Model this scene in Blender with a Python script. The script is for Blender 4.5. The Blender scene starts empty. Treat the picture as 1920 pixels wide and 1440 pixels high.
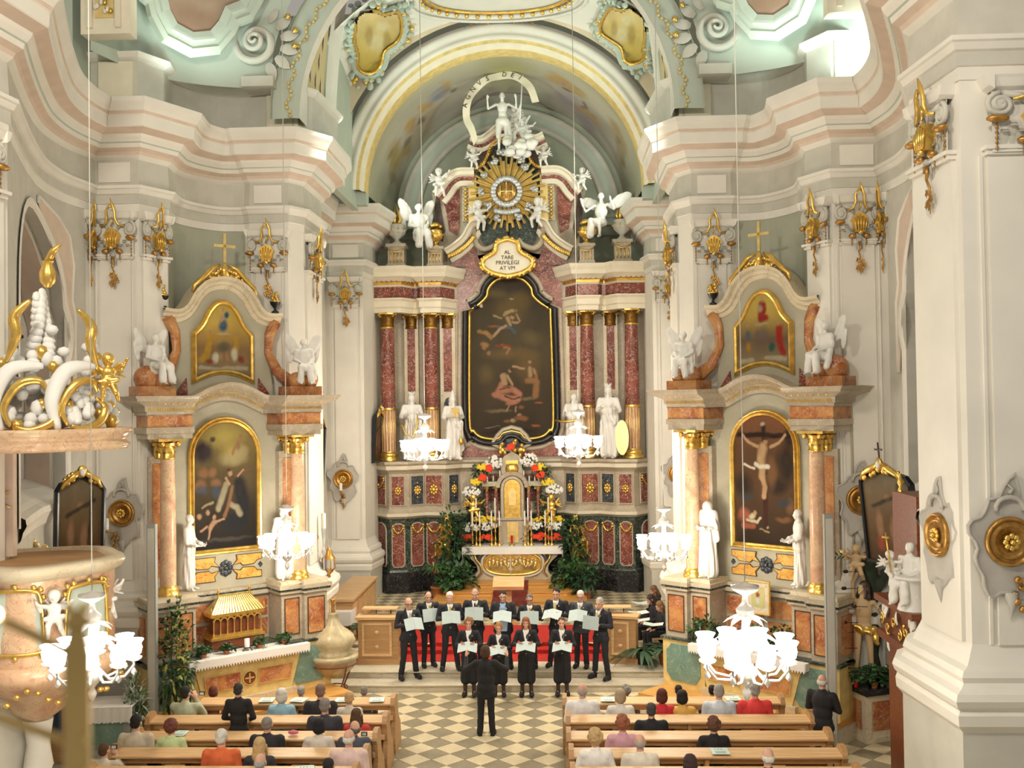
import bpy, bmesh, math, random
import numpy as np
from mathutils import Vector, Matrix
SC = bpy.context.scene
COL = SC.collection
PI = math.pi
random.seed(7)
RNG = np.random.RandomState(3)

# ------------------------------------------------------------------ camera
FPX = 1909.0
CAM = np.array([1.42, 0.0, 6.4])
def cam_axes(yaw, pitch, roll):
    y, p, r = map(math.radians, (yaw, pitch, roll))
    fw = np.array([-math.sin(y)*math.cos(p), math.cos(y)*math.cos(p), math.sin(p)])
    rt = np.array([math.cos(y), math.sin(y), 0.0]); up = np.cross(rt, fw)
    return rt*math.cos(r)-up*math.sin(r), rt*math.sin(r)+up*math.cos(r), fw
RT, UPV, FW = cam_axes(2.4, 1.15, 0.8)
cd = bpy.data.cameras.new('camera'); cam = bpy.data.objects.new('camera', cd); COL.objects.link(cam)
cd.sensor_width = 36.0; cd.lens = 36.0*FPX/1920.0; cd.clip_start = 0.05; cd.clip_end = 200
m = Matrix.Identity(4)
for i, a in enumerate((RT, UPV, -FW)):
    for j in range(3): m[j][i] = a[j]
for j in range(3): m[j][3] = CAM[j]
cam.matrix_world = m
cd.dof.use_dof = True; cd.dof.focus_distance = 23.0; cd.dof.aperture_fstop = 2.0
SC.camera = cam
SC.view_settings.view_transform = 'Standard'; SC.view_settings.look = 'None'
SC.view_settings.gamma = 1.0; SC.view_settings.use_curve_mapping = False
SC.view_settings.exposure = 0.0
SC.cycles.max_bounces = 5; SC.cycles.diffuse_bounces = 3; SC.cycles.glossy_bounces = 2
SC.cycles.transmission_bounces = 2; SC.cycles.sample_clamp_indirect = 4.0; SC.cycles.caustics_reflective = False
SC.cycles.caustics_refractive = False

# ------------------------------------------------------------------ world and lights
w = bpy.data.worlds.new('world'); SC.world = w; w.use_nodes = True
w.node_tree.nodes['Background'].inputs[0].default_value = (1.0, 0.93, 0.82, 1)
w.node_tree.nodes['Background'].inputs[1].default_value = 0.37
def light(kind, name, loc, power, color, size=0.3, target=None, spot=None):
    d = bpy.data.lights.new(name, kind); d.energy = power; d.color = color
    if kind == 'AREA': d.shape = 'DISK'; d.size = size
    else: d.shadow_soft_size = size
    if kind == 'SPOT': d.spot_size = math.radians(spot or 90); d.spot_blend = 0.6
    o = bpy.data.objects.new(name, d); COL.objects.link(o); o.location = loc
    if target is not None:
        o.rotation_euler = (Vector(target)-Vector(loc)).to_track_quat('-Z', 'Y').to_euler()
    return o
CHW = 2.2
WARM = (1.0, 0.86, 0.66); COOL = (0.78, 1.0, 0.9)
# floodlights lying on the cornices (they wash the vaults)
light('SPOT', 'flood_lamp', (7.1, 18.9, 12.75), 330, COOL, 0.2, (7.4, 20.4, 14.2), 95)
light('SPOT', 'flood_lamp', (4.0, 25.6, 12.8), 620, COOL, 0.3, (-1.5, 26.5, 17), 130)
light('SPOT', 'flood_lamp', (-4.0, 25.6, 12.8), 620, COOL, 0.3, (1.5, 26.5, 17), 130)
light('SPOT', 'flood_lamp', (-5.8, 20.3, 12.8), 150, COOL, 0.3, (-5.0, 20.5, 17), 130)
light('SPOT', 'flood_lamp', (5.8, 20.3, 12.8), 150, COOL, 0.3, (5.0, 20.5, 17), 130)
light('SPOT', 'flood_lamp', (3.9, 30.3, 12.8), 240, (0.95, 1, 0.9), 0.3, (-1, 33.6, 15), 120)
light('SPOT', 'flood_lamp', (-3.9, 30.3, 12.8), 240, (0.95, 1, 0.9), 0.3, (1, 33.6, 15), 120)
light('SPOT', 'choir_fill', (-3.3, 22.2, 12.9), 900, (1, 0.92, 0.78), 0.4, (.6, 20.5, 0), 62)  # added fill spot without a fitting, brightens the nave floor
light('SPOT', 'choir_fill', (3.3, 22.2, 12.9), 900, (1, 0.92, 0.78), 0.4, (-.6, 20.5, 0), 62)  # its added twin, also only there to brighten the floor
# added fill lamps without fittings, aimed down the nave at the high altar
light('AREA', 'nave_fill', (-4, 6.5, 12.5), 650, (1, 0.9, 0.74), 1.2, (1, 30, 6))
light('AREA', 'nave_fill', (3, 6.5, 12.5), 360, (1, 0.9, 0.74), 1.2, (-1, 30, 6))
light('SPOT', 'choir_fill', (-3.4, 21.2, 12.9), 1500, (1, 0.93, 0.8), 0.35, (0.5, 31.5, 4.5), 62)
light('SPOT', 'choir_fill', (3.4, 21.2, 12.9), 1500, (1, 0.93, 0.8), 0.35, (-0.5, 32.5, 5.5), 60)

# ------------------------------------------------------------------ pixel picks -> real points
def ray(px, py): return FW + RT*(px-960)/FPX - UPV*(py-720)/FPX
def PY(px, py, Y): d = ray(px, py); return CAM + d*(Y/d[1])
def PZ(px, py, Z): d = ray(px, py); return CAM + d*((Z-CAM[2])/d[2])
def proj(P):
    v = np.array(P)-CAM; return 960+FPX*v@RT/(v@FW), 720-FPX*v@UPV/(v@FW)

# ------------------------------------------------------------------ materials
MATS = {}
def _mat(name):
    mt = bpy.data.materials.new(name); mt.use_nodes = True
    nt = mt.node_tree; b = nt.nodes['Principled BSDF']; MATS[name] = mt
    return mt, nt, b
def coords(nt, scale, rot=(0, 0, 0)):
    tc = nt.nodes.new('ShaderNodeTexCoord'); mp = nt.nodes.new('ShaderNodeMapping')
    mp.inputs['Scale'].default_value = scale if isinstance(scale, tuple) else (scale,)*3
    mp.inputs['Rotation'].default_value = rot
    nt.links.new(tc.outputs['Object'], mp.inputs['Vector']); return mp
def ramp(nt, fac, stops):
    r = nt.nodes.new('ShaderNodeValToRGB'); el = r.color_ramp.elements
    while len(el) < len(stops): el.new(0.5)
    for e, (p, c) in zip(el, stops): e.position = p; e.color = (*c, 1)
    nt.links.new(fac, r.inputs['Fac']); return r
def bump(nt, b, src, s, d=0.02):
    bp = nt.nodes.new('ShaderNodeBump'); bp.inputs['Strength'].default_value = s; bp.inputs['Distance'].default_value = d
    nt.links.new(src, bp.inputs['Height']); nt.links.new(bp.outputs[0], b.inputs['Normal'])
def plain(name, c, rough=0.6, metal=0.0, var=0.12, scale=3.0, spec=0.5, bmp=0.0):
    mt, nt, b = _mat(name)
    n = nt.nodes.new('ShaderNodeTexNoise'); n.inputs['Scale'].default_value = scale; n.inputs['Detail'].default_value = 4
    mp = coords(nt, 1.0); nt.links.new(mp.outputs[0], n.inputs['Vector'])
    lo = tuple(x*(1-var) for x in c); hi = tuple(min(1, x*(1+var)) for x in c)
    r = ramp(nt, n.outputs['Fac'], [(0.3, lo), (0.7, hi)])
    nt.links.new(r.outputs[0], b.inputs['Base Color'])
    b.inputs['Roughness'].default_value = rough; b.inputs['Metallic'].default_value = metal
    b.inputs['Specular IOR Level'].default_value = spec
    if bmp: bump(nt, b, n.outputs['Fac'], bmp)
    return mt
def marble(name, c1, c2, vein, rough=0.25, scale=2.0, veinpos=0.5):
    mt, nt, b = _mat(name)
    mp = coords(nt, 1.0)
    n = nt.nodes.new('ShaderNodeTexNoise'); n.inputs['Scale'].default_value = scale; n.inputs['Detail'].default_value = 6
    n.inputs['Distortion'].default_value = 1.2
    nt.links.new(mp.outputs[0], n.inputs['Vector'])
    r = ramp(nt, n.outputs['Fac'], [(0.32, c1), (0.5, tuple((a+b_)/2 for a, b_ in zip(c1, c2))), (0.66, c2)])
    n2 = nt.nodes.new('ShaderNodeTexNoise'); n2.inputs['Scale'].default_value = scale*1.4; n2.inputs['Detail'].default_value = 7
    n2.inputs['Distortion'].default_value = 2.0
    mp2 = coords(nt, 1.3, (0.5, 0.4, 0.9)); nt.links.new(mp2.outputs[0], n2.inputs['Vector'])
    r2 = ramp(nt, n2.outputs['Fac'], [(veinpos-0.02, (0, 0, 0)), (veinpos, (1, 1, 1)), (veinpos+0.02, (0, 0, 0))])
    mx = nt.nodes.new('ShaderNodeMixRGB'); mx.inputs[2].default_value = (*vein, 1)
    nt.links.new(r2.outputs[0], mx.inputs[0]); nt.links.new(r.outputs[0], mx.inputs[1])
    nt.links.new(mx.outputs[0], b.inputs['Base Color']); b.inputs['Roughness'].default_value = rough; b.inputs['Specular IOR Level'].default_value = .32
    return mt
def wood(name, c1, c2, rough=0.5, sc=(1.2, 14, 14)):
    mt, nt, b = _mat(name); mp = coords(nt, sc)
    n = nt.nodes.new('ShaderNodeTexNoise'); n.inputs['Scale'].default_value = 1.5; n.inputs['Detail'].default_value = 5
    nt.links.new(mp.outputs[0], n.inputs['Vector'])
    r = ramp(nt, n.outputs['Fac'], [(0.3, c1), (0.7, c2)]); nt.links.new(r.outputs[0], b.inputs['Base Color'])
    b.inputs['Roughness'].default_value = rough; bump(nt, b, n.outputs['Fac'], 0.1, 0.01); return mt
def emit(name, c, s):
    mt, nt, b = _mat(name); b.inputs['Base Color'].default_value = (*c, 1)
    b.inputs['Emission Color'].default_value = (*c, 1); b.inputs['Emission Strength'].default_value = s; return mt
def painted(name, rough=0.4):
    mt, nt, b = _mat(name); a = nt.nodes.new('ShaderNodeAttribute'); a.attribute_name = 'paint'
    nt.links.new(a.outputs['Color'], b.inputs['Base Color']); b.inputs['Roughness'].default_value = rough; b.inputs['Specular IOR Level'].default_value = .2; return mt

plain('white', (0.80, 0.765, 0.69), 0.7, var=0.05, scale=1.2)
plain('ivory', (0.80, 0.73, 0.58), 0.7, var=0.05)
plain('shadegold', (.22, .11, .02), .4, .7, var=.3)  # gold darkened to paint the shade between the capital leaves
plain('pink', (0.69, 0.555, 0.45), 0.75, var=0.07)
plain('mint', (0.50, 0.56, 0.48), 0.75, var=0.06, scale=1.0)
plain('greygreen', (0.36, 0.39, 0.30), 0.8, var=0.12, scale=0.8)
plain('nichegreen', (0.42, 0.43, 0.34), 0.8, var=0.12, scale=0.7)
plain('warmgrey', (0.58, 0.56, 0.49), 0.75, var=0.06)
plain('stuccogrey', (0.42, 0.41, 0.38), 0.8, var=0.15, scale=6)
plain('statue', (0.80, 0.78, 0.74), 0.45, var=0.04)
plain('silver', (0.62, 0.64, 0.66), 0.35, 0.5, var=0.15, scale=9)
plain('gold', (0.85, 0.55, 0.14), 0.30, 0.85, var=0.2, scale=8, bmp=0.3)
plain('goldpale', (0.88, 0.66, 0.26), 0.35, 0.6, var=0.12, scale=8)
plain('golddark', (0.50, 0.27, 0.07), 0.38, 0.8, var=0.3, scale=12, bmp=0.3)
plain('ochre', (0.72, 0.55, 0.22), 0.6, var=0.15, scale=5)
marble('redmarble', (0.13, 0.03, 0.022), (0.30, 0.095, 0.065), (0.62, 0.46, 0.40), 0.22, 2.2)
marble('greymarble', (0.40, 0.33, 0.24), (0.52, 0.45, 0.34), (0.60, 0.54, 0.44), 0.35, 1.5)
marble('creammarble', (0.60, 0.50, 0.34), (0.70, 0.62, 0.46), (0.5, 0.42, 0.30), 0.35, 1.0)
marble('greenmarble', (0.018, 0.028, 0.022), (0.05, 0.068, 0.054), (0.3, 0.33, 0.28), 0.25, 3.0)
marble('blackmarble', (0.008, 0.008, 0.009), (0.02, 0.02, 0.022), (0.10, 0.10, 0.10), 0.2, 2.0)
marble('bluemarble', (0.015, 0.02, 0.03), (0.05, 0.06, 0.075), (0.3, 0.3, 0.3), 0.25, 5)
marble('yellowmarble', (0.62, 0.30, 0.05), (0.80, 0.52, 0.14), (0.42, 0.12, 0.04), 0.3, 2.6)
marble('flamemarble', (0.32, 0.08, 0.03), (0.64, 0.33, 0.11), (0.62, 0.40, 0.35), 0.28, 2.2)
marble('pinkmarble', (0.62, 0.34, 0.22), (0.78, 0.58, 0.36), (0.55, 0.28, 0.20), 0.22, 2.0)
marble('tealmarble', (0.14, 0.25, 0.21), (0.22, 0.34, 0.28), (0.3, 0.42, 0.36), 0.35, 2)
marble('lighttile', (0.62, 0.52, 0.33), (0.74, 0.65, 0.45), (0.55, 0.46, 0.30), 0.32, 1.3)
marble('darktile', (0.25, 0.21, 0.14), (0.34, 0.30, 0.21), (0.22, 0.19, 0.13), 0.32, 1.3)
marble('stone', (0.56, 0.50, 0.38), (0.66, 0.60, 0.48), (0.5, 0.44, 0.33), 0.5, 1.0)
wood('pine', (0.60, 0.36, 0.16), (0.76, 0.52, 0.28), 0.45)
wood('pinedark', (0.30, 0.16, 0.06), (0.42, 0.25, 0.11), 0.5)
wood('honeywood', (0.55, 0.26, 0.06), (0.70, 0.38, 0.11), 0.35)
wood('oak', (0.40, 0.22, 0.09), (0.52, 0.31, 0.14), 0.5)
wood('mahogany', (0.12, 0.028, 0.010), (0.24, 0.065, 0.022), 0.4)
wood('darkwood', (0.04, 0.02, 0.012), (0.09, 0.05, 0.03), 0.4)
plain('blackframe', (0.012, 0.014, 0.018), 0.3, var=0.2)
plain('iron', (0.05, 0.025, 0.02), 0.5, 0.4, var=0.2)
plain('blackcloth', (0.012, 0.012, 0.014), 0.85, var=0.25, scale=6)
plain('navycloth', (0.018, 0.022, 0.032), 0.85, var=0.2, scale=6)
plain('linen', (0.86, 0.84, 0.80), 0.8, var=0.04)
plain('paper', (0.62, 0.70, 0.68), 0.7, var=0.03)
plain('bookcover', (0.42, 0.50, 0.50), 0.7, var=0.05)
plain('papermint', (0.66, 0.82, 0.74), 0.7, var=0.03)
plain('carpet', (0.42, 0.018, 0.012), 0.95, var=0.25, scale=20, bmp=0.4)
plain('oldcarpet', (0.16, 0.025, 0.015), 0.95, var=0.4, scale=9)
plain('leaf', (0.045, 0.12, 0.03), 0.5, var=0.35, scale=6)
plain('leafdark', (0.02, 0.06, 0.025), 0.45, var=0.35, scale=6)
plain('leafyellow', (0.36, 0.34, 0.07), 0.5, var=0.35, scale=6)
plain('petalwhite', (0.85, 0.85, 0.80), 0.6)
plain('petalyellow', (0.85, 0.62, 0.03), 0.6)
plain('petalred', (0.75, 0.05, 0.01), 0.6)
plain('terracotta', (0.50, 0.17, 0.06), 0.7)
plain('greypaint', (0.33, 0.34, 0.32), 0.6, var=0.03)
plain('wax', (0.88, 0.85, 0.78), 0.5, var=0.02)
plain('flesh', (0.62, 0.44, 0.24), 0.5, var=0.06)
plain('bark', (0.035, 0.05, 0.03), 0.8, var=0.3, scale=8)
plain('night', (0.008, 0.010, 0.016), 0.5, var=0.3, scale=1.5, spec=.15)
plain('fontstone', (0.50, 0.42, 0.26), 0.25, var=0.3, scale=4)
plain('redglass', (0.6, 0.01, 0.01), 0.2)
plain('brass', (0.62, 0.43, 0.16), 0.3, 0.8, var=0.15)
plain('peach', (.72, .60, .44), .75, var=.06)
marble('altarstone', (.40, .37, .27), (.50, .46, .35), (.44, .40, .30), .45, 1.2)
plain('sconcegrey', (.50, .47, .42), .8, var=.1)
plain('lattice', (.70, .58, .30), .7, var=.06)
painted('picture', 0.75); painted('fresco', 0.8)
emit('bulb', (1.0, 0.96, 0.86), 30.0)
emit('bulbdim', (1.0, 0.9, 0.7), 7.0)
mt, nt, b = _mat('crystal'); b.inputs['Base Color'].default_value = (0.95, 0.93, 0.88, 1); b.inputs['Roughness'].default_value = 0.08
b.inputs['Transmission Weight'].default_value = 0.55; b.inputs['IOR'].default_value = 1.4
mt, nt, b = _mat('glow'); b.inputs['Base Color'].default_value = (1, 0.97, 0.9, 1); b.inputs['Emission Color'].default_value = (1, 0.95, 0.84, 1); b.inputs['Emission Strength'].default_value = 2.2  # emission imitates lamp glare on the leaf crown, which holds no bulb
def cloth(rgb, name=None):
    n = name or 'cloth_%d_%d_%d' % tuple(int(c*999) for c in rgb)
    return n if n in MATS and True else (plain(n, rgb, 0.85, var=0.10, scale=8) and n)

# ------------------------------------------------------------------ mesh builder
class MB:
    def __init__(s): s.v = []; s.f = []; s.m = []; s.sm = []
    def add(s, vs, fs, mi=0, smooth=False):
        o = len(s.v); s.v.extend([tuple(map(float, p)) for p in vs])
        for k, f in enumerate(fs):
            s.f.append([o+i for i in f]); s.m.append(mi if isinstance(mi, int) else mi[k]); s.sm.append(smooth)
    def box(s, x0, x1, y0, y1, z0, z1, mi=0):
        v = [(x0,y0,z0),(x1,y0,z0),(x1,y1,z0),(x0,y1,z0),(x0,y0,z1),(x1,y0,z1),(x1,y1,z1),(x0,y1,z1)]
        s.add(v, [(0,3,2,1),(4,5,6,7),(0,1,5,4),(1,2,6,5),(2,3,7,6),(3,0,4,7)], mi)
    def prism(s, out, y0, y1, mi=0, side=None):        # outline in x,z extruded along y (y0 front, y1 back)
        n = len(out); v = [(x, y0, z) for x, z in out]+[(x, y1, z) for x, z in out]
        s.add(v, [tuple(range(n)), tuple(range(2*n-1, n-1, -1))]+[(i, i+n, (i+1) % n+n, (i+1) % n) for i in range(n)],
              [mi, mi]+[mi if side is None else side]*n)
    def slab(s, out, z0, z1, mi=0, side=None):         # outline in x,y extruded along z
        n = len(out); v = [(x, y, z1) for x, y in out]+[(x, y, z0) for x, y in out]
        s.add(v, [tuple(range(n)), tuple(range(2*n-1, n-1, -1))]+[(i, i+n, (i+1) % n+n, (i+1) % n) for i in range(n)],
              [mi, mi]+[mi if side is None else side]*n)
    def lathe(s, prof, c=(0, 0, 0), n=16, mi=0, sx=1, sy=1, smooth=True, flute=None, a0=0, a1=2*PI):
        full = abs(a1-a0-2*PI) < 1e-6; k = n if full else n+1; v = []
        for r, z in prof:
            for i in range(k):
                a = a0+(a1-a0)*i/n; q = r*(1 if flute is None else flute(a, z))
                v.append((c[0]+sx*q*math.cos(a), c[1]+sy*q*math.sin(a), c[2]+z))
        fs = []; 
        for j in range(len(prof)-1):
            for i in range(n):
                i2 = (i+1) % k; fs.append((j*k+i, j*k+i2, (j+1)*k+i2, (j+1)*k+i))
        s.add(v, fs, mi, smooth)
        if full:
            if prof[0][0] > 1e-4: s.add(v[:k], [tuple(range(k-1, -1, -1))], mi)
            if prof[-1][0] > 1e-4: s.add(v[-k:], [tuple(range(k))], mi)
    def ball(s, c, r, mi=0, n=10, m_=6, sq=(1, 1, 1)):
        if isinstance(r, (int, float)): r = (r, r, r)
        v = [(c[0], c[1], c[2]-r[2])]; fs = []
        for j in range(1, m_):
            t = -PI/2+PI*j/m_
            for i in range(n):
                a = 2*PI*i/n; v.append((c[0]+r[0]*math.cos(t)*math.cos(a), c[1]+r[1]*math.cos(t)*math.sin(a), c[2]+r[2]*math.sin(t)))
        v.append((c[0], c[1], c[2]+r[2])); L = len(v)-1
        for i in range(n):
            i2 = (i+1) % n; fs.append((0, 1+i2, 1+i)); fs.append((L, L-n+i, L-n+i2))
            for j in range(m_-2): fs.append((1+j*n+i, 1+j*n+i2, 1+(j+1)*n+i2, 1+(j+1)*n+i))
        s.add(v, fs, mi, True)
    def tube(s, pts, r, mi=0, n=6, cap=True, flat=None):
        P = [np.array(p, float) for p in pts]; k = len(P)
        R = r if hasattr(r, '__len__') else [r]*k
        T = [P[min(i+1, k-1)]-P[max(i-1, 0)] for i in range(k)]
        T = [t/(np.linalg.norm(t)+1e-9) for t in T]
        up = np.array((0, 0, 1.)) if abs(T[0][2]) < 0.9 else np.array((0, 1., 0))
        N = np.cross(T[0], up); N /= np.linalg.norm(N); v = []
        for i in range(k):
            N = N-T[i]*(N@T[i]); nn = np.linalg.norm(N); N = N/nn if nn > 1e-6 else np.array((1., 0, 0)); B = np.cross(T[i], N)
            for j in range(n):
                a = 2*PI*j/n; v.append(P[i]+R[i]*(math.cos(a)*N+(flat or 1)*math.sin(a)*B))
        fs = [(i*n+j, i*n+(j+1) % n, (i+1)*n+(j+1) % n, (i+1)*n+j) for i in range(k-1) for j in range(n)]
        if cap: fs += [tuple(range(n-1, -1, -1)), tuple(range((k-1)*n, k*n))]
        s.add(v, fs, mi, True)
    def sweep(s, path, prof, fn, closed=False, smooth=False):
        """path: 2-D points; prof: (offset to the right of travel, h, material); fn(p2, h) -> 3-D"""
        P = [np.array(p, float) for p in path]; k = len(P); v = []
        nrm = []
        for i in range(k):
            a = P[(i-1) % k] if (closed or i > 0) else None; c = P[(i+1) % k] if (closed or i < k-1) else None
            d = []
            for q0, q1 in ((a, P[i]), (P[i], c)):
                if q0 is None or q1 is None: continue
                t = q1-q0; L = np.linalg.norm(t)
                if L > 1e-9: t = t/L; d.append(np.array((t[1], -t[0])))
            if len(d) == 2:
                b_ = d[0]+d[1]; L = np.linalg.norm(b_)
                if L < 0.2: b_ = d[0]; sc_ = 1
                else: b_ = b_/L; sc_ = 1/max(0.45, b_@d[0])
                nrm.append(b_*sc_)
            else: nrm.append(d[0])
        q = len(prof)
        for i in range(k):
            for pr in prof: v.append(fn(P[i]+nrm[i]*pr[0], pr[1]))
        fs = []; ms = []
        for i in range(k if closed else k-1):
            i2 = (i+1) % k
            for j in range(q-1):
                fs.append((i*q+j, i2*q+j, i2*q+j+1, i*q+j+1)); ms.append(prof[j+1][2] if len(prof[j+1]) > 2 else 0)
        s.add(v, fs, ms, smooth)
    def run(s, path, prof, closed=False): s.sweep(path, prof, lambda p, h: (p[0], p[1], h), closed)
    def frame(s, out, prof, y0, closed=True, smooth=False): s.sweep(out, prof, lambda p, h: (p[0], y0-h, p[1]), closed, smooth)
    def xf(s, M, start=0):
        for i in range(start, len(s.v)): s.v[i] = tuple(M @ Vector(s.v[i]))
    def mesh(s, name, mats):
        me = bpy.data.meshes.new(name); me.from_pydata(s.v, [], s.f)
        for n in mats: me.materials.append(MATS[n])
        me.polygons.foreach_set('material_index', s.m); me.polygons.foreach_set('use_smooth', s.sm)
        me.validate(); me.update(); return me
    def build(s, name, mats, parent=None, loc=None):
        if isinstance(mats, str): mats = [mats]
        return put(name, s.mesh(name, mats), parent, loc)
def put(name, me, parent=None, loc=None, rz=None, mats=None):
    o = bpy.data.objects.new(name, me); COL.objects.link(o)
    if parent is not None: o.parent = parent
    if loc is not None: o.location = loc
    if rz is not None: o.rotation_euler = (0, 0, rz)
    if mats:
        for i, n in enumerate(mats):
            o.material_slots[i].link = 'OBJECT'; o.material_slots[i].material = MATS[n]
    return o
def thing(name, label, cat, loc=(0, 0, 0), rz=0, group=None, scale=None):
    o = bpy.data.objects.new(name, None); COL.objects.link(o); o.location = loc; o.rotation_euler = (0, 0, rz)
    o.empty_display_size = 0.1
    if scale: o.scale = (scale,)*3 if not isinstance(scale, tuple) else scale
    return tag(o, label, cat, group)
def tag(o, label, cat, group=None, kind=None):
    if label: o['label'] = label
    if cat: o['category'] = cat
    if group: o['group'] = group
    if kind: o['kind'] = kind
    return o
def struct(o): o['kind'] = 'structure'; return o
def stuff(o): o['kind'] = 'stuff'; return o
def copy_tree(o, label=None, parent=None, loc=None, rz=None):
    c = o.copy(); COL.objects.link(c)
    if parent is not None: c.parent = parent
    if label: c['label'] = label
    if loc is not None: c.location = loc
    if rz is not None: c.rotation_euler = (0, 0, rz)
    for ch in list(o.children): copy_tree(ch, None, c)
    return c
def arc(cx, cz, r, a0, a1, n=16, rz=None):
    return [(cx+r*math.cos(math.radians(a0+(a1-a0)*i/n)), cz+(rz or r)*math.sin(math.radians(a0+(a1-a0)*i/n))) for i in range(n+1)]
def smooth2(pts, n=6, closed=False):                   # Catmull-Rom through 2-D points
    P = [np.array(p, float) for p in pts]; k = len(P); out = []
    for i in range(k if closed else k-1):
        g = lambda j: P[j % k] if closed else P[min(max(j, 0), k-1)]
        a, b_, c, d = g(i-1), g(i), g(i+1), g(i+2)
        for t in np.arange(n)/n:
            out.append(tuple(0.5*((2*b_)+(-a+c)*t+(2*a-5*b_+4*c-d)*t*t+(-a+3*b_-3*c+d)*t**3)))
    if not closed: out.append(tuple(P[-1]))
    return out
def mirror(half):                                       # closed outline from its right half listed bottom to top
    return [(x, z) for x, z in half]+[(-x, z) for x, z in reversed(half) if abs(x) > 1e-6]
class Frame:                                            # local frame of a facade: x along it, y into the wall, z up
    def __init__(s, o, deg): s.o = np.array(o, float); a = math.radians(deg); s.a = a; s.u = np.array((math.cos(a), math.sin(a), 0)); s.n = np.array((-math.sin(a), math.cos(a), 0))
    def L(s, px, py, y=0.0):
        d = ray(px, py); t = (y-(CAM-s.o)@s.n)/(d@s.n); p = CAM+d*t-s.o; return (float(p@s.u), float(p[2]))
    def W(s, x, y, z): return s.o+s.u*x+s.n*y+np.array((0, 0, z))
# ================================================================== FIGURES (bodies and statues grown into one surface)
TMP = bpy.data.scenes.new('tmp')
def cap_ring(mb, p0, p1, r0, r1, n=9, fl=1.0):
    p0, p1 = np.array(p0, float), np.array(p1, float); d = p1-p0; L = np.linalg.norm(d)
    if L < 1e-6: mb.ball(tuple(p0), r0, 0, n, 6); return
    d /= L; pts = []; rr = []
    for t in (-.95, -.7, -.35, 0): pts.append(p0+d*r0*t); rr.append(r0*math.sqrt(1-t*t))
    for t in (0, .35, .7, .95): pts.append(p1+d*r1*t); rr.append(r1*math.sqrt(1-t*t))
    mb.tube(pts, rr, 0, n)
def blob(parts, vox, it=3, folds=None, name='figure', M=None):
    mb = MB()
    for p in parts:
        if p[0] == 'c': cap_ring(mb, *p[1:])
        elif p[0] == 'e':
            s0 = len(mb.v); mb.ball((0, 0, 0), p[2], 0, 14, 9)
            R = Matrix.Translation(Vector(p[1])) @ (p[3] if len(p) > 3 else Matrix.Identity(4)); mb.xf(R, s0)
        elif p[0] == 'm': mb.add(*p[1])
    me = bpy.data.meshes.new('t'); me.from_pydata(mb.v, [], mb.f)
    o = bpy.data.objects.new('t', me); TMP.collection.objects.link(o)
    r = o.modifiers.new('r', 'REMESH'); r.mode = 'VOXEL'; r.voxel_size = vox; r.adaptivity = 0
    if it: s_ = o.modifiers.new('s', 'SMOOTH'); s_.factor = .5; s_.iterations = it
    vl = TMP.view_layers[0]; vl.update(); dg = vl.depsgraph
    out = bpy.data.meshes.new_from_object(o.evaluated_get(dg)); out.name = name
    bpy.data.objects.remove(o); bpy.data.meshes.remove(me)
    if folds:
        k = len(out.vertices); co = np.empty(k*3); no = np.empty(k*3); out.vertices.foreach_get('co', co); out.vertices.foreach_get('normal', no)
        co = co.reshape(-1, 3); no = no.reshape(-1, 3); co = co+no*folds(co)[:, None]; out.vertices.foreach_set('co', co.ravel())
    out.polygons.foreach_set('use_smooth', [True]*len(out.polygons)); out.materials.clear(); out.materials.append(None); out.update(); return out
def Rx(a): return Matrix.Rotation(math.radians(a), 4, 'X')
def Rz(a): return Matrix.Rotation(math.radians(a), 4, 'Z')
def Ry(a): return Matrix.Rotation(math.radians(a), 4, 'Y')
def tf(parts, M):
    out = []
    for p in parts:
        if p[0] == 'c': out.append(('c', tuple(M @ Vector(p[1])), tuple(M @ Vector(p[2])), *p[3:]))
        elif p[0] == 'e':
            loc = M @ Vector(p[1]); R = M.to_3x3().to_4x4() @ (p[3] if len(p) > 3 else Matrix.Identity(4)); out.append(('e', tuple(loc), p[2], R))
    return out
def headM(J): return Matrix.Translation(Vector(J['neck'])) @ Rz(J.get('hyaw', 0)) @ Rx(J.get('nod', 0)) @ Ry(J.get('tilt', 0))
def head_parts():                                      # origin at the neck root, face towards -y
    P = [('e', (0, .008, .165), (.074, .094, .092)), ('e', (0, -.025, .10), (.054, .062, .065)), ('c', (0, 0, -.04), (0, .0, .08), .058, .052),
         ('c', (0, -.088, .15), (0, -.108, .115), .010, .016), ('e', (0, -.082, .055), (.024, .018, .018)), ('c', (-.035, -.078, .172), (.035, -.078, .172), .012, .012),
         ('c', (-.02, -.088, .085), (.02, -.088, .085), .008, .008)]
    for s in (1, -1): P += [('e', (s*.078, .01, .13), (.012, .022, .034)), ('e', (s*.04, -.062, .11), (.02, .02, .022))]
    return P
def hand_parts(w, d, n, s, curl=.5):                   # w wrist, d finger direction, n palm normal (towards which fingers curl)
    w, d, n = Vector(w), Vector(d).normalized(), Vector(n).normalized(); c = d.cross(n).normalized(); P = []
    P.append(('c', tuple(w), tuple(w+d*.035), .026, .030)); P.append(('c', tuple(w+d*.05-c*.02), tuple(w+d*.05+c*.02), .022, .022))
    for i, (o, L) in enumerate(((-.033, .062), (-.011, .072), (.011, .068), (.033, .052))):
        a = w+d*.075+c*o; b_ = a+d*L*.55+n*L*.25*curl; e = b_+d*L*.4*(1-curl)+n*L*.6*curl
        P += [('c', tuple(a), tuple(b_), .0095, .009), ('c', tuple(b_), tuple(e), .009, .008)]
    a = w+d*.02-c*.03*s; b_ = a-c*s*.03+d*.03+n*.015; e = b_+d*.028+n*.012
    P += [('c', tuple(a), tuple(b_), .013, .011), ('c', tuple(b_), tuple(e), .011, .009)]
    return P
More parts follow.
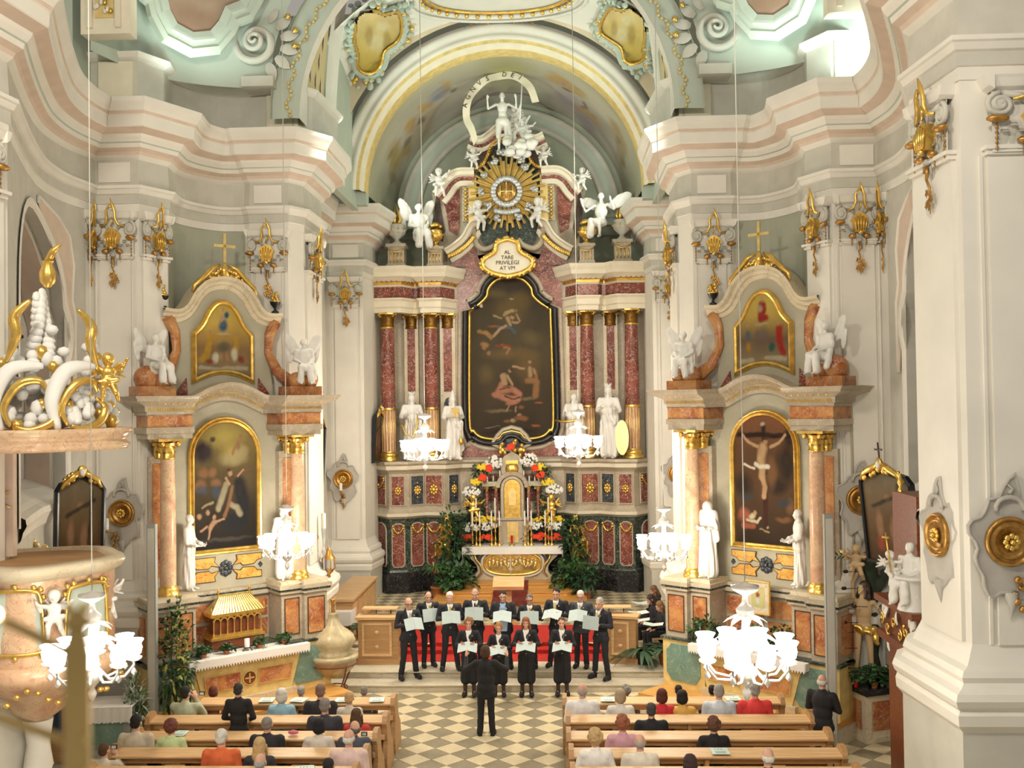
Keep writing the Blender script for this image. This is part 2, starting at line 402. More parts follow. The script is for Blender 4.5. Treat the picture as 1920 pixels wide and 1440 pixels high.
def joints(pose='hold', female=False, sit=False, lean=0.0, spread=.1, fat=1.0, nod=0, hyaw=0):
    J = dict(nod=nod, hyaw=hyaw, fat=fat); sh = .175 if female else .20
    zb = .47-.92 if sit else 0.0
    J['hip'] = [(s*.088, 0, .92+zb) for s in (-1, 1)]; y = -lean
    J['pelvis'] = (0, 0, .96+zb); J['waist'] = (0, y*.25, 1.10+zb); J['chest'] = (0, y*.7-.0, 1.29+zb)
    J['sh'] = [(s*sh, y, 1.42+zb) for s in (-1, 1)]; J['neck'] = (0, y-.005, 1.475+zb); z = zb
    if sit:
        J['knee'] = [(s*.11, -.42, .50) for s in (-1, 1)]; J['ankle'] = [(s*.12, -.40, .09) for s in (-1, 1)]; J['toe'] = [(s*.13, -.56, .035) for s in (-1, 1)]
    else:
        J['knee'] = [(s*(.08+spread*.4), -.03, .49) for s in (-1, 1)]; J['ankle'] = [(s*(.07+spread), .0, .085) for s in (-1, 1)]; J['toe'] = [(s*(.09+spread*1.25), -.16, .035) for s in (-1, 1)]
    e, w_, hd, hn = {
        'hold': ((.275, y-.03, 1.14+z), (.135, y-.30, 1.20+z), (-.35, -.8, .35), (-.7, 0, .7)),
        'low': ((.26, y-.02, 1.13+z), (.13, y-.27, 1.02+z), (-.3, -.9, .0), (-.6, 0, .6)),
        'down': ((.25, y+.02, 1.14+z), (.26, y-.06, .90+z), (0, -.25, -1), (-1, 0, 0)),
        'conduct': ((.40, y-.10, 1.24+z), (.40, y-.34, 1.44+z), (.0, -.45, 1), (-.6, -.5, 0)),
        'lap': ((.25, y-.0, 1.15+z), (.12, y-.27, .72-.0 if False else 1.06+z), (-.4, -.9, -.2), (0, 0, -1)),
        'camera': ((.24, y-.2, 1.22+z), (.08, y-.26, 1.46+z), (-.3, -.3, .9), (-.7, -.5, 0)),
        'crossed': ((.27, y-.05, 1.15+z), (.02, y-.25, 1.13+z), (-1, -.1, .0), (0, 1, 0))}[pose]
    J['el'] = [(s*e[0], e[1], e[2]) for s in (-1, 1)]; J['wr'] = [(s*w_[0], w_[1], w_[2]) for s in (-1, 1)]
    J['hd'] = [(s*hd[0], hd[1], hd[2]) for s in (-1, 1)]; J['hn'] = [(s*hn[0], hn[1], hn[2]) for s in (-1, 1)]; J['female'] = female; J['sit'] = sit
    return J
def body_parts(J):
    f = .86*J['fat']; P = tf(head_parts(), headM(J)); n = Vector(J['neck'])
    P += [('c', tuple(n+Vector((0, .01, -.05))), tuple(n+Vector((0, 0, .07))), .056, .052), ('e', J['chest'], (.145*f/.86, .10, .18)), ('e', J['waist'], (.12, .09, .16)), ('e', J['pelvis'], (.145, .10, .12)),
          ('c', tuple(Vector(J['sh'][0])+Vector((.03, 0, -.04))), tuple(Vector(J['sh'][1])+Vector((-.03, 0, -.04))), .04, .04)]
    for i, s in enumerate((-1, 1)):
        P += [('c', tuple(Vector(J['sh'][i])+Vector((-s*.02, 0, -.03))), J['el'][i], .040, .036), ('c', J['el'][i], J['wr'][i], .036, .024)]
        P += hand_parts(J['wr'][i], J['hd'][i], J['hn'][i], s)
        P += [('c', J['hip'][i], J['knee'][i], .078, .05), ('c', J['knee'][i], J['ankle'][i], .05, .036), ('c', J['ankle'][i], J['toe'][i], .036, .028)]
    return P
def jacket_parts(J, hem=.80, puff=1.0):
    f = J['fat']; zb = J['pelvis'][2]-.96; P = []; c = Vector(J['chest']); w_ = Vector(J['waist'])
    P += [('e', tuple(c+Vector((0, 0, .0))), (.185*f, .125*f, .20)), ('e', tuple(w_), (.165*f*puff, .125*f, .2)), ('e', (0, .0, .93+zb), (.175*f, .13*f, .17)),
          ('c', tuple(Vector(J['sh'][0])+Vector((.01, 0, -.03))), tuple(Vector(J['sh'][1])+Vector((-.01, 0, -.03))), .072, .072),
          ('c', tuple(Vector(J['neck'])+Vector((-.02, .025, -.015))), tuple(Vector(J['neck'])+Vector((.02, .025, -.015))), .052, .052)]
    if not J['sit']: P += [('c', (-.09, .0, hem+.06), (.09, 0, hem+.06), .11*f, .11*f)]
    else: P += [('e', (0, 0, .93+zb-.1), (.18*f, .15*f, .13))]
    for i in (0, 1):
        e, w2 = Vector(J['el'][i]), Vector(J['wr'][i]); s = Vector(J['sh'][i])
        P += [('c', tuple(s+Vector((0, 0, -.02))), tuple(e), .066*f, .054), ('c', tuple(e), tuple(w2+(e-w2)*.12), .054, .040)]
    return P
def trouser_parts(J):
    P = [('e', tuple(Vector(J['pelvis'])+Vector((0, 0, -.03))), (.165*J['fat'], .12*J['fat'], .13))]
    for i in (0, 1):
        P += [('c', J['hip'][i], J['knee'][i], .092, .070), ('c', J['knee'][i], tuple(Vector(J['ankle'][i])+Vector((0, 0, .0))), .068, .062)]
    return P
def skirt_parts(J, bottom=.30, wd=.20):
    P = []
    P += [('c', (q*.05, 0, .98), (q*.06, 0, .86), .10, .125) for q in (-1, 1)]+[('c', (q*.06, 0, .86), (q*.085, 0, bottom+.06), .125, .115) for q in (-1, 1)]
    return P
def folds(a, fx=26, fz=9, seed=0):
    def f(co): 
        x, y, z = co.T; return a*(np.sin(fx*x+6*np.sin(3*z+seed)+4*y)*np.sin(fz*z+3*np.sin(7*x+seed)+5*y))
    return f
def vfolds(a, n=11, seed=0, tw=1.0, cx=0, cy=0, zlo=0, zhi=9):
    def f(co):
        x, y, z = co.T; an = np.arctan2(y-cy, x-cx); k = np.clip((zhi-z)/.3, 0, 1)
        return k*a*(np.sin(n*an+tw*2.2*z+1.5*np.sin(3*z+seed))+.5*np.sin((n*2+1)*an-3*z+seed))
    return f
def shoes_mb(J, side_):
    b_ = MB()
    for i in (side_,):
        a, t = Vector(J['ankle'][i]), Vector(J['toe'][i]); z0 = .0
        s0 = len(b_.v); b_.ball(((a.x+t.x)/2, (a.y+t.y)/2-.01, .045), (.058, .155, .055), 0, 10, 6)
        b_.ball((a.x, a.y, .07), (.052, .068, .06), 0, 8, 5)
        b_.box(a.x-.04, a.x+.04, a.y-.02, a.y+.055, 0, .04); 
    for k, p in enumerate(b_.v): b_.v[k] = (p[0], p[1], max(0.0, p[2]))
    return b_
# hair pieces in head space (origin neck root)
def hair_mesh(kind):
    P = []
    if kind == 'short': P = [('e', (0, .022, .185), (.082, .094, .086)), ('e', (0, .05, .13), (.078, .06, .07))]
    elif kind == 'receding': P = [('e', (0, .04, .18), (.080, .082, .082)), ('e', (0, .055, .13), (.078, .055, .06)), ('c', (.07, 0, .14), (-.07, .05, .12), .02, .02)]
    elif kind == 'ring': P = [('e', (0, .055, .125), (.080, .06, .055)), ('e', (.062, .02, .14), (.02, .05, .035)), ('e', (-.062, .02, .14), (.02, .05, .035))]
    elif kind == 'bob': P = [('e', (0, .02, .185), (.092, .105, .092)), ('e', (0, .045, .12), (.10, .08, .10)), ('e', (.07, .0, .11), (.03, .06, .08)), ('e', (-.07, .0, .11), (.03, .06, .08))]
    elif kind == 'curly':
        r = random.Random(4); P = [('e', (0, .025, .18), (.095, .10, .095)), ('e', (0, .05, .13), (.095, .075, .08))]
        for k in range(46):
            a, t = r.uniform(0, 2*PI), r.uniform(-.6, 1.4); x, y, z = .095*math.cos(t)*math.cos(a), .03+.10*math.cos(t)*math.sin(a), .17+.1*math.sin(t)
            if y > -.045 or z > .22: P.append(('e', (x, y, z), (.022,)*3))
    elif kind == 'long': P = [('e', (0, .02, .185), (.088, .10, .088)), ('e', (0, .05, .10), (.10, .07, .13)), ('e', (0, .06, .0), (.11, .055, .12)), ('c', (.08, -.02, .13), (.095, -.03, .0), .028, .026), ('c', (-.08, -.02, .13), (-.095, -.03, .0), .028, .026)]
    elif kind == 'bun': P = [('e', (0, .02, .185), (.083, .096, .086)), ('e', (0, .045, .13), (.08, .065, .075)), ('e', (0, .10, .19), (.05, .045, .05))]
    return blob(P, .009, 2, folds(.003, 90, 50) if kind != 'curly' else None, 'hair')
HAIR = {}
def hair(kind):
    if kind not in HAIR: HAIR[kind] = hair_mesh(kind)
    return HAIR[kind]
TPL = {}
def template(key, J, dress='suit', hem=.80):
    if key in TPL: return TPL[key]
    T = dict(J=J); T['body'] = blob(body_parts(J), .0095, 2, None, 'body')
    fw = folds(.0045, 30, 16)
    T['top'] = blob(jacket_parts(J, hem), .0135, 3, fw, 'jacket')
    if dress == 'skirt': T['bottom'] = blob(skirt_parts(J), .015, 3, vfolds(.008, 12), 'skirt'); T['stockings'] = blob([('c', J['knee'][i], J['ankle'][i], .058, .045) for i in (0, 1)], .014, 1, None, 'stockings')
    else: T['bottom'] = blob(trouser_parts(J), .014, 3, folds(.005, 22, 20, 2), 'trousers')
    T['shoes'] = [shoes_mb(J, i).mesh('shoe', ['blackcloth']) for i in (0, 1)]; TPL[key] = T; return T
def person(label, pos, rz, T, skin, top, bottom, hk, hc, sc=1.0, names=('jacket', 'trousers'), front=None, shirt='linen', tie=None, glasses=False, group=None, nofeet=False):
    t = thing('person', label, 'person', tuple(pos), rz, group, sc); J = T['J']
    put('body', T['body'], t, mats=[cloth(skin)]); put(names[0], T['top'], t, mats=[cloth(top)]); put(names[1], T['bottom'], t, mats=[cloth(bottom)])
    if not nofeet: [put('shoe', q, t) for q in T['shoes']]
    if 'stockings' in T: put('stockings', T['stockings'], t, mats=[cloth((.05, .025, .02))])
    M = headM(J)
    if hk: h = put('hair', hair(hk), t, mats=[cloth(hc)]); h.matrix_local = M
    if front:                                           # shirt front, tie, lapels on a figure seen from the front
        c = Vector(J['chest']); f = J['fat']; y0 = c.y-.128*f; zt = J['neck'][2]-.01
        b_ = MB(); b_.add([(-.062, y0+.045, zt), (.062, y0+.045, zt), (.045, y0-.012, zt-.12), (.0, y0-.016, zt-.33), (-.045, y0-.012, zt-.12)], [(0, 1, 2, 3, 4)])
        b_.add([(-.06, y0+.05, zt+.025), (0, y0+.012, zt-.03), (-.012, y0+.0, zt-.075), (-.07, y0+.03, zt-.03)], [(0, 1, 2, 3)]); b_.add([(.06, y0+.05, zt+.025), (0, y0+.012, zt-.03), (.012, y0+.0, zt-.075), (.07, y0+.03, zt-.03)], [(0, 1, 2, 3)])
        b_.build('shirt', shirt, t)
        if tie:
            b_ = MB(); b_.prism([(-.014, zt-.035), (.014, zt-.035), (.018, zt-.06), (.026, zt-.27), (0, zt-.31), (-.026, zt-.27), (-.018, zt-.06)], y0-.030, y0-.015); b_.build('tie', cloth(tie), t)
        for s in (1, -1):
            b_ = MB(); b_.add([(s*.07, y0+.02, zt+.01), (s*.11, y0-.0, zt-.07), (s*.085, y0-.028, zt-.14), (s*.012, y0-.034, zt-.36), (s*.045, y0-.02, zt-.16)], [(0, 1, 2, 3, 4)]); b_.build('lapel', cloth(tuple(min(1, c_*1.5+.004) for c_ in top)), t)
        b_ = MB()
        for x, z, q in ((0, .40, .011), (0, .50, .011), (.085, .10, .014)): b_ = MB(); b_.ball((x, y0-.028, zt-z), q, 0, 6, 4); b_.build('lapel_pin' if x else 'button', 'goldpale', t)
    b_ = MB()
    for s in (1, -1): b_.ball((s*.032, -.083, .145), (.009, .006, .005), 0, 6, 4)
    e = b_.build('eyes', 'blackframe', t); e.matrix_local = M
    b_ = MB()
    for s in (1, -1): b_.tube([(s*.014, -.089, .162), (s*.034, -.087, .168), (s*.055, -.075, .160)], .0032, 0, 5)
    e = b_.build('eyebrows', cloth(hc if hk else (.3, .25, .2)), t); e.matrix_local = M
    b_ = MB(); b_.ball((0, -.093, .087), (.022, .008, .006), 0, 6, 4); e = b_.build('lips', cloth((.50, .22, .17)), t); e.matrix_local = M
    if glasses:
        b_ = MB()
        for s in (1, -1): b_.tube([(s*.034+.026*math.cos(a), -.103, .143+.02*math.sin(a)) for a in np.linspace(0, 2*PI, 11)], .0035, 0, 4, False); b_.tube([(s*.06, -.10, .146), (s*.078, .01, .15)], .003, 0, 4)
        e = b_.build('glasses', 'iron', t); e.matrix_local = M
    return t
# ---------------------------------------------------------------- statues
def drape(w0=.12, w1=.155): return [('c', (q*.055, .01, 1.0), (q*.075, .01, .16), w0, w1) for q in (-1, 1)]
def wing(s, c=(.30, .20, 1.12)): return [('e', (s*c[0], c[1], c[2]), (.15, .035, .36), Ry(s*28)), ('e', (s*(c[0]+.08), c[1]+.04, c[2]-.22), (.10, .03, .30), Ry(s*10))]
def statue_mesh(kind='saint', seed=0, robe=True, arms='hold', vox=.022):
    J = joints(arms, spread=.05, nod=-8, hyaw=seed*13 % 40-20); P = body_parts(J); P += jacket_parts(J, puff=1.0)
    r = random.Random(seed)
    if robe:
        P += drape()
        P += [('c', (-.2, .06, 1.38), (.10, .10, .35), .07, .10), ('c', (.2, .08, 1.38), (.2, .08, .4), .05, .09), ('c', (-.18, -.08, 1.2), (.16, -.12, .85), .05, .05), ('c', (.2, -.1, 1.0), (.24, .0, .3), .05, .07)]
    P += [('e', (0, .03, 1.62), (.10, .11, .11)), ('e', (0, .06, 1.52), (.10, .08, .11))] if kind != 'bald' else []
    if kind == 'king': P += [('c', (.07*math.cos(a), .0+.07*math.sin(a), 1.72), (.085*math.cos(a), .085*math.sin(a), 1.80), .02, .014) for a in np.linspace(0, 2*PI, 9)[:-1]] + [('e', (0, -.06, 1.46), (.045, .04, .08))]
    if kind == 'priest': P += [('c', (0, .01, 1.72), (0, 0, 1.86), .085, .03), ('e', (0, -.07, 1.45), (.05, .04, .10))]
    if kind == 'beard': P += [('e', (0, -.07, 1.45), (.05, .04, .09))]
    return blob(P, vox, 2, vfolds(.022, 8, seed, .5, zhi=1.35), 'figure')
def seated_mesh(seed=0, wings=False, vox=.022, nude=False):
    J = joints('lap', sit=True, nod=-5, hyaw=15 if seed % 2 else -15); P = body_parts(J)
    if not nude: P += jacket_parts(J)
    P += [('e', (0, -.2, .45), (.2, .26, .12)), ('c', (-.12, -.4, .48), (-.14, -.42, .12), .09, .10), ('c', (.12, -.4, .48), (.14, -.42, .12), .09, .10), ('c', (.2, .0, .7), (.25, -.2, .2), .07, .09)]
    P += [('e', (0, .02, 1.19), (.095, .105, .1))]
    if wings:
        for s in (1, -1):
            P += wing(s)
    return blob(P, vox, 2, folds(.012, 20, 14, seed), 'figure')
def putto_mesh(seed=0, wings=True, vox=.014):
    r = random.Random(seed); g = lambda a: r.uniform(-a, a)
    P = [('e', (0, 0, .62), (.10, .10, .11)), ('e', (0, .01, .65), (.11, .11, .10)), ('c', (0, 0, .45), (0, 0, .55), .05, .045), ('e', (0, 0, .40), (.12, .09, .12)), ('e', (0, -.01, .27), (.12, .10, .12)),
         ('c', (-.11, 0, .45), (-.22, -.1+g(.1), .40+g(.15)), .045, .035), ('c', (-.22, -.1, .40), (-.28, -.18, .52+g(.1)), .035, .028),
         ('c', (.11, 0, .45), (.22, -.08+g(.1), .46+g(.12)), .045, .035), ('c', (.22, -.08, .46), (.30, -.16, .58+g(.12)), .035, .028),
         ('c', (-.06, -.02, .22), (-.09, -.16, .12+g(.06)), .07, .055), ('c', (-.09, -.16, .12), (-.10, -.10, -.08), .05, .035), ('c', (.06, -.02, .22), (.11, -.12, .08+g(.06)), .07, .055), ('c', (.11, -.12, .08), (.16, -.02, -.08), .05, .035),
         ('e', (0, -.10, .60), (.03, .03, .03)), ('c', (-.14, -.04, .24), (.15, -.08, .28), .05, .05)]
    if wings:
        for s in (1, -1):
            for k in range(4): P.append(('c', (s*.05, .09, .42), (s*(.20+.03*k), .16, .60-.09*k), .028, .02))
    return blob(P, vox, 2, None, 'figure')
def leaf_blade(mb, base, d, up, L, w, mi=0, curl=.4, n=4):
    d, up = Vector(d).normalized(), Vector(up).normalized(); sd = d.cross(up).normalized(); v = []; fs = []
    for i in range(n+1):
        t = i/n; c = Vector(base)+d*(L*t*(1-.25*curl*t))+up*(-curl*L*t*t); ww = w*math.sin(PI*min(1, .12+t*.88))**.8
        v += [tuple(c-sd*ww), tuple(c+up*ww*.25), tuple(c+sd*ww)]
    for i in range(n): a = 3*i; fs += [(a, a+1, a+4, a+3), (a+1, a+2, a+5, a+4)]
    mb.add(v, fs, mi, True)
STAT = {}
def statue(key, fn):
    if key not in STAT: STAT[key] = fn()
    return STAT[key]
# ================================================================== THE SETTING
WALL = {}
ZC = 10.38                                             # underside of the entablature
farpart = [(0, 34.6), (4.35, 34.6), (4.3, 31.9), (4.42, 31.0), (5.45, 31.0), (5.6, 31.1), (5.7, 25.1), (5.6, 24.9),
           (4.3, 24.9), (4.25, 24.6), (4.25, 22.9), (4.5, 22.5), (5.35, 22.5), (5.5, 22.6)]
niche = smooth2([(5.5, 22.6), (6.05, 22.5), (6.45, 22.0), (6.62, 21.5), (6.6, 21.1), (6.55, 20.75)], 4)[1:]
p1part = [(6.9, 20.1), (7.8, 20.1), (7.83, 19.75)]
B0 = (7.83, 19.75)
bay = smooth2([B0, (7.9, 18.9), (7.75, 17.8), (7.35, 16.6), (6.88, 15.4), (6.42, 14.3)], 5)[1:]
nearpart = [(6.54, 12.9), (10.5, 12.9)]
RPLAN = farpart+niche+p1part+bay+nearpart
def side(path, s): return path if s > 0 else [(-x, y) for x, y in reversed(path)]
SN = {1: 'right', -1: 'left'}
# entablature profile: (projection, height, material)
MW = ['white', 'pink', 'mint', 'warmgrey', 'greygreen', 'ivory']
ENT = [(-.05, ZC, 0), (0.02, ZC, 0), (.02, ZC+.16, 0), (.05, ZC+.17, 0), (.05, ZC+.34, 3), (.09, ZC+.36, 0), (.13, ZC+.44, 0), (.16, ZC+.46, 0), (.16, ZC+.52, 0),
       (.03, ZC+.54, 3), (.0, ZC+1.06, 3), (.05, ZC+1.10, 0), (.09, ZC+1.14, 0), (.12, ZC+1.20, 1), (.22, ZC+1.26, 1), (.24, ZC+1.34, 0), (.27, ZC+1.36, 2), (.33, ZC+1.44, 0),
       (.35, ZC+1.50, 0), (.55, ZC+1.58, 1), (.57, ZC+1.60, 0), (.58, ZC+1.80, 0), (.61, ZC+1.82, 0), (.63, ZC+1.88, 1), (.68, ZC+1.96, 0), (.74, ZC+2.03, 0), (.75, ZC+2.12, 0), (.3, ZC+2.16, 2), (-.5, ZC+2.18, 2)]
ZT = ZC+2.12
# bay opening (window niche): works in arc length along the bay
def bay_pt(s, u, d=0.0):
    P = [B0]+bay; L = 0
    for a, b_ in zip(P, P[1:]):
        l = math.hypot(b_[0]-a[0], b_[1]-a[1])
        if L+l >= u or b_ is P[-1]:
            t = (u-L)/l; x = a[0]+(b_[0]-a[0])*t; y = a[1]+(b_[1]-a[1])*t
            nx, ny = (b_[1]-a[1])/l, -(b_[0]-a[0])/l   # towards the room is (nx,ny)*... ; outside is the opposite
            if nx > 0: nx, ny = -nx, -ny
            return (s*(x-nx*d*0.0+abs(nx)*d), y-ny*d*0.6)
        L += l
BAYL = sum(math.hypot(b_[0]-a[0], b_[1]-a[1]) for a, b_ in zip([B0]+bay, bay))
OPEN = [(0.75, 4.6), (0.75, 7.3)]+[(0.75-.16*math.sin(PI*t), 7.3+1.0*t) for t in (.25, .5, .75)]+[(0.82, 8.35)]+arc(2.62, 8.35, 1.8, 180, 0, 14, 1.55)[1:]+[(4.5, 7.3), (4.5, 4.6)]
for s in (1, -1):
    # wall below the entablature (the bay left out)
    mb = MB(); far = farpart+niche+p1part; near = [bay[-1]]+nearpart
    for seg, mi_ in ((farpart, 0), ([farpart[-1]]+niche, 2), ([niche[-1]]+p1part, 0), (near, 0)):
        seg = side(seg, s); mb.run(seg, [(0, -0.02, mi_), (0, ZC+.02, mi_)])
    # bay wall around its opening
    def bq(u0, u1, z0, z1, n=1):
        for i in range(n):
            a = u0+(u1-u0)*i/n; c = u0+(u1-u0)*(i+1)/n; p, q = bay_pt(s, a), bay_pt(s, c)
            mb.add([(*p, z0), (*q, z0), (*q, z1), (*p, z1)], [(0, 1, 2, 3)], 1)
    bq(0, .75, -.02, ZC+.02, 2); bq(4.5, BAYL, -.02, ZC+.02, 2); bq(.75, 4.5, -.02, 4.6, 8)
    top = [p for p in OPEN if p[1] >= 7.3]
    for a, c in zip(OPEN, OPEN[1:]):
        if c[0] > a[0]+1e-6:
            p, q = bay_pt(s, a[0]), bay_pt(s, c[0]); mb.add([(*p, a[1]), (*q, c[1]), (*q, ZC+.02), (*p, ZC+.02)], [(0, 1, 2, 3)], 1)
    WALL[s] = struct(mb.build('wall_'+SN[s], ['white', 'warmgrey', 'nichegreen']))
    # splayed reveal of the window with mouldings
    mb = MB(); prof = [(-.16, -.06, 0), (-.10, -.10, 0), (-.04, -.08, 0), (0, -.02, 0), (.0, .35, 3), (-.06, .38, 0), (-.06, .46, 0), (0, .50, 0), (.05, 1.25, 1), (.0, 1.30, 0), (.05, 1.36, 0), (.12, 1.5, 0)]
    op = [(0.75, 4.6)]+OPEN[1:]
    k = len(op); 
    for i in range(k-1):
        for j in range(len(prof)-1):
            vs = []
            for (u, z), pr in ((op[i], prof[j]), (op[i+1], prof[j]), (op[i+1], prof[j+1]), (op[i], prof[j+1])):
                cu, cz = 2.62, 7.0; du, dz = cu-u, (cz-z if z > 7.3 else 0); L = math.hypot(du, dz)+1e-6
                uu, zz = u+du/L*pr[0], z+dz/L*pr[0]; x, y = bay_pt(s, max(0.01, uu)); vs.append((x+s*pr[1]*.6, y, zz))
            mb.add(vs, [(0, 1, 2, 3)], prof[j+1][2], True)
    struct(mb.build('trim_window_arch_'+SN[s], ['white', 'pink', 'mint', 'warmgrey']))
    # window behind the reveal: dark panes and glazing bars
    mb = MB(); wx = s*8.82
    mb.box(wx-.02, wx+.02, 14.0, 19.6, 3.2, 10.4, 0); wn = struct(mb.build('window_%d' % (1 if s < 0 else 2), 'night'))
    for i in range(9):
        z = 3.9+i*.78; b1 = MB(); b1.box(wx-s*.06-.02, wx-s*.06+.02, 14.0, 19.6, z, z+.06); b1.build('glazing_bar', 'blackframe', wn)
    for y in (15.2, 16.8, 18.4):
        b1 = MB(); b1.box(wx-s*.09-.02, wx-s*.09+.02, y, y+.05, 3.2, 10.4); b1.build('glazing_bar', 'blackframe', wn)
    # sloping sill, rolled front
    mb = MB(); pts = []
    for i in range(9):
        u = .75+3.75*i/8; pts.append(bay_pt(s, u))
    pr = [(-1.5, 5.35), (-.35, 4.98), (-.1, 4.85), (.0, 4.78), (.12, 4.72), (.14, 4.62), (.08, 4.52), (.05, 4.40), (0, 4.35)]
    for i in range(8):
        for (d0, z0), (d1, z1) in zip(pr, pr[1:]):
            a, c = pts[i], pts[i+1]; mb.add([(a[0]-s*d0, a[1], z0), (c[0]-s*d0, c[1], z0), (c[0]-s*d1, c[1], z1), (a[0]-s*d1, a[1], z1)], [(0, 1, 2, 3)], 0, True)
    struct(mb.build('trim_sill_'+SN[s], 'white'))
    # pink spandrel panel with a moulded edge beside the window arch
    mb = MB(); out = [(.42, 6.9), (.40, 8.2), (.52, 8.55), (.45, 9.2), (.6, 9.75), (1.1, 10.05), (2.2, 10.2), (2.2, 10.08), (1.5, 9.6), (.95, 8.9), (.66, 8.2), (.56, 7.4), (.5, 6.9)]
    mb.add([(*[c-(s*.03 if q == 0 else 0) for q, c in enumerate(bay_pt(s, u))], z) for u, z in out], [tuple(range(len(out)))], 0)
    struct(mb.build('trim_spandrel_'+SN[s], 'pink'))
    mb = MB(); mb.tube([(*[c-(s*.03 if q == 0 else 0) for q, c in enumerate(bay_pt(s, u))], z) for u, z in out[:8]], .035, 0, 5)
    struct(mb.build('trim_spandrel_bead_'+SN[s], 'white'))
    # entablature: one moulded run per side
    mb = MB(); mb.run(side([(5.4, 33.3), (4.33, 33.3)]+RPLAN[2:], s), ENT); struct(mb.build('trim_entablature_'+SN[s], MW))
    # frieze panels, slightly proud
    mb = MB()
    for (x0, x1, y) in ((7.05, 7.7, 20.1), (4.62, 5.25, 22.5), (4.55, 5.35, 31.0)):
        mb.box(min(s*x0, s*x1), max(s*x0, s*x1), y-.05, y+.02, ZC+.60, ZC+1.0, 0)
    struct(mb.build('trim_frieze_panels_'+SN[s], 'white'))
    # pedestals and bases of the pilasters
    def base(path, zb, nm, z0=0.0, q=1.0):
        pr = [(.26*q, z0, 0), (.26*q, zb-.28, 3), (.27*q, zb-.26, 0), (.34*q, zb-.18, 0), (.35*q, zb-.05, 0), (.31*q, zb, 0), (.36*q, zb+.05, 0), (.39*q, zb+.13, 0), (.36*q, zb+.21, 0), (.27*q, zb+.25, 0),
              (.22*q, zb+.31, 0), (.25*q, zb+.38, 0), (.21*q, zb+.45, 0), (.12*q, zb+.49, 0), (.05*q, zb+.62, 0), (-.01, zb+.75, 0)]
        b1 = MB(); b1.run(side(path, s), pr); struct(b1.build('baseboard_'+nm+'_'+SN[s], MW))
    base([bay[-3], bay[-2], bay[-1]]+nearpart, 2.62, 'near_pier')
    base([niche[-2], niche[-1]]+p1part+bay[:1], 2.30, 'window_pier')
    base([(4.3, 24.9), (4.25, 24.6), (4.25, 22.9), (4.5, 22.5), (5.35, 22.5), (5.5, 22.6)], 2.1, 'arch_pier', .3)
    base([(4.32, 32.2), (4.3, 31.9), (4.42, 31.0), (5.45, 31.0), (5.6, 31.1)], 1.62, 'choir_pier', .5, .75)
    # raised pilaster panels with an astragal on top
    def pil(x0, x1, y, zb, z1=9.42, ob=None):
        b1 = MB(); X0, X1 = sorted((s*x0, s*x1)); b1.box(X0, X1, y-.05, y+.02, zb, z1, 0)
        b1.box(X0-.03, X1+.03, y-.10, y+.02, z1, z1+.06, 0); b1.box(X0-.06, X1+.06, y-.14, y+.02, z1+.06, z1+.11, 0)
        for xx in (X0-.10, X1+.06): b1.box(xx, xx+.04, y-.03, y+.02, zb, z1, 0)
        struct(b1.build('trim_pilaster_'+SN[s], 'white'))
    pil(7.05, 7.68, 20.1, 3.0); pil(4.65, 5.22, 22.5, 2.8); pil(4.6, 5.3, 31.0, 2.35); pil(6.85, 8.2, 12.9, 3.35)
    def pilo(a, c, zb, z1=9.42):                        # panel on an oblique face from a to c
        a, c = np.array(a), np.array(c); t = (c-a)/np.linalg.norm(c-a); n = np.array((t[1], -t[0])); b1 = MB()
        if n[0] > 0: n = -n
        for (m0, pr, z0, zz) in ((.06, .05, zb, z1), (.03, .10, z1, z1+.06), (.0, .14, z1+.06, z1+.11)):
            A, B = a+t*m0, c-t*m0; out = [A, B, B+n*pr, A+n*pr]; b1.slab([(s*p[0], p[1]) for p in out], z0, zz)
        struct(b1.build('trim_pilaster_oblique_'+SN[s], 'white'))
    pilo((6.9, 20.1), (6.55, 20.75), 3.0); pilo((4.25, 22.95), (4.25, 24.5), 2.8); pilo((6.53, 13.0), (6.43, 14.2), 3.35)
    # attic above the entablature
    AT = [(-.42, ZT-.1, 2), (-.42, ZT+.95, 3), (-.38, ZT+.97, 0), (-.32, ZT+1.02, 0), (-.28, ZT+1.09, 0), (-.28, ZT+1.13, 0), (-.45, ZT+1.16, 0)]
    apath = [(3.8, 25.0), (3.95, 22.9), (4.3, 22.4), (5.1, 22.5)]+niche+p1part[:2]+[(8.1, 20.1)]
    mb = MB(); mb.run(side([(x, y) for x, y in apath], s), [(a+.35, z, m_) for a, z, m_ in AT]); struct(mb.build('trim_attic_'+SN[s], MW))
    for (x0, x1, y) in ((4.25, 4.95, 22.5), (7.0, 7.7, 20.1)):
        b1 = MB(); X0, X1 = sorted((s*x0, s*x1)); b1.box(X0, X1, y-.02, y+.3, ZT-.05, ZT+.94, 0); struct(b1.build('trim_attic_pilaster_'+SN[s], 'ivory'))
# apse ceiling etc.
ZS = 12.75                                              # springing of the arches
# wall above the entablature at the sides and above the near piers (closes the room)
for s in (1, -1):
    mb = MB(); mb.box(*sorted((s*7.9, s*8.1)), 19.4, 22.9, ZT, 20); mb.box(*sorted((s*4.4, s*4.6)), 24.8, 34.8, ZT-.2, 16.6)
    mb.box(*sorted((s*8.9, s*9.1)), 11.5, 19.6, ZT, 20)
    struct(mb.build('wall_upper_'+SN[s], 'mint'))
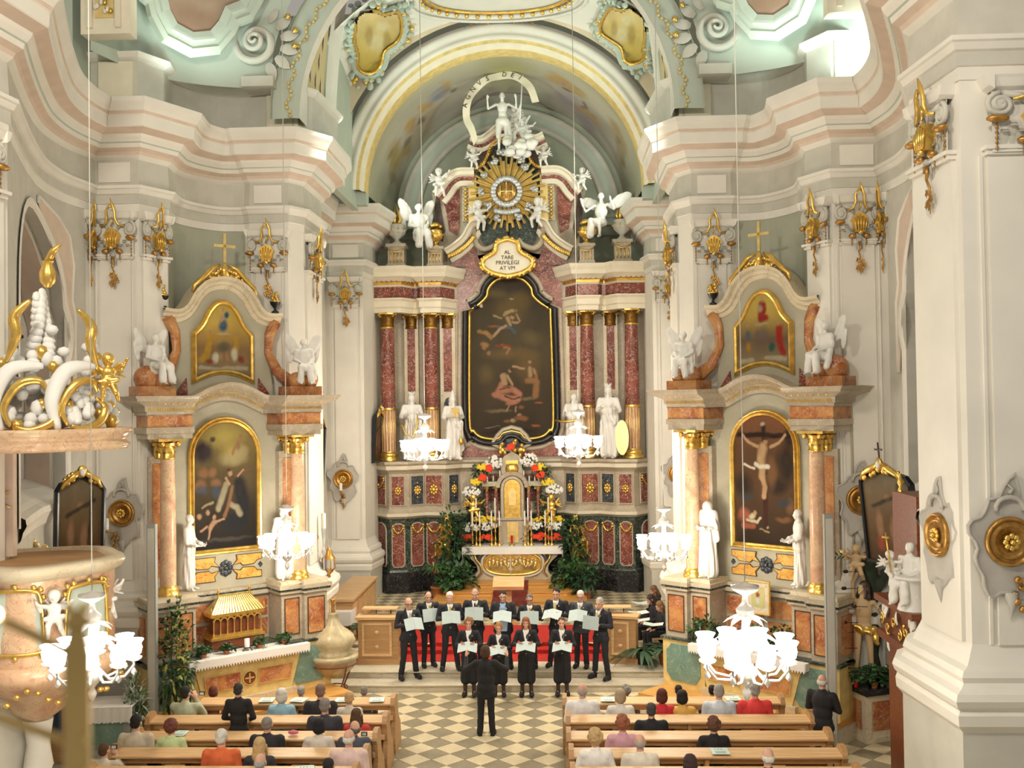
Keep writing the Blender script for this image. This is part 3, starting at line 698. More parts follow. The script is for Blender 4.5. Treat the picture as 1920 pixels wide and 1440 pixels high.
# transverse arch towards the choir: face, lattice soffit between two white bands
def archband(R0, R1, y0, y1, zs, mats, name, n=40, a0=0, a1=180, rz=1.0):
    mb = MB(); P = arc(0, zs, 1, a0, a1, n)
    for (xa, za), (xb, zb) in zip(P, P[1:]):
        q = lambda r, x, z: (r*x, zs+(z-zs)*r*rz)
        mb.add([(*(q(R0, xa, za)[:1]), y0, q(R0, xa, za)[1]), (q(R0, xb, zb)[0], y0, q(R0, xb, zb)[1]), (q(R1, xb, zb)[0], y1, q(R1, xb, zb)[1]), (q(R1, xa, za)[0], y1, q(R1, xa, za)[1])], [(0, 1, 2, 3)], 0, True)
    return struct(mb.build(name, mats))
archband(4.75, 4.22, 22.05, 22.0, ZS, ['mint'], 'trim_arch_face')
archband(4.22, 4.10, 22.0, 22.05, ZS, ['mint'], 'trim_arch_edge')
archband(4.10, 4.10, 22.05, 22.4, ZS, ['white'], 'trim_arch_soffit_front')
archband(4.16, 4.16, 22.4, 24.6, ZS, ['lattice'], 'trim_arch_soffit_middle', rz=2.5)
archband(4.12, 4.14, 24.6, 25.9, ZS, ['white'], 'trim_arch_soffit_back', rz=2.5)
archband(4.10, 4.10, 22.4, 22.75, ZS, ['white'], 'trim_arch_soffit_band', rz=2.5)
archband(4.75, 4.70, 22.0, 21.9, ZS, ['white'], 'trim_arch_rim')
mb = MB()                                               # diagonal lattice on the soffit with pink lozenges
R = 4.13; nA = 60
for i in range(nA):
    a = PI*(i+.5)/nA
    for j in range(3):
        yy = 22.95+.5*j+(.25 if i % 2 else 0); da = PI/nA*.42
        if yy > 24.5: continue
        pts = [(a-da, yy), (a, yy-.09), (a+da, yy), (a, yy+.09)]
        mb.add([(R*math.cos(q), y, ZS+2.5*R*math.sin(q)) for q, y in pts], [(0, 1, 2, 3)], 0)
struct(mb.build('trim_arch_lozenges', 'pink'))
mb = MB()                                               # gilded leaf trail along the arch edge
for i in range(150):
    a = PI*(i+.5)/150; r = 4.34+.05*math.sin(i*1.3)
    mb.ball((r*math.cos(a), 21.98, ZS+r*math.sin(a)), (.045, .03, .045), 0, 5, 3)
struct(mb.build('trim_arch_leaf_trail', 'ochre'))
# sail vault of the choir bay
def sail(name, y0, y1, xh, R, yc, zc, mats, fn=None, nx=36, ny=20, hole=None):
    mb = MB(); idx = {}
    for j in range(ny+1):
        for i in range(nx+1):
            x = -xh+2*xh*i/nx; y = y0+(y1-y0)*j/ny; d = R*R-x*x-(y-yc)**2
            idx[i, j] = len(mb.v); mb.v.append((x, y, zc+math.sqrt(max(d, 0.0))))
    for j in range(ny):
        for i in range(nx): mb.f.append([idx[i, j], idx[i+1, j], idx[i+1, j+1], idx[i, j+1]]); mb.m.append(0); mb.sm.append(True)
    return struct(mb.build(name, mats))
sail('ceiling_choir', 25.0, 29.25, 5.2, 6.1, 27.5, ZS-.9, ['white'])
mb = MB()
for rr, rt, mi in ((1.75, .09, 0), (1.60, .05, 1), (1.95, .05, 0)):
    mb.tube([(rr*1.25*math.cos(a), 27.5+rr*math.sin(a), ZS-.9+math.sqrt(6.1**2-(rr*1.25*math.cos(a))**2-(rr*math.sin(a))**2)-.05) for a in np.linspace(0, 2*PI, 49)], rt, mi, 6, False)
struct(mb.build('trim_dome_ring', ['white', 'gold']))
mb = MB()
for k in range(40):
    a = 2*PI*k/40; rr = 1.68; x, y = rr*1.25*math.cos(a), 27.5+rr*math.sin(a)
    mb.ball((x, y, ZS-.9+math.sqrt(6.1**2-x*x-(y-27.5)**2)-.10), .07, 0, 6, 4)
struct(mb.build('trim_dome_beads', 'gold'))
# apse arch: moulded archivolt at y=30 with gold edge
def archivolt(prof, y0, zs, name, mats, n=48):
    mb = MB(); P = arc(0, zs, 1, 0, 180, n)             # ccw: right of travel is outward
    out = [(x, z) for x, z in P]; v = []; q = len(prof)
    for x, z in out:
        for (r, h, *_ ) in prof: v.append((x*r, y0-h, zs+(z-zs)*r))
    fs = []; ms = []
    for i in range(n):
        for j in range(q-1): fs.append((i*q+j, (i+1)*q+j, (i+1)*q+j+1, i*q+j+1)); ms.append(prof[j+1][2])
    mb.add(v, fs, ms, True); return struct(mb.build(name, mats))
archivolt([(4.95, -.3, 0), (4.78, 0, 0), (4.72, .06, 0), (4.62, .06, 0), (4.58, .0, 0), (4.48, 0, 0), (4.44, .05, 0), (4.36, .05, 0), (4.32, 0, 0), (4.26, -.02, 1), (4.22, -.02, 1), (4.18, -.2, 2), (4.12, -.25, 2), (4.1, -.3, 3), (4.1, -.85, 3)], 29.5, ZS, 'trim_apse_arch', ['white', 'ochre', 'ivory', 'ochre'])
mb = MB(); P = arc(0, 0, 1, 0, 180, 40)
for a, c in zip(P, P[1:]): mb.add([(4.9*a[0], 29.24, ZS+4.9*a[1]), (4.9*c[0], 29.24, ZS+4.9*c[1]), (6.2*c[0], 29.22, ZS-.9+6.1*c[1]), (6.2*a[0], 29.22, ZS-.9+6.1*a[1])], [(0, 1, 2, 3)])
struct(mb.build('wall_spandrel', 'peach'))
for s in (1, -1):                                       # stilts under the archivolt down to the cornice
    mb = MB(); mb.box(*sorted((s*4.1, s*4.75)), 29.95, 30.4, ZT-.1, ZS+.05); struct(mb.build('trim_arch_stilt_'+SN[s], 'mint'))
# fresco barrel behind the arch, painted grid
def noise_grid(n, m_, sc, seed):
    r = np.random.RandomState(seed); out = np.zeros((n, m_))
    for o in range(4):
        k = max(2, int(sc*2**o)); g = r.rand(k+1, k+1); y = np.linspace(0, k-.001, n); x = np.linspace(0, k-.001, m_)
        yi, xi = y.astype(int), x.astype(int); fy, fx = (y-yi)[:, None], (x-xi)[None, :]; fy = fy*fy*(3-2*fy); fx = fx*fx*(3-2*fx)
        out += (g[yi][:, xi]*(1-fy)*(1-fx)+g[yi+1][:, xi]*fy*(1-fx)+g[yi][:, xi+1]*(1-fy)*fx+g[yi+1][:, xi+1]*fy*fx)/2**o
    return out/1.875
def paint(n, m_, bg, strokes, seed=1, nz=.25, warp=.012):
    """n rows (bottom to top) x m_ columns; bg: list of (v, colour); strokes: (colour, alpha, soft, [(u,v,ru,rv,rot)...] or ('l', r, pts))"""
    v, u = np.meshgrid(np.linspace(0, 1, n), np.linspace(0, 1, m_), indexing='ij')
    asp = m_/n
    u = u+(noise_grid(n, m_, 9, seed+5)-.5)*warp*4; v = v+(noise_grid(n, m_, 9, seed+6)-.5)*warp*4*asp
    img = np.zeros((n, m_, 3))
    for c in range(3): img[..., c] = np.interp(v, [b_[0] for b_ in bg], [b_[1][c] for b_ in bg])
    img *= (1+nz*2*(noise_grid(n, m_, 4, seed)-.5))[..., None]
    for st in strokes:
        col, al, soft = np.array(st[0])*.88, st[1], max(st[2], .55)
        for sh in st[3]:
            if sh[0] == 'l':
                r = sh[1]; d = np.full(u.shape, 9.)
                for (a, b_), (c, e) in zip(sh[2], sh[2][1:]):
                    ax, ay, cx, cy = a*asp, b_, c*asp, e; dx, dy = cx-ax, cy-ay; t = np.clip(((u*asp-ax)*dx+(v-ay)*dy)/(dx*dx+dy*dy+1e-9), 0, 1)
                    d = np.minimum(d, np.hypot(u*asp-ax-t*dx, v-ay-t*dy)/r)
            else:
                cu, cv, ru, rv = sh[:4]; ro = math.radians(sh[4]) if len(sh) > 4 else 0
                X, Y = (u-cu)*asp, v-cv; X, Y = X*math.cos(ro)+Y*math.sin(ro), -X*math.sin(ro)+Y*math.cos(ro)
                d = np.hypot(X/(ru*asp), Y/rv)
            k = np.clip((1-d)/soft, 0, 1)*al; k = (k*(.8+.4*noise_grid(n, m_, 14, seed+9)))[..., None]
            k = np.clip(k, 0, 1); lit = (1+.25*(noise_grid(n, m_, 20, seed+3)-.5))[..., None]  # lit is random brush noise in the stroke colour
            img = img*(1-k)+np.array(col)*lit*k
    return np.clip(img, 0, 1)
def paint_mesh(name, pts3, img, mat='picture', smooth=True, keep=None):
    n, m_ = img.shape[:2]; v = []; f = []
    P = np.array(pts3).reshape(n*m_, 3); me = bpy.data.meshes.new(name)
    ii = np.arange(n*m_).reshape(n, m_); q = np.stack([ii[:-1, :-1], ii[:-1, 1:], ii[1:, 1:], ii[1:, :-1]], -1).reshape(-1, 4)
    if keep is not None: q = q[(keep.reshape(-1)[q]).all(1)]
    used = np.unique(q); mp = np.full(n*m_, -1); mp[used] = np.arange(len(used)); q = mp[q]; P = P[used]
    me.from_pydata(P.tolist(), [], q.tolist()); me.materials.append(MATS[mat])
    ca = me.color_attributes.new('paint', 'FLOAT_COLOR', 'POINT')
    c = np.ones((len(used), 4), np.float32); c[:, :3] = img.reshape(-1, 3)[used]; ca.data.foreach_set('color', c.ravel())
    me.polygons.foreach_set('use_smooth', [smooth]*len(me.polygons)); me.update(); return me
BR = (.42, .33, .22); SK = (.46, .47, .40)
nv, nu = 60, 200                                        # u along the arch (right to left), v from front to back
img = .8*paint(nv, nu, [(0, (.52, .50, .36)), (.5, (.50, .46, .38)), (1, (.56, .54, .46))], [
    ((.44, .42, .18), .9, .8, [(.5, .30, .09, .5)]), ((.40, .42, .28), .6, .8, [(.06, .5, .1, .8), (.94, .5, .1, .8)]),
    ((.44, .33, .10), .85, .6, [(.86, .55, .045, .32), (.82, .72, .03, .2)]), ((.56, .47, .32), .8, .5, [(.76, .7, .06, .3), (.72, .5, .04, .2)]),
    ((.60, .42, .14), .9, .5, [(.78, .45, .03, .12), (.73, .38, .02, .1), (.66, .3, .02, .14)]), ((.28, .33, .42), .9, .5, [(.68, .35, .04, .12)]),
    ((.58, .40, .16), .9, .5, [(.36, .26, .05, .12), (.31, .3, .03, .1), (.27, .62, .05, .12)]), ((.46, .40, .44), .8, .6, [(.27, .8, .05, .22), (.33, .6, .05, .2)]),
    ((.44, .34, .18), .8, .6, [(.14, .5, .03, .35), (.18, .3, .05, .2)]), ((.34, .22, .22), .8, .5, [('l', .035, [(.62, 1), (.57, .75), (.5, .7), (.43, .75), (.38, 1)])]),
    ((.62, .60, .46), .7, .7, [(.58, .6, .05, .2), (.42, .55, .04, .2)]),
    ((.22, .16, .12), .8, .5, [(.80, .62, .02, .08), (.74, .55, .012, .08), (.33, .4, .02, .06), (.28, .5, .012, .1), (.64, .42, .015, .06)]), ((.55, .36, .26), .9, .5, [(.77, .52, .012, .08), (.71, .42, .01, .07), (.67, .36, .008, .06), (.34, .3, .01, .06), (.30, .66, .012, .06), (.25, .55, .01, .08)]),
    ((.30, .24, .12), .7, .6, [(.9, .7, .02, .2), (.87, .4, .02, .1), (.12, .62, .02, .2), (.16, .42, .015, .1)])], 4, .22)
g = []
for j in range(nv):
    t = j/(nv-1); R = 4.12-.2*t; y = 30.3+4.3*t
    g.append([(R*math.cos(PI*i/(nu-1)), y, ZS+R*math.sin(PI*i/(nu-1))) for i in range(nu)])
me = paint_mesh('ceiling_apse_fresco', g, img, 'fresco'); struct(put('ceiling_apse_fresco', me))
# inner stucco arch on the back wall
mb = MB(); mb.box(-5, 5, 34.55, 34.75, ZT-.4, 17.2, 0); struct(mb.build('wall_back', 'greygreen'))
archivolt([(3.75, 0, 0), (3.72, .1, 0), (3.6, .12, 0), (3.56, .06, 0), (3.26, .05, 1), (3.22, .12, 0), (3.12, .13, 0), (3.08, 0, 0)], 34.5, ZS, 'trim_back_arch', ['warmgrey', 'mint'])
for s in (1, -1):
    mb = MB()
    mb.box(*sorted((s*3.08, s*4.3)), 34.2, 34.5, ZS-.35, ZS-.02); mb.box(*sorted((s*3.0, s*4.3)), 34.1, 34.5, ZS-.12, ZS)
    struct(mb.build('trim_back_impost_'+SN[s], 'mint'))
# diagonal pendentives with painted medallions and volutes
for s in (1, -1):
    nn = 16; mb = MB(); grid = []
    for j in range(nn+1):
        t = j/nn; ph = t*75
        r = np.array((4.72*math.cos(math.radians(ph)), 22.0-.0*t, ZS+.65+(4.72)*math.sin(math.radians(ph))*.95))
        l = np.array((7.5-1.2*t*t, 19.3-1.6*t*t, ZS+.65+3.9*math.sin(math.radians(ph))))
        row = []
        for i in range(nn+1):
            a = i/nn; p = l*(1-a)+r*a; bul = math.sin(PI*a)*.75*(1-.8*t); row.append((s*(p[0]+bul*.72), p[1]+bul*.72, p[2]))
        grid.append(row)
    gi = [p for r_ in grid for p in r_]; fs = [(j*(nn+1)+i, j*(nn+1)+i+1, (j+1)*(nn+1)+i+1, (j+1)*(nn+1)+i) for j in range(nn) for i in range(nn)]
    mb.add(gi, fs, 0, True); struct(mb.build('ceiling_pendentive_'+SN[s], 'mint'))
    # framed fresco medallion standing in front of the pendentive
    F = Frame((s*6.05, 20.35, 0), -s*-38 if s < 0 else -38)
    F = Frame((s*6.0, 20.75, 0), 40 if s < 0 else -40)
    T = thing('ceiling_medallion', None, None, tuple(F.o), F.a); T['kind'] = 'structure'; T.name = 'ceiling_medallion_'+SN[s]
    hl = [(0, 14.1), (.42, 14.22), (.62, 14.5), (.72, 14.78), (1.02, 14.95), (1.18, 15.3), (1.25, 15.9), (1.3, 16.5), (1.3, 17.2)]
    out = mirror(hl); tilt = lambda p, h: (p[0], -h-.25*(p[1]-14.1), p[1])
    b1 = MB(); b1.sweep(out, [(.34, -.06, 0), (.30, .05, 0), (.2, .07, 0), (.16, .03, 0), (.08, .03, 0), (.05, .08, 0), (0, .07, 0), (-.12, .03, 0)], tilt, True); b1.build('medallion_frame', 'mint', T)
    n1, m1 = 60, 60; gx = [[(-1.35+2.7*i/(m1-1), -.25*(14+3.3*j/(n1-1)-14.1), 14+3.3*j/(n1-1)) for i in range(m1)] for j in range(n1)]
    def inside(x, z, o=out):
        c = False; j = len(o)-1
        for i in range(len(o)):
            if (o[i][1] > z) != (o[j][1] > z) and x < (o[j][0]-o[i][0])*(z-o[i][1])/(o[j][1]-o[i][1])+o[i][0]: c = not c
            j = i
        return c
    keep = np.array([[inside(p[0], p[2]) for p in r_] for r_ in gx])
    im = paint(n1, m1, [(0, (.36, .24, .17)), (.4, (.40, .30, .22)), (1, (.5, .48, .4))], [((.62, .60, .5), .8, .5, [(.4, .35, .3, .07, 15), (.55, .5, .3, .08)]), ((.30, .18, .12), .7, .6, [(.5, .15, .3, .1)])], 8 if s > 0 else 9)
    put('fresco', paint_mesh('fresco', gx, im, 'fresco', True, keep), T)
    # volute scroll with shell
    b1 = MB(); c0 = (s*4.95, 21.95, 14.35)
    sp = []; 
    for k in range(60):
        a = k/59*2*PI*2.6; r = .55*math.exp(-.13*a)
        sp.append((c0[0]+s*r*math.cos(a+2.2)*-1, c0[1]-.15-.006*k, c0[2]+r*math.sin(a+2.2)))
    b1.tube(sp, [.10-.0012*k for k in range(60)], 0, 7); 
    b1.tube([(c0[0]+s*.1, c0[1], c0[2]+.5), (c0[0]-s*.0, c0[1]-.05, c0[2]+.9), (c0[0]-s*.16, c0[1], c0[2]+1.3), (c0[0]-s*.5, c0[1], c0[2]+2.0)], [.1, .12, .07, .03], 0, 6)
    for k in range(7):
        a = 1.6+k*.45; leaf_blade(b1, (c0[0]+s*.5*math.cos(a), c0[1]-.05, c0[2]+.05+.5*math.sin(a)), (s*math.cos(a), -.1, math.sin(a)), (0, -1, 0), .42, .12, 0, .2, 4)
        if k in (2, 3, 4): b1.ball((c0[0]+s*.85*math.cos(a), c0[1]-.16, c0[2]+.12+.75*math.sin(a)), (.07, .04, .07), 1, 6, 4)
    for k in range(7):
        leaf_blade(b1, (c0[0]-s*(.05+.09*k), c0[1]-.1, c0[2]+.9+.22*k), (s*(.8 if k % 2 else -.9), -.2, .6), (0, -1, 0), .26, .07, 0, .2, 3)
    b1.box(c0[0]-.35, c0[0]+.35, c0[1]-.2, c0[1]+.4, ZT+.9, ZT+1.12, 0)
    struct(b1.build('trim_volute_'+SN[s], ['warmgrey', 'gold']))
    # second arch springing over the window bay, ivory strip with gilded trophies
    b1 = MB(); b1.box(*sorted((s*6.6, s*7.55)), 19.0, 19.35, ZT+1.1, 20, 0); b1.box(*sorted((s*6.75, s*6.85)), 18.93, 19.0, ZT+1.2, 20, 0); b1.box(*sorted((s*7.3, s*7.4)), 18.93, 19.0, ZT+1.2, 20, 0)
    struct(b1.build('trim_strip_'+SN[s], 'ivory'))
    b1 = MB(); r = random.Random(3)
    for k in range(46): b1.ball((s*(7.08+r.uniform(-.16, .16)), 18.93, ZT+1.5+r.random()*1.2), (.05, .03, .06), r.choice((0, 1, 1)), 6, 4)
    b1.box(*sorted((s*6.9, s*7.26)), 18.97, 19.0, ZT+1.4, 18, 2)
    struct(b1.build('trim_strip_ornament_'+SN[s], ['white', 'gold', 'ochre']))
# pendentive cartouches of the choir bay, gold-ground frescoes in stucco frames
for s, (pl, cx) in ((-1, ([(668, 60), (672, 30), (700, 22), (722, 30), (745, 25), (752, 50), (745, 75), (720, 95), (712, 120), (697, 135), (675, 130), (672, 100), (666, 80)], 708)),
                    (1, ([(1130, 40), (1145, 18), (1165, 22), (1185, 12), (1203, 25), (1208, 60), (1204, 95), (1205, 110), (1188, 118), (1174, 112), (1165, 88), (1142, 72), (1128, 60)], 1170))):
    def SP(px, py, h=0.0):                             # where a sight line meets the sail vault, or the spandrel wall below it
        d = ray(px, py); t = (29.1-h-CAM[1])/d[1]; o = CAM-np.array((0, 27.5, ZS-.9)); R_ = 6.05-h; A, B, C_ = d@d, o@d, o@o-R_*R_; q = B*B-A*C_
        return CAM+d*(min(t, (-B+math.sqrt(q))/A) if q > 0 else t)
    out = smooth2([(x, -y) for x, y in pl], 3, True); ar = sum(a[0]*b_[1]-b_[0]*a[1] for a, b_ in zip(out, out[1:]+out[:1])); out = out if ar > 0 else out[::-1]
    cxx = sum(p[0] for p in out)/len(out); czz = sum(p[1] for p in out)/len(out); tl = lambda p, h: SP(p[0], -p[1], h)
    T = thing('x', None, None, (0, 0, 0)); T.name = 'ceiling_cartouche_'+SN[s]; T['kind'] = 'structure'
    b1 = MB(); b1.sweep(out, [(15, -.05, 0), (11, .12, 0), (5, .08, 0), (4, .14, 1), (1, .14, 1), (-2, .02, 1)], tl, True, True); b1.build('cartouche_frame', ['mint', 'gold'], T)
    b1 = MB(); r = random.Random(5+s)
    for k in range(110):
        q = r.choice(out); dx, dz = q[0]-cxx, q[1]-czz; f_ = 1.15+r.random()*.35; b1.ball(tl((cxx+dx*f_, czz+dz*f_), .06), (.07+.04*r.random(), .05, .06+.05*r.random()), r.choice((0, 0, 0, 0, 1)), 6, 4)
    b1.build('cartouche_leafwork', ['mint', 'gold'], T)
    xs = [p[0] for p in out]; zs_ = [p[1] for p in out]; n1, m1 = 44, 44
    g2 = [[(min(xs)+(max(xs)-min(xs))*i/(m1-1), min(zs_)+(max(zs_)-min(zs_))*j/(n1-1)) for i in range(m1)] for j in range(n1)]
    gx = [[tl(p, .06) for p in r_] for r_ in g2]; keep = np.array([[inside(p[0], p[1], out) for p in r_] for r_ in g2])
    im = paint(n1, m1, [(0, (.52, .38, .08)), (.5, (.56, .42, .14)), (1, (.62, .46, .22))], [((.72, .62, .36), .8, .5, [(.45, .5, .25, .2), (.6, .75, .2, .12)]), ((.34, .22, .06), .6, .5, [(.3, .6, .12, .2), (.7, .5, .12, .25), (.55, .15, .2, .06)])], 20+s)
    put('fresco', paint_mesh('fresco', gx, im, 'fresco', True, keep), T)
# keystone shell of the apse arch
b1 = MB(); c0 = PY(940, 35, 29.6)
for k in range(9):
    a = math.radians(20+k*17.5); b1.ball((c0[0]+.42*math.cos(a), c0[1], c0[2]+.45*math.sin(a)-.1), (.14, .10, .14), 0, 7, 5)
b1.ball((c0[0], c0[1]+.05, c0[2]-.1), (.3, .15, .42), 0, 10, 6); b1.ball((c0[0], c0[1]-.05, c0[2]+.15), (.09, .1, .2), 1, 7, 5)
for sg in (1, -1): b1.tube([(c0[0]+sg*.25, c0[1]-.08, c0[2]-.4), (c0[0]+sg*.42, c0[1]-.08, c0[2]-.1), (c0[0]+sg*.35, c0[1]-.08, c0[2]+.2), (c0[0]+sg*.15, c0[1]-.08, c0[2]+.35)], .035, 1, 5)
for sg in (1, -1):
    for k in range(9): b1.ball((c0[0]+sg*(.55+.17*k), c0[1]+.1, c0[2]-.12-.012*k*k), (.09, .05, .07), 0 if k % 2 else 1, 6, 4)
struct(b1.build('trim_keystone', ['mint', 'gold']))
# side rooms of the choir: upper wall panels so nothing shows through
mb = MB(); mb.box(-12, 12, 34.76, 34.9, -1, 20); struct(mb.build('wall_far', 'greygreen'))
# ---------------------------------------------------------------- floors
fl = MB(); fl.box(-11, 11, 2, 23.0, -.3, -.012); FLOOR = struct(fl.build('floor', 'stone'))
D = 0.605; g_ = .006
def tilemesh(d, nm, mat, t=.012):
    b1 = MB(); h = d/2-g_; b1.slab([(0, -h), (h, 0), (0, h), (-h, 0)], -t, 0); return b1.mesh(nm, [mat])
TL, TD = tilemesh(D, 'tile', 'lighttile'), tilemesh(D, 'tile_dark', 'darktile')
restL, restD = MB(), MB(); cand = []
for i in range(-16, 18):
    for j in range(-12, 8):
        for dark in (0, 1):
            x = -.603+D*i+(D/2 if dark else 0); y = 19.07+D*j+(D/2 if dark else 0)
            if abs(x) > 8.2 or y > 22.9 or y < 12: continue
            px, py = proj((x, y, 0)); vis = -20 < px < 1940 and py < 1460
            main = vis and (-2.5 < x < 2.0 or 5.6 < x < 8.2)
            if main: cand.append((y, x, dark))
            else:
                h = D/2-g_; (restD if dark else restL).slab([(x, y-h), (x+h, y), (x, y+h), (x-h, y)], -.012, 0)
cand.sort()
for k, (y, x, dark) in enumerate(cand):
    if k < 300: put('tile', TD if dark else TL, FLOOR, (x, y, 0))
    else:
        h = D/2-g_; (restD if dark else restL).slab([(x, y-h), (x+h, y), (x, y+h), (x-h, y)], -.012, 0)
stuff(restL.build('light_tiles', 'lighttile', FLOOR)); stuff(restD.build('dark_tiles', 'darktile', FLOOR))
mb = MB(); mb.box(-6.5, 6.5, 22.8, 23.4, -.012, .135, 0); mb.box(-6.5, 6.5, 22.75, 23.4, .135, .155, 0); struct(mb.build('floor_step_lower', 'stone'))
mb = MB(); mb.box(-6.5, 6.5, 25.0, 25.35, -.012, .40, 0); struct(mb.build('floor_step_upper', 'stone'))
mb = MB(); mb.box(-6.5, 6.5, 23.4, 25.0, -.012, .28, 0); mb.box(-6.5, 6.5, 23.35, 25.0, .28, .302, 0); mb.box(-6.5, 6.5, 25.35, 34.7, -.012, .49, 0); CF = struct(mb.build('floor_choir', 'stone'))
b1, b2 = MB(), MB(); d = .45
for i in range(-13, 14):
    for j in range(0, 21):
        for dark in (0, 1):
            x = d*i+(d/2 if dark else 0); y = 25.2+d/2+d*j+(d/2 if dark else 0); h = d/2-.004
            if abs(x) < 5.9: (b2 if dark else b1).slab([(x, y-h), (x+h, y), (x, y+h), (x-h, y)], .488, .502)
stuff(b1.build('light_tiles', 'lighttile', CF)); stuff(b2.build('dark_tiles', 'darktile', CF))
# ================================================================== ORNAMENT LIBRARY
LIB = {}
def lib(k, fn):
    if k not in LIB: LIB[k] = fn()
    return LIB[k]
def acanthus(mb, c, a, z0, h, w, out, mi=0):            # upright leaf curling outwards at the top; a = facing angle
    ca, sa = math.cos(a), math.sin(a); v = []; fs = []; n = 5
    for i in range(n+1):
        t = i/n; o = out*(.15+.85*t**3); z = z0+h*(t if t < .85 else .85+(.85-t)*1.2); ww = w*(1-.45*t)*(1+.12*math.sin(i*3.1))
        for k in (-1, 0, 1): v.append((c[0]+ca*(o-.15*w*abs(k))-sa*ww*k, c[1]+sa*(o-.15*w*abs(k))+ca*ww*k, c[2]+z))
    for i in range(n): b_ = 3*i; fs += [(b_, b_+1, b_+4, b_+3), (b_+1, b_+2, b_+5, b_+4)]
    mb.add(v, fs, mi, True)
def spiral(c, r, n=26, turns=2.0, dirn=1, a0=0, plane='xz', y=0):
    pts = []
    for k in range(n):
        t = k/(n-1); a = a0+dirn*2*PI*turns*t; q = r*(1-.88*t); pts.append((c[0]+q*math.cos(a), c[1]-.02*t, c[2]+q*math.sin(a)))
    return pts
def corinthian(r=.21, h=.47):                           # round capital, origin at its foot
    mb = MB(); mb.lathe([(r, 0), (r*1.08, .02), (r, .04), (r*.98, h*.3), (r*1.05, h*.7), (r*1.35, h*.86)], n=14, mi=1)
    for k in range(8): a = 2*PI*k/8; acanthus(mb, (0, 0, 0), a, .03, h*.42, r*.26, r*1.7); acanthus(mb, (0, 0, 0), a+PI/8, .06, h*.74, r*.26, r*1.9)
    for k in range(4):
        a = PI/4+PI/2*k; c = (r*1.35*math.cos(a), r*1.35*math.sin(a), h*.78); u = (math.cos(a), math.sin(a))
        mb.tube([(c[0]+u[0]*r*.34*(1-t)*math.cos(t*9), c[1]+u[1]*r*.34*(1-t)*math.cos(t*9), c[2]+r*.34*(1-t)*math.sin(t*9)) for t in np.linspace(0, .9, 14)], r*.11, 0, 5)
    q = r*1.55; mb.slab([(q*(1 if i % 2 == 0 else .80)*math.cos(PI/4+PI/4*i), q*(1 if i % 2 == 0 else .80)*math.sin(PI/4+PI/4*i)) for i in range(8)], h*.88, h)
    for k in range(4): a = PI/2*k; mb.ball((q*.82*math.cos(a), q*.82*math.sin(a), h*.92), .05, 0, 6, 4)
    return mb.mesh('capital', ['gold', 'shadegold'])
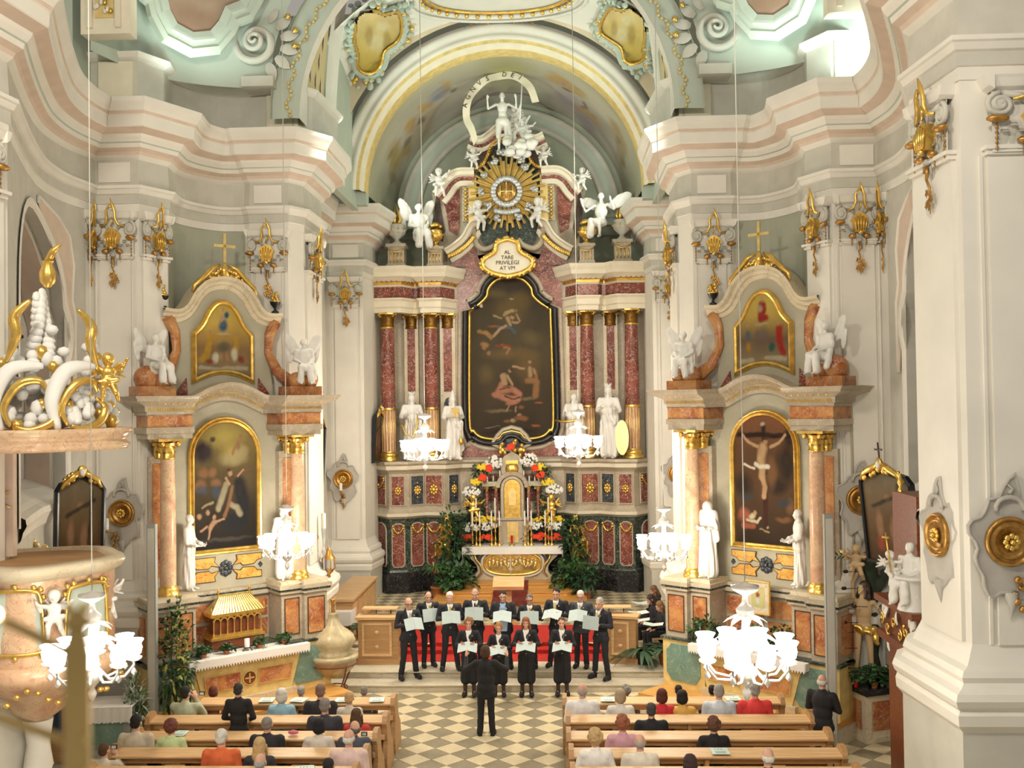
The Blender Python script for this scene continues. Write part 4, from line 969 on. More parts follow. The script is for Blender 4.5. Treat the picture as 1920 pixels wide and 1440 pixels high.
def pilaster_capital_parts():
    """big composite wall capital, width 1 unit, height .95, origin centre bottom, facing -y"""
    a = MB()                                            # bell and abacus
    a.prism([(-.42, 0), (.42, 0), (.44, .70), (-.44, .70)], -.05, .06, 1)
    a.sweep([(-.5, 0), (.5, 0)], [(.06, .0, 0), (.06, .76, 0), (.12, .80, 0), (.16, .90, 0), (.18, .93, 0), (0, .95, 0)], lambda p, h: (p[0], -(p[1]*-1), h) if False else (p[0], p[1], h))
    for s in (1, -1): a.prism([(s*.5, .76), (s*.56, .80), (s*.62, .93), (s*.5, .93)] if s > 0 else [(-.5, .93), (-.62, .93), (-.56, .80), (-.5, .76)], -.18, .06, 0)
    vv = []
    for s in (1, -1):
        v = MB(); vv.append(v); v.tube(spiral((s*.42, -.10, .58), .15, 26, 2, -s, PI/2), .034, 0, 6); v.ball((s*.42, -.09, .58), (.13, .05, .13), 0, 10, 5); v.tube([(s*.40, -.06, .73), (s*.2, -.10, .68), (s*.12, -.1, .58)], [.05, .045, .03], 0, 6)
    l = MB()
    for s in (1, -1):
        for k in range(4): acanthus(l, (s*(.38-.09*k), -.05, 0), -PI/2, .03+.02*(k % 2), .30+.08*(k % 2), .07, .10)
    tt_ = []
    for s in (1, -1):
        for x, z, q, n_, dz in ((.46, .40, 1, 6, .065), (.17, .13, .75, 4, .045)):
            b_ = MB(); tt_.append(b_); b_.ball((s*x, -.13, z), (.13*q, .08*q, .05), 0, 9, 5); b_.tube([(s*x, -.10, z), (s*x, -.09, z-dz*n_)], .006, 0, 4)
            for k in range(1, n_): b_.ball((s*x, -.09, z-.03-dz*k), .022, 0, 5, 3)
    c = MB(); out = [(-.12, .20), (.12, .20), (.17, .40), (.20, .44), (.12, .54), (.05, .57), (0, .58), (-.05, .57), (-.12, .54), (-.20, .44), (-.17, .40)]
    c.prism(out, -.20, -.05, 0)
    for k in range(5):
        x = -.14+.07*k; c.tube([(x*.7, -.21, .22), (x*.95, -.225, .35), (x, -.21, .46+.04*(2-abs(k-2)))], [.018, .026, .02], 0, 5)
    c.ball((0, -.2, .19), (.07, .05, .04), 0, 7, 4)
    t = MB()                                            # gilt crest over the abacus
    t.tube([(-.30, -.14, .63), (-.16, -.17, .66), (-.10, -.19, .78), (-.12, -.2, .92), (-.03, -.21, 1.02), (.05, -.2, 1.0)], [.02, .03, .034, .03, .03, .02], 0, 6)
    t.tube([(.30, -.14, .63), (.16, -.17, .66), (.10, -.19, .78), (.10, -.2, .92), (.04, -.21, 1.05), (.0, -.22, 1.17)], [.02, .03, .034, .03, .035, .012], 0, 6)
    t.tube([(-.02, -.16, .62), (.03, -.18, .72), (.0, -.19, .8)], [.02, .025, .015], 0, 5)
    g = MB()                                            # hanging gilt garland
    g.tube([(0, -.12, .02), (.02, -.13, -.1), (-.03, -.12, -.16), (.02, -.1, -.28), (0, -.1, -.36), (.02, -.1, -.62)], [.035, .03, .02, .02, .012, .006], 0, 5)
    r = random.Random(2)
    for (x, z) in ((-.04, -.34), (.06, -.37), (.1, -.44), (-.05, -.50), (.03, -.53), (0, -.47)):
        for k in range(5):
            an = k*1.256+x*9; leaf_blade(g, (x, -.11, z), (math.cos(an), -.2, math.sin(an)), (0, -1, 0), .07, .025, 0, .1, 2)
    w_ = MB(); w_.ball((0, -.12, .06), (.08, .05, .05), 0, 8, 5); w_.tube([(-.06, -.1, -.0), (-.06, -.09, -.12)], .02, 0, 5); w_.tube([(.06, -.1, .0), (.06, -.09, -.12)], .02, 0, 5)
    return dict(abacus=a.mesh('abacus', ['white', 'stuccogrey']), volute=vv[0].mesh('volute', ['warmgrey']), volute_=vv[1].mesh('volute', ['warmgrey']), leaves=l.mesh('leaves', ['warmgrey']), **{'tassel'+'_'*i: q.mesh('tassel', ['golddark']) for i, q in enumerate(tt_)},
                crown=c.mesh('crown_cartouche', ['gold']), crest=t.mesh('crest', ['gold']), garland=g.mesh('garland', ['golddark']), shell=w_.mesh('shell', ['stuccogrey']))
def wall_capital(label, pos, ang, wd, group='gilded capitals of the big wall pilasters', ht=1.0):
    P = lib('cap', pilaster_capital_parts); T = thing('pilaster_capital', label, 'capital', tuple(pos), ang, group, (wd, 1.0, ht))
    for k in P: put({'crown': 'crown_cartouche', 'shell': 'shell_pendant', 'leaves': 'acanthus_leaves'}.get(k, k.rstrip('_')), P[k], T)
    return T
ZK = 9.44
def face_ang(dx, dy): return math.atan2(dx, -dy)        # rotation so that local -y points along (dx,dy)
for s, sd in ((1, 'right'), (-1, 'left')):
    wall_capital('gilded capital with crown cartouche on the window pier %s of the nave' % ('at the right' if s > 0 else 'at the left'), (s*7.36, 20.04, ZK), 0, .80)
    wall_capital('obliquely turned gilded capital on the %s window pier, next to its frontal twin' % sd, (s*6.70, 20.40, ZK), face_ang(-s*.88, -.47), .64)
    wall_capital('gilded capital on the pier between the %s side altar and the choir' % sd, (s*4.93, 22.44, ZK), 0, .84)
    wall_capital('gilded capital turned to the choir arch on the pier beyond the %s side altar' % sd, (s*4.22, 23.6, ZK), face_ang(-s, -.05), 1.0)
    wall_capital('gilded capital of the %s pier inside the choir beside the high altar' % sd, (s*4.93, 30.94, ZK), 0, .92)
    wall_capital('obliquely seen gilded capital on the inner face of the nearest %s pier' % sd, (s*6.47, 13.55, ZK), face_ang(-s, -.08), .95)
wall_capital('largest gilded capital with crown, cut by the right edge of the photo', (7.45, 12.84, ZK), 0, 1.15)
wall_capital('gilded capital half hidden in the corner right of the window pier', (7.86, 19.9, ZK), face_ang(-1, -.6), .3)
wall_capital('darkened gilded capital in the corner left of the window pier', (-7.86, 19.9, ZK), face_ang(1, -.6), .3)

# ================================================================== HIGH ALTAR
F0 = Frame((0, 33.0, 0), 0)
HA = thing('high_altar', 'huge red and grey marble high altar with columns at the back of the choir', 'altar', (0, 33.0, 0))
MH = ['greymarble', 'redmarble', 'greenmarble', 'gold', 'blackmarble', 'ivory', 'white']
CX = F0.L(962, 680)[0]                                  # altar axis, close to 0
pplan = [(-4.6, .1), (-3.85, -.85), (-3.35, -.78), (-2.8, -.35), (-2.15, -.5), (-1.7, .05), (-.95, .12)]
pfull = pplan+[(-x, y) for x, y in reversed(pplan)]
b1 = MB(); b1.run(pfull, [(.22, .49, 4), (.22, 1.02, 4), (.16, 1.08, 4), (.10, 1.14, 4)]); b1.build('plinth', MH, HA)
b1 = MB(); b1.run(pfull, [(.08, 1.12, 2), (.04, 1.2, 2), (.03, 2.78, 2), (.06, 2.84, 2)]); b1.build('lower_base', MH, HA)
b1 = MB(); b1.run(pfull, [(.06, 2.82, 0), (.16, 2.9, 0), (.18, 3.0, 5), (.10, 3.06, 0), (.04, 3.14, 0), (.04, 3.16, 0)]); b1.build('lower_moulding', MH, HA)
b1 = MB(); b1.run(pfull, [(.03, 3.15, 0), (.03, 4.26, 0)]); b1.build('predella', MH, HA)
b1 = MB(); b1.run(pfull, [(.03, 4.24, 0), (.08, 4.30, 0), (.18, 4.38, 0), (.20, 4.5, 5), (.26, 4.56, 0), (.26, 4.64, 0), (-.8, 4.66, 0)]); b1.build('predella_moulding', MH, HA)
def facepanel(A, B, t0, t1, z0, z1, mat, nm, par, pr=.045, round_top=False, orn=None):
    A, B = np.array(A, float), np.array(B, float); t = (B-A)/np.linalg.norm(B-A); n = np.array((t[1], -t[0])); L = np.linalg.norm(B-A)
    x0, x1 = L*t0, L*t1; w_ = x1-x0; b_ = MB()
    o = [(0, z0), (w_, z0), (w_, z1), (0, z1)] if not round_top else [(0, z0+.08), (.06, z0), (w_-.06, z0), (w_, z0+.08), (w_, z1-w_*.35)]+[(w_/2+w_/2*math.cos(a), z1-w_*.35+w_*.35*math.sin(a)) for a in np.linspace(.3, PI-.3, 7)]+[(0, z1-w_*.35)]
    fn = lambda p, h: (*(A+t*(x0+p[0])+n*(pr+h)), p[1])
    b_.add([fn(p, .02) for p in o]+[fn(p, -.03) for p in o], [tuple(range(len(o)))]+[(i, i+len(o), (i+1) % len(o)+len(o), (i+1) % len(o)) for i in range(len(o))])
    P = b_.build(nm, mat, par)
    b_ = MB(); b_.sweep(o, [(.0, .0, 0), (.0, .035, 0), (.03, .035, 0), (.035, 0, 0)], fn, True); b_.build('panel_moulding', 'greymarble' if mat != 'blackmarble' else 'greenmarble', P)
    if orn:
        b_ = MB(); zc = (z0+z1)/2; xc = w_/2
        if orn == 'rosette':
            q = min(w_*.34, .17)
            for k in range(8):
                a = k*PI/4; p = fn((xc+q*.6*math.cos(a), zc+q*.75*math.sin(a)), .04); b_.ball(p, (q*.32, q*.2, q*.34), 0, 7, 4)
            b_.ball(fn((xc, zc), .06), (q*.45, q*.4, q*.5), 0, 8, 5); b_.ball(fn((xc, zc+q*1.5), .04), q*.2, 0, 6, 4); b_.ball(fn((xc, zc-q*1.5), .04), q*.2, 0, 6, 4)
        elif orn == 'swag':
            b_.tube([fn((w_*u, z1-.06-(.16+.1*(w_/.5))*math.sin(PI*u)), .05) for u in np.linspace(.04, .96, 9)], .028, 0, 6)
            for u in (.04, .5, .96): b_.ball(fn((w_*u, z1-.06-(.22 if u == .5 else 0)), .06), .05, 0, 7, 4)
            for u in (.04, .96):
                for k in range(4): b_.ball(fn((w_*u, z1-.14-.08*k), .05), .025, 0, 5, 3)
        b_.build('gilt_ornament', 'gold', P)
for s in (1, -1):
    Q = [(x*s, y) for x, y in pplan]; seg = [(Q[i], Q[i+1]) if s < 0 or True else 0 for i in range(6)]
    pp = [((-x, y)) for x, y in pplan]
    for i in range(6):
        A, B = (pplan[i], pplan[i+1]) if s < 0 else ((-pplan[i+1][0], pplan[i+1][1]), (-pplan[i][0], pplan[i][1]))
        z = [('redmarble', .25, .85, 'swag'), ('redmarble', .12, .88, 'rosette'), ('bluemarble', .22, .85, 'rosette'), ('redmarble', .10, .90, 'rosette'), ('bluemarble', .2, .8, 'rosette'), ('greymarble', .1, .9, None)][i]
        if i < 5: facepanel(A, B, z[1], z[2], 3.26, 4.16, z[0], 'predella_panel', HA, orn=z[3])
        z = [('oldcarpet', .3, .85, None), ('redmarble', .14, .86, 'swag'), ('redmarble', .22, .82, 'swag'), ('redmarble', .14, .86, 'swag'), ('greenmarble', .2, .8, None)][min(i, 4)]
        if i < 5: facepanel(A, B, z[1], z[2], 1.32, 2.66, 'redmarble' if i != 4 else 'blackmarble', 'base_panel', HA, round_top=(i != 4), orn=z[3])
facepanel((-.95, .12), (.95, .12), .0, 1, 3.26, 4.16, 'redmarble', 'predella_panel', HA)
# back wall of the altar
hz = [(1.95, 4.6), (1.95, 10.8), (1.75, 11.0), (1.5, 11.25), (.95, 11.3), (.5, 11.4), (0, 11.4)]
b1 = MB(); b1.prism(mirror([(0, 4.6)]+hz), .15, .6, 0); b1.build('centre_wall', 'greymarble', HA)
b1 = MB(); b1.prism(mirror([(0, 4.7), (1.7, 4.7), (1.7, 10.2), (1.5, 10.7), (1.62, 10.95), (1.3, 11.1), (1.0, 10.95), (.85, 11.2), (0, 11.2)]), .10, .2, 0); b1.build('red_field', 'redmarble', HA)
for s in (1, -1):
    b1 = MB(); b1.box(*sorted((s*1.95, s*4.45)), .35, .9, 4.6, 9.5); W_ = b1.build('side_wall', 'greymarble', HA)
    for xc, w_, y0 in ((3.25, .46, .12), (2.05, .5, .05)):
        b1 = MB(); b1.box(s*xc-w_/2, s*xc+w_/2, y0, .5, 4.66, 9.40); PL = b1.build('pilaster', 'creammarble', HA)
        b1 = MB(); b1.box(s*xc-w_*.27, s*xc+w_*.27, y0-.025, y0+.02, 6.85, 9.1); b1.build('red_inlay', 'redmarble', PL)
        b1 = MB(); b1.prism([(s*xc+w_*.30*math.cos(a), 6.3+.36*math.sin(a)) for a in np.linspace(0, 2*PI, 13)[:-1]], y0-.025, y0+.02); b1.build('dark_inlay', 'bluemarble', PL)
        me = lib('cap_main', corinthian); o = put('pilaster_capital_gilt', me, HA, (s*xc, y0+.1, 8.92)); o.name = 'gilt_capital'
        b1 = MB(); b1.box(s*xc-w_/2-.05, s*xc+w_/2+.05, y0-.06, .5, 4.66, 4.84); b1.build('pilaster_foot', 'creammarble', PL)
# columns: gilded fluted foot, red shaft, capital
def col_parts():
    a = MB(); a.lathe([(.33, 0), (.33, .07), (.27, .10), (.30, .14), (.31, .19), (.27, .24), (.24, .27), (.24, .29)], n=20)
    fl = MB(); fl.lathe([(.235, .27), (.235, 1.62)], n=64, flute=lambda an, z: 1-.07*(.5+.5*math.cos(an*16)), smooth=True)
    for k in range(16): an = 2*PI*k/16+PI/16; fl.tube([(.225*math.cos(an), .225*math.sin(an), .30), (.225*math.cos(an), .225*math.sin(an), 1.58)], .017, 1, 5)
    fl.lathe([(.25, 1.60), (.265, 1.64), (.25, 1.68)], n=20, mi=1)
    for k in range(8): acanthus(fl, (.20*math.cos(2*PI*k/8), .20*math.sin(2*PI*k/8), 0), 2*PI*k/8, 1.66, .20, .07, .07, 1)
    sh = MB(); sh.lathe([(.228, 1.66), (.226, 2.6), (.215, 3.6), (.20, 4.22)], n=24); sh.lathe([(.20, 4.22), (.23, 4.25), (.20, 4.28)], n=20, mi=1)
    return a.mesh('column_base', ['gold']), fl.mesh('fluted_drum', ['pinkmarble', 'gold']), sh.mesh('shaft', ['redmarble', 'gold'])
CB, CFl, CSh = col_parts(); CC = lib('cap_main', corinthian)
COLX = [(-3.92, -.52), (-2.57, -.18), (2.48, -.18), (3.88, -.52)]
for x, y in COLX:
    c = put('column', CSh, HA, (x, y, 4.66)); put('column_base', CB, c); put('fluted_drum', CFl, c); put('capital', CC, c, (0, 0, 4.26))
# entablature blocks
for s in (1, -1):
    pl = [(-4.5, .3), (-4.42, -.72), (-3.45, -.82), (-3.1, -.25), (-2.98, -.25), (-2.85, -.55), (-2.2, -.58), (-1.95, -.1), (-1.78, .2)]
    if s > 0: pl = [(-x, y) for x, y in reversed(pl)]
    b1 = MB(); b1.run(pl, [(-.3, 9.38, 0), (.0, 9.38, 5), (.0, 9.52, 5), (.05, 9.56, 5), (.05, 9.74, 5), (.12, 9.80, 5), (.12, 9.84, 5)]); b1.slab([(-x, y) if False else (x, y) for x, y in pl]+[(s*2, .5), (s*4.5, .5)] if s > 0 else pl+[(-2, .5), (-4.5, .5)], 9.7, 9.8); b1.build('architrave', MH, HA)
    b1 = MB(); b1.run(pl, [(.0, 9.84, 1), (.0, 10.22, 1)]); b1.build('frieze', MH, HA)
    b1 = MB(); b1.run(pl, [(.0, 10.2, 5), (.06, 10.26, 5), (.08, 10.34, 3), (.12, 10.36, 3), (.20, 10.42, 5), (.34, 10.50, 5), (.36, 10.62, 5), (.42, 10.72, 5), (.44, 10.82, 5), (-.5, 10.84, 5)]); CO = b1.build('cornice', MH, HA)
    b1 = MB(); Ls = 0
    for a, c in zip(pl, pl[1:]):
        a, c = np.array(a), np.array(c); L = np.linalg.norm(c-a); t = (c-a)/L; n = np.array((t[1], -t[0]))
        for k in range(max(1, int(L/.14))): p = a+t*(k+.5)*L/max(1, int(L/.14))+n*.14; b1.ball((p[0], p[1], 10.37), (.03, .03, .03), 0, 5, 3)
    b1.build('beading', 'golddark', CO)
# ---------------------------------------------------------------- high altar painting
pin = [(960, 519), (937, 526), (922, 542), (919, 556), (905, 571), (889, 583), (887, 600), (887, 785), (894, 806), (908, 818), (936, 821), (946, 811), (961, 806)]
hl = [F0.L(*p) for p in pin]; x0 = hl[0][0]; hl = [(abs(x-x0), z) for x, z in reversed(hl)]; hl[0] = (0, hl[0][1]); hl[-1] = (0, hl[-1][1])
oi = mirror(smooth2(hl, 4)); oi = [p for i, p in enumerate(oi) if i == 0 or math.hypot(p[0]-oi[i-1][0], p[1]-oi[i-1][1]) > 1e-4]
b1 = MB(); b1.frame(oi, [(-.02, -.02, 0), (0, .08, 0), (.03, .1, 0), (.07, .08, 0), (.08, .03, 0)], .06, True, True); b1.build('gilt_inner_frame', 'gold', HA)
b1 = MB(); b1.frame(oi, [(.07, -.05, 0), (.08, .06, 0), (.13, .16, 0), (.2, .18, 0), (.26, .12, 0), (.28, -.05, 0)], .1, True, True); b1.build('black_outer_frame', 'blackframe', HA)
b1 = MB(); b1.frame(oi, [(.28, -.05, 0), (.3, .07, 0), (.40, .08, 0), (.44, -.05, 0)], .12, True, True); b1.build('stone_border', 'greymarble', HA)
def picture(name, frame_, out, y, img, parent, mat='picture'):
    n, m_ = img.shape[:2]; xs = [p[0] for p in out]; zs_ = [p[1] for p in out]
    X = np.linspace(min(xs)-.02, max(xs)+.02, m_); Z = np.linspace(min(zs_)-.02, max(zs_)+.02, n); g = [[(x, y, z) for x in X] for z in Z]
    grown = []
    keep = np.array([[inside(x, z, out) for x in X] for z in Z]); k2 = keep.copy()
    for dy, dx in ((1, 0), (-1, 0), (0, 1), (0, -1)): k2 |= np.roll(keep, (dy, dx), (0, 1))
    return put(name, paint_mesh(name, g, img, mat, False, k2), parent)
FL, FL2 = (.46, .30, .17), (.36, .20, .10)
im = .75*paint(230, 120, [(0, (.050, .038, .026)), (.35, (.075, .055, .032)), (.6, (.085, .068, .04)), (1, (.05, .038, .028))], [
    ((.16, .11, .04), .9, .9, [(.5, .80, .28, .12), (.62, .86, .2, .07)]), ((.22, .14, .05), .7, .9, [(.7, .45, .2, .12), (.5, .52, .4, .05)]),
    ((.05, .09, .10), .8, .7, [(.5, .685, .13, .018)]), ((.10, .14, .17), .8, .5, [('l', .014, [(.36, .68), (.52, .68), (.56, .66)])]),
    (FL, .95, .4, [('l', .014, [(.50, .70), (.47, .74)]), (.52, .745, .03, .014), ('l', .010, [(.53, .72), (.60, .72)]), ('l', .011, [(.45, .69), (.38, .67), (.31, .63)])]),
    ((.40, .32, .16), .9, .4, [(.47, .775, .03, .014), ('l', .013, [(.44, .76), (.52, .79)]), ('l', .008, [(.4, .74), (.3, .76)])]), ((.48, .40, .22), .9, .5, [(.52, .865, .04, .006)]),
    ((.40, .22, .08), .85, .5, [('l', .016, [(.12, .66), (.22, .65), (.28, .62)]), (.19, .58, .07, .02)]), (FL2, .9, .4, [(.18, .56, .035, .016), (.24, .53, .03, .02), (.44, .56, .03, .014), ('l', .01, [(.40, .575), (.50, .55), (.46, .52)])]),
    ((.30, .07, .03), .9, .5, [('l', .010, [(.34, .575), (.5, .565)])]),
    ((.50, .22, .14), .95, .4, [('l', .026, [(.38, .33), (.34, .29), (.52, .30), (.60, .27)]), ('l', .024, [(.30, .27), (.42, .25), (.58, .24)]), (.5, .22, .09, .02)]), (FL, 1, .35, [('l', .022, [(.40, .385), (.42, .34)]), ('l', .013, [(.45, .38), (.52, .33)]), (.48, .415, .028, .014)]),
    ((.10, .05, .03), .9, .4, [(.50, .425, .035, .012)]), (FL, .95, .4, [(.735, .47, .028, .015), ('l', .019, [(.74, .43), (.74, .39)]), ('l', .009, [(.66, .43), (.52, .44)])]), ((.36, .18, .08), .9, .5, [('l', .026, [(.72, .36), (.82, .34), (.80, .26)]), ('l', .012, [(.80, .42), (.82, .36)])]),
    ((.30, .22, .12), .7, .7, [(.7, .24, .12, .015), (.35, .17, .2, .015)]), ((.46, .13, .05), .85, .5, [(.84, .215, .06, .008), (.80, .075, .07, .010)]), ((.44, .34, .2), .85, .5, [(.52, .105, .05, .016), (.60, .14, .03, .012)]), ((.34, .14, .06), .8, .5, [(.62, .12, .10, .022), (.44, .10, .05, .012)]),
    ((.20, .15, .06), .6, .8, [(.3, .9, .2, .04), (.75, .62, .15, .06), (.2, .4, .12, .08)]), ((.42, .28, .15), .9, .5, [(.56, .79, .02, .01), ('l', .008, [(.56, .77), (.62, .73)]), ('l', .007, [(.47, .20), (.44, .17)]), ('l', .007, [(.55, .19), (.56, .16)]), ('l', .010, [(.79, .43), (.80, .40)])]), ((.33, .13, .05), .8, .6, [(.3, .69, .08, .012), (.62, .19, .05, .015), (.48, .31, .04, .01)]), ((.03, .022, .015), .8, .5, [('l', .006, [(.42, .26), (.52, .24), (.60, .25)]), ('l', .005, [(.36, .30), (.48, .31)]), (.5, .04, .4, .02)]),
    ((.4, .36, .28), .6, .5, [('l', .003, [(.18, .07), (.36, .075)])])], 30, .3)
picture('painting_canvas', F0, oi, .09, im, HA)
# dark cartouche under the painting
b1 = MB(); b1.prism([(x, 4.98+z) for x, z in ((-.55, .18), (-.3, .05), (0, -.02), (.3, .05), (.55, .18), (.42, .38), (.25, .55), (0, .62), (-.25, .55), (-.42, .38))], -.02, .12); b1.build('dark_cartouche', 'bluemarble', HA)
b1 = MB(); b1.frame([(x, 4.98+z) for x, z in ((-.55, .18), (-.3, .05), (0, -.02), (.3, .05), (.55, .18), (.42, .38), (.25, .55), (0, .62), (-.25, .55), (-.42, .38))], [(0, 0, 0), (.02, .06, 0), (.10, .06, 0), (.13, -.04, 0)], .0); b1.build('cartouche_border', 'greymarble', HA)
# ---------------------------------------------------------------- gable
def pol(pts, y0, y1, nm, mat, both=True, par=None, cx=962, dx=0):
    """px outline of the left half piece (traced on the gable plane), mirrored when both"""
    out = []
    for s in ((1, -1) if both else (1,)):
        loc = [F0.L(*p) for p in pts]; c0 = F0.L(962, sum(p[1] for p in pts)/len(pts))[0]
        o = [(s*(x-c0)+c0*0, z) for x, z in loc]
        ar = sum(a[0]*b_[1]-b_[0]*a[1] for a, b_ in zip(o, o[1:]+o[:1]))
        if ar < 0: o = o[::-1]
        b_ = MB(); b_.prism(o, y0, y1); out.append(b_.build(nm, mat, par or HA))
    return out
pol([(835, 500), (830, 440), (823, 400), (818, 362), (845, 330), (880, 318), (900, 318), (900, 300), (925, 275), (962, 262), (962, 500)], .15, .6, 'gable_body', 'greymarble')
pol([(838, 372), (850, 350), (870, 338), (870, 410), (866, 440), (850, 432), (846, 400)], .08, .2, 'gable_panel', 'redmarble')
pol([(822, 385), (826, 366), (832, 372), (836, 400), (842, 430), (838, 452), (828, 440)], .1, .5, 'gable_scroll', 'darkwood')
pol([(876, 350), (888, 350), (888, 415), (876, 415)], .02, .2, 'gable_pilaster', 'creammarble')
pol([(888, 332), (902, 330), (902, 425), (888, 425)], -.05, .2, 'gilt_drapery', 'goldpale')
pol([(900, 330), (920, 300), (935, 275), (962, 262), (962, 470), (925, 470), (905, 440)], .05, .2, 'dark_field', 'greenmarble')
pol([(905, 318), (905, 290), (920, 278), (930, 262), (940, 262), (935, 285), (920, 305), (912, 322)], -.1, .4, 'upper_volute', 'darkwood')
for s in (1, -1):                                       # gilt edge of the top arch, chains, cornices
    g = lambda p: ((lambda q: (s*(q[0]-F0.L(962, p[1])[0]), q[1]))(F0.L(*p)))
    b1 = MB(); pts = smooth2([g(p) for p in ((901, 318), (915, 310), (926, 290), (934, 272), (946, 264), (962, 262))], 4); b1.tube([(x, -.12, z) for x, z in pts], .065, 0, 6)
    for k in range(len(pts)): b1.ball((pts[k][0], -.18, pts[k][1]), .05, 0, 5, 3)
    b1.build('gilt_arch_edge', 'gold', HA)
    b1 = MB()
    for k in range(9): z = g((882, 355+7*k)); b1.ball((z[0], -.02, z[1]), (.07, .05, .055), 0, 6, 4)
    b1.build('gilt_chain', 'gold', HA)
    def band(path, prof, nm, mats):
        P = smooth2([g(p) for p in path], 5); b_ = MB()
        if P[0][0] > P[-1][0]: P = P[::-1]
        b_.sweep([(x, -z) for x, z in P], prof, lambda p, h: (p[0], .15-h, -p[1])); o_ = b_.build(nm, mats, HA)
        return o_
    # profile: offset downwards from the top line
    cor = [(0, -.3, 0), (0, .55, 0), (.06, .55, 0), (.10, .46, 0), (.20, .42, 0), (.24, .30, 0), (.28, .28, 1), (.36, .26, 1), (.38, .30, 0), (.52, .22, 0), (.54, 0, 0)]
    band([(822, 364), (832, 352), (846, 333), (868, 320), (900, 319)], [(-a, h, m_) for a, h, m_ in cor], 'wing_cornice', ['ivory', 'redmarble'])
    band([(842, 470), (858, 460), (876, 444), (890, 420), (903, 414)], [(-a*.9, h*1.1, m_) for a, h, m_ in cor], 'broken_cornice', ['ivory', 'redmarble'])
    band([(897, 257), (912, 262), (930, 250), (945, 238), (962, 236)], [(-a*.8, h*1.2, m_) for a, h, m_ in cor], 'top_cornice', ['ivory', 'redmarble'])
    b1 = MB(); P = smooth2([g(p) for p in ((850, 482), (868, 474), (884, 462), (897, 448))], 5)
    for x, z in P: b1.ball((x, -.28, z), (.07, .05, .09), 0, 6, 4)
    b1.build('gilt_lambrequin', 'gold', HA)
    b1 = MB(); P = smooth2([g(p) for p in ((897, 430), (900, 455), (915, 468), (935, 462), (945, 450))], 5); b1.tube([(x, -.1, z) for x, z in P], .10, 0, 7); b1.build('lower_scroll', 'greymarble', HA)
    pol([(850, 500), (862, 482), (880, 470), (897, 462), (905, 485), (925, 500), (905, 515), (885, 500)], .02, .2, 'lower_gable_panel', 'redmarble', True) if s > 0 else None
# sunburst
SB = F0.L(955, 362); b1 = MB(); b1.lathe([(0, 0), (.72, 0), (.72, .08), (0, .08)], n=24); b1.xf(Matrix.Translation((SB[0]-CX, -.05, SB[1])) @ Rx(90)); GL = b1.build('sunburst', 'golddark', HA)
def raym(L): b_ = MB(); b_.add([(-.022, 0, .3), (.022, 0, .3), (.045, 0, L), (0, -.05, .3), (0, -.05, L*.97), (-.045, 0, L)], [(0, 1, 3), (3, 1, 2, 4), (0, 3, 4, 5), (4, 2, 5), (0, 5, 2, 1)]); return b_.mesh('ray', ['goldpale'])
RM = [raym(L) for L in (1.28, 1.02, 1.18, .92)]
for k in range(72):
    a = 360*k/72; o = put('ray', RM[(k*7) % 4], GL); o.matrix_local = Matrix.Translation((SB[0]-CX, -.12-.03*(k % 3), SB[1])) @ Ry(a)
b1 = MB()
for k in range(22): a = 2*PI*k/22; b1.ball((SB[0]-CX+.43*math.cos(a), -.25, SB[1]+.43*math.sin(a)), (.11, .09, .11), 0, 7, 5)
for k in range(9): b1.ball((SB[0]-CX-.36+.09*k, -.27, SB[1]-.62-.06*math.sin(k*.4)), (.10, .08, .09), 0, 7, 5)
b1.build('cloud_ring', 'silver', GL)
b1 = MB(); b1.lathe([(0, 0), (.34, 0), (.32, .06), (0, .07)], n=22); b1.xf(Matrix.Translation((SB[0]-CX, -.2, SB[1])) @ Rx(90)); 
for x in (-.2, 0, .2): b1.tube([(SB[0]-CX+x, -.30, SB[1]-.16), (SB[0]-CX+x, -.30, SB[1]+.18)], .03, 1, 6); 
b1.tube([(SB[0]-CX-.2, -.30, SB[1]), (SB[0]-CX+.2, -.30, SB[1])], .028, 1, 6); b1.ball((SB[0]-CX, -.3, SB[1]-.26), .07, 1, 7, 5); b1.tube([(SB[0]-CX, -.3, SB[1]+.18), (SB[0]-CX, -.3, SB[1]+.34)], .02, 1, 5)
b1.build('monogram_disc', ['golddark', 'goldpale'], GL)
r = random.Random(6)
for (px, py) in ((913, 333), (990, 318), (907, 362), (1008, 360), (920, 388), (998, 388), (937, 412), (978, 410), (933, 306), (982, 303), (945, 290), (968, 288)):
    x, z = F0.L(px, py); b1 = MB()
    for k in range(6): b1.ball((x-CX+r.uniform(-.09, .09), -.28+r.uniform(-.03, .03), z+r.uniform(-.07, .07)), (.08, .06, .07), 0, 7, 5)
    b1.ball((x-CX, -.36, z), .065, 0, 8, 6); b1.build('cloud_cherub', 'silver', GL)
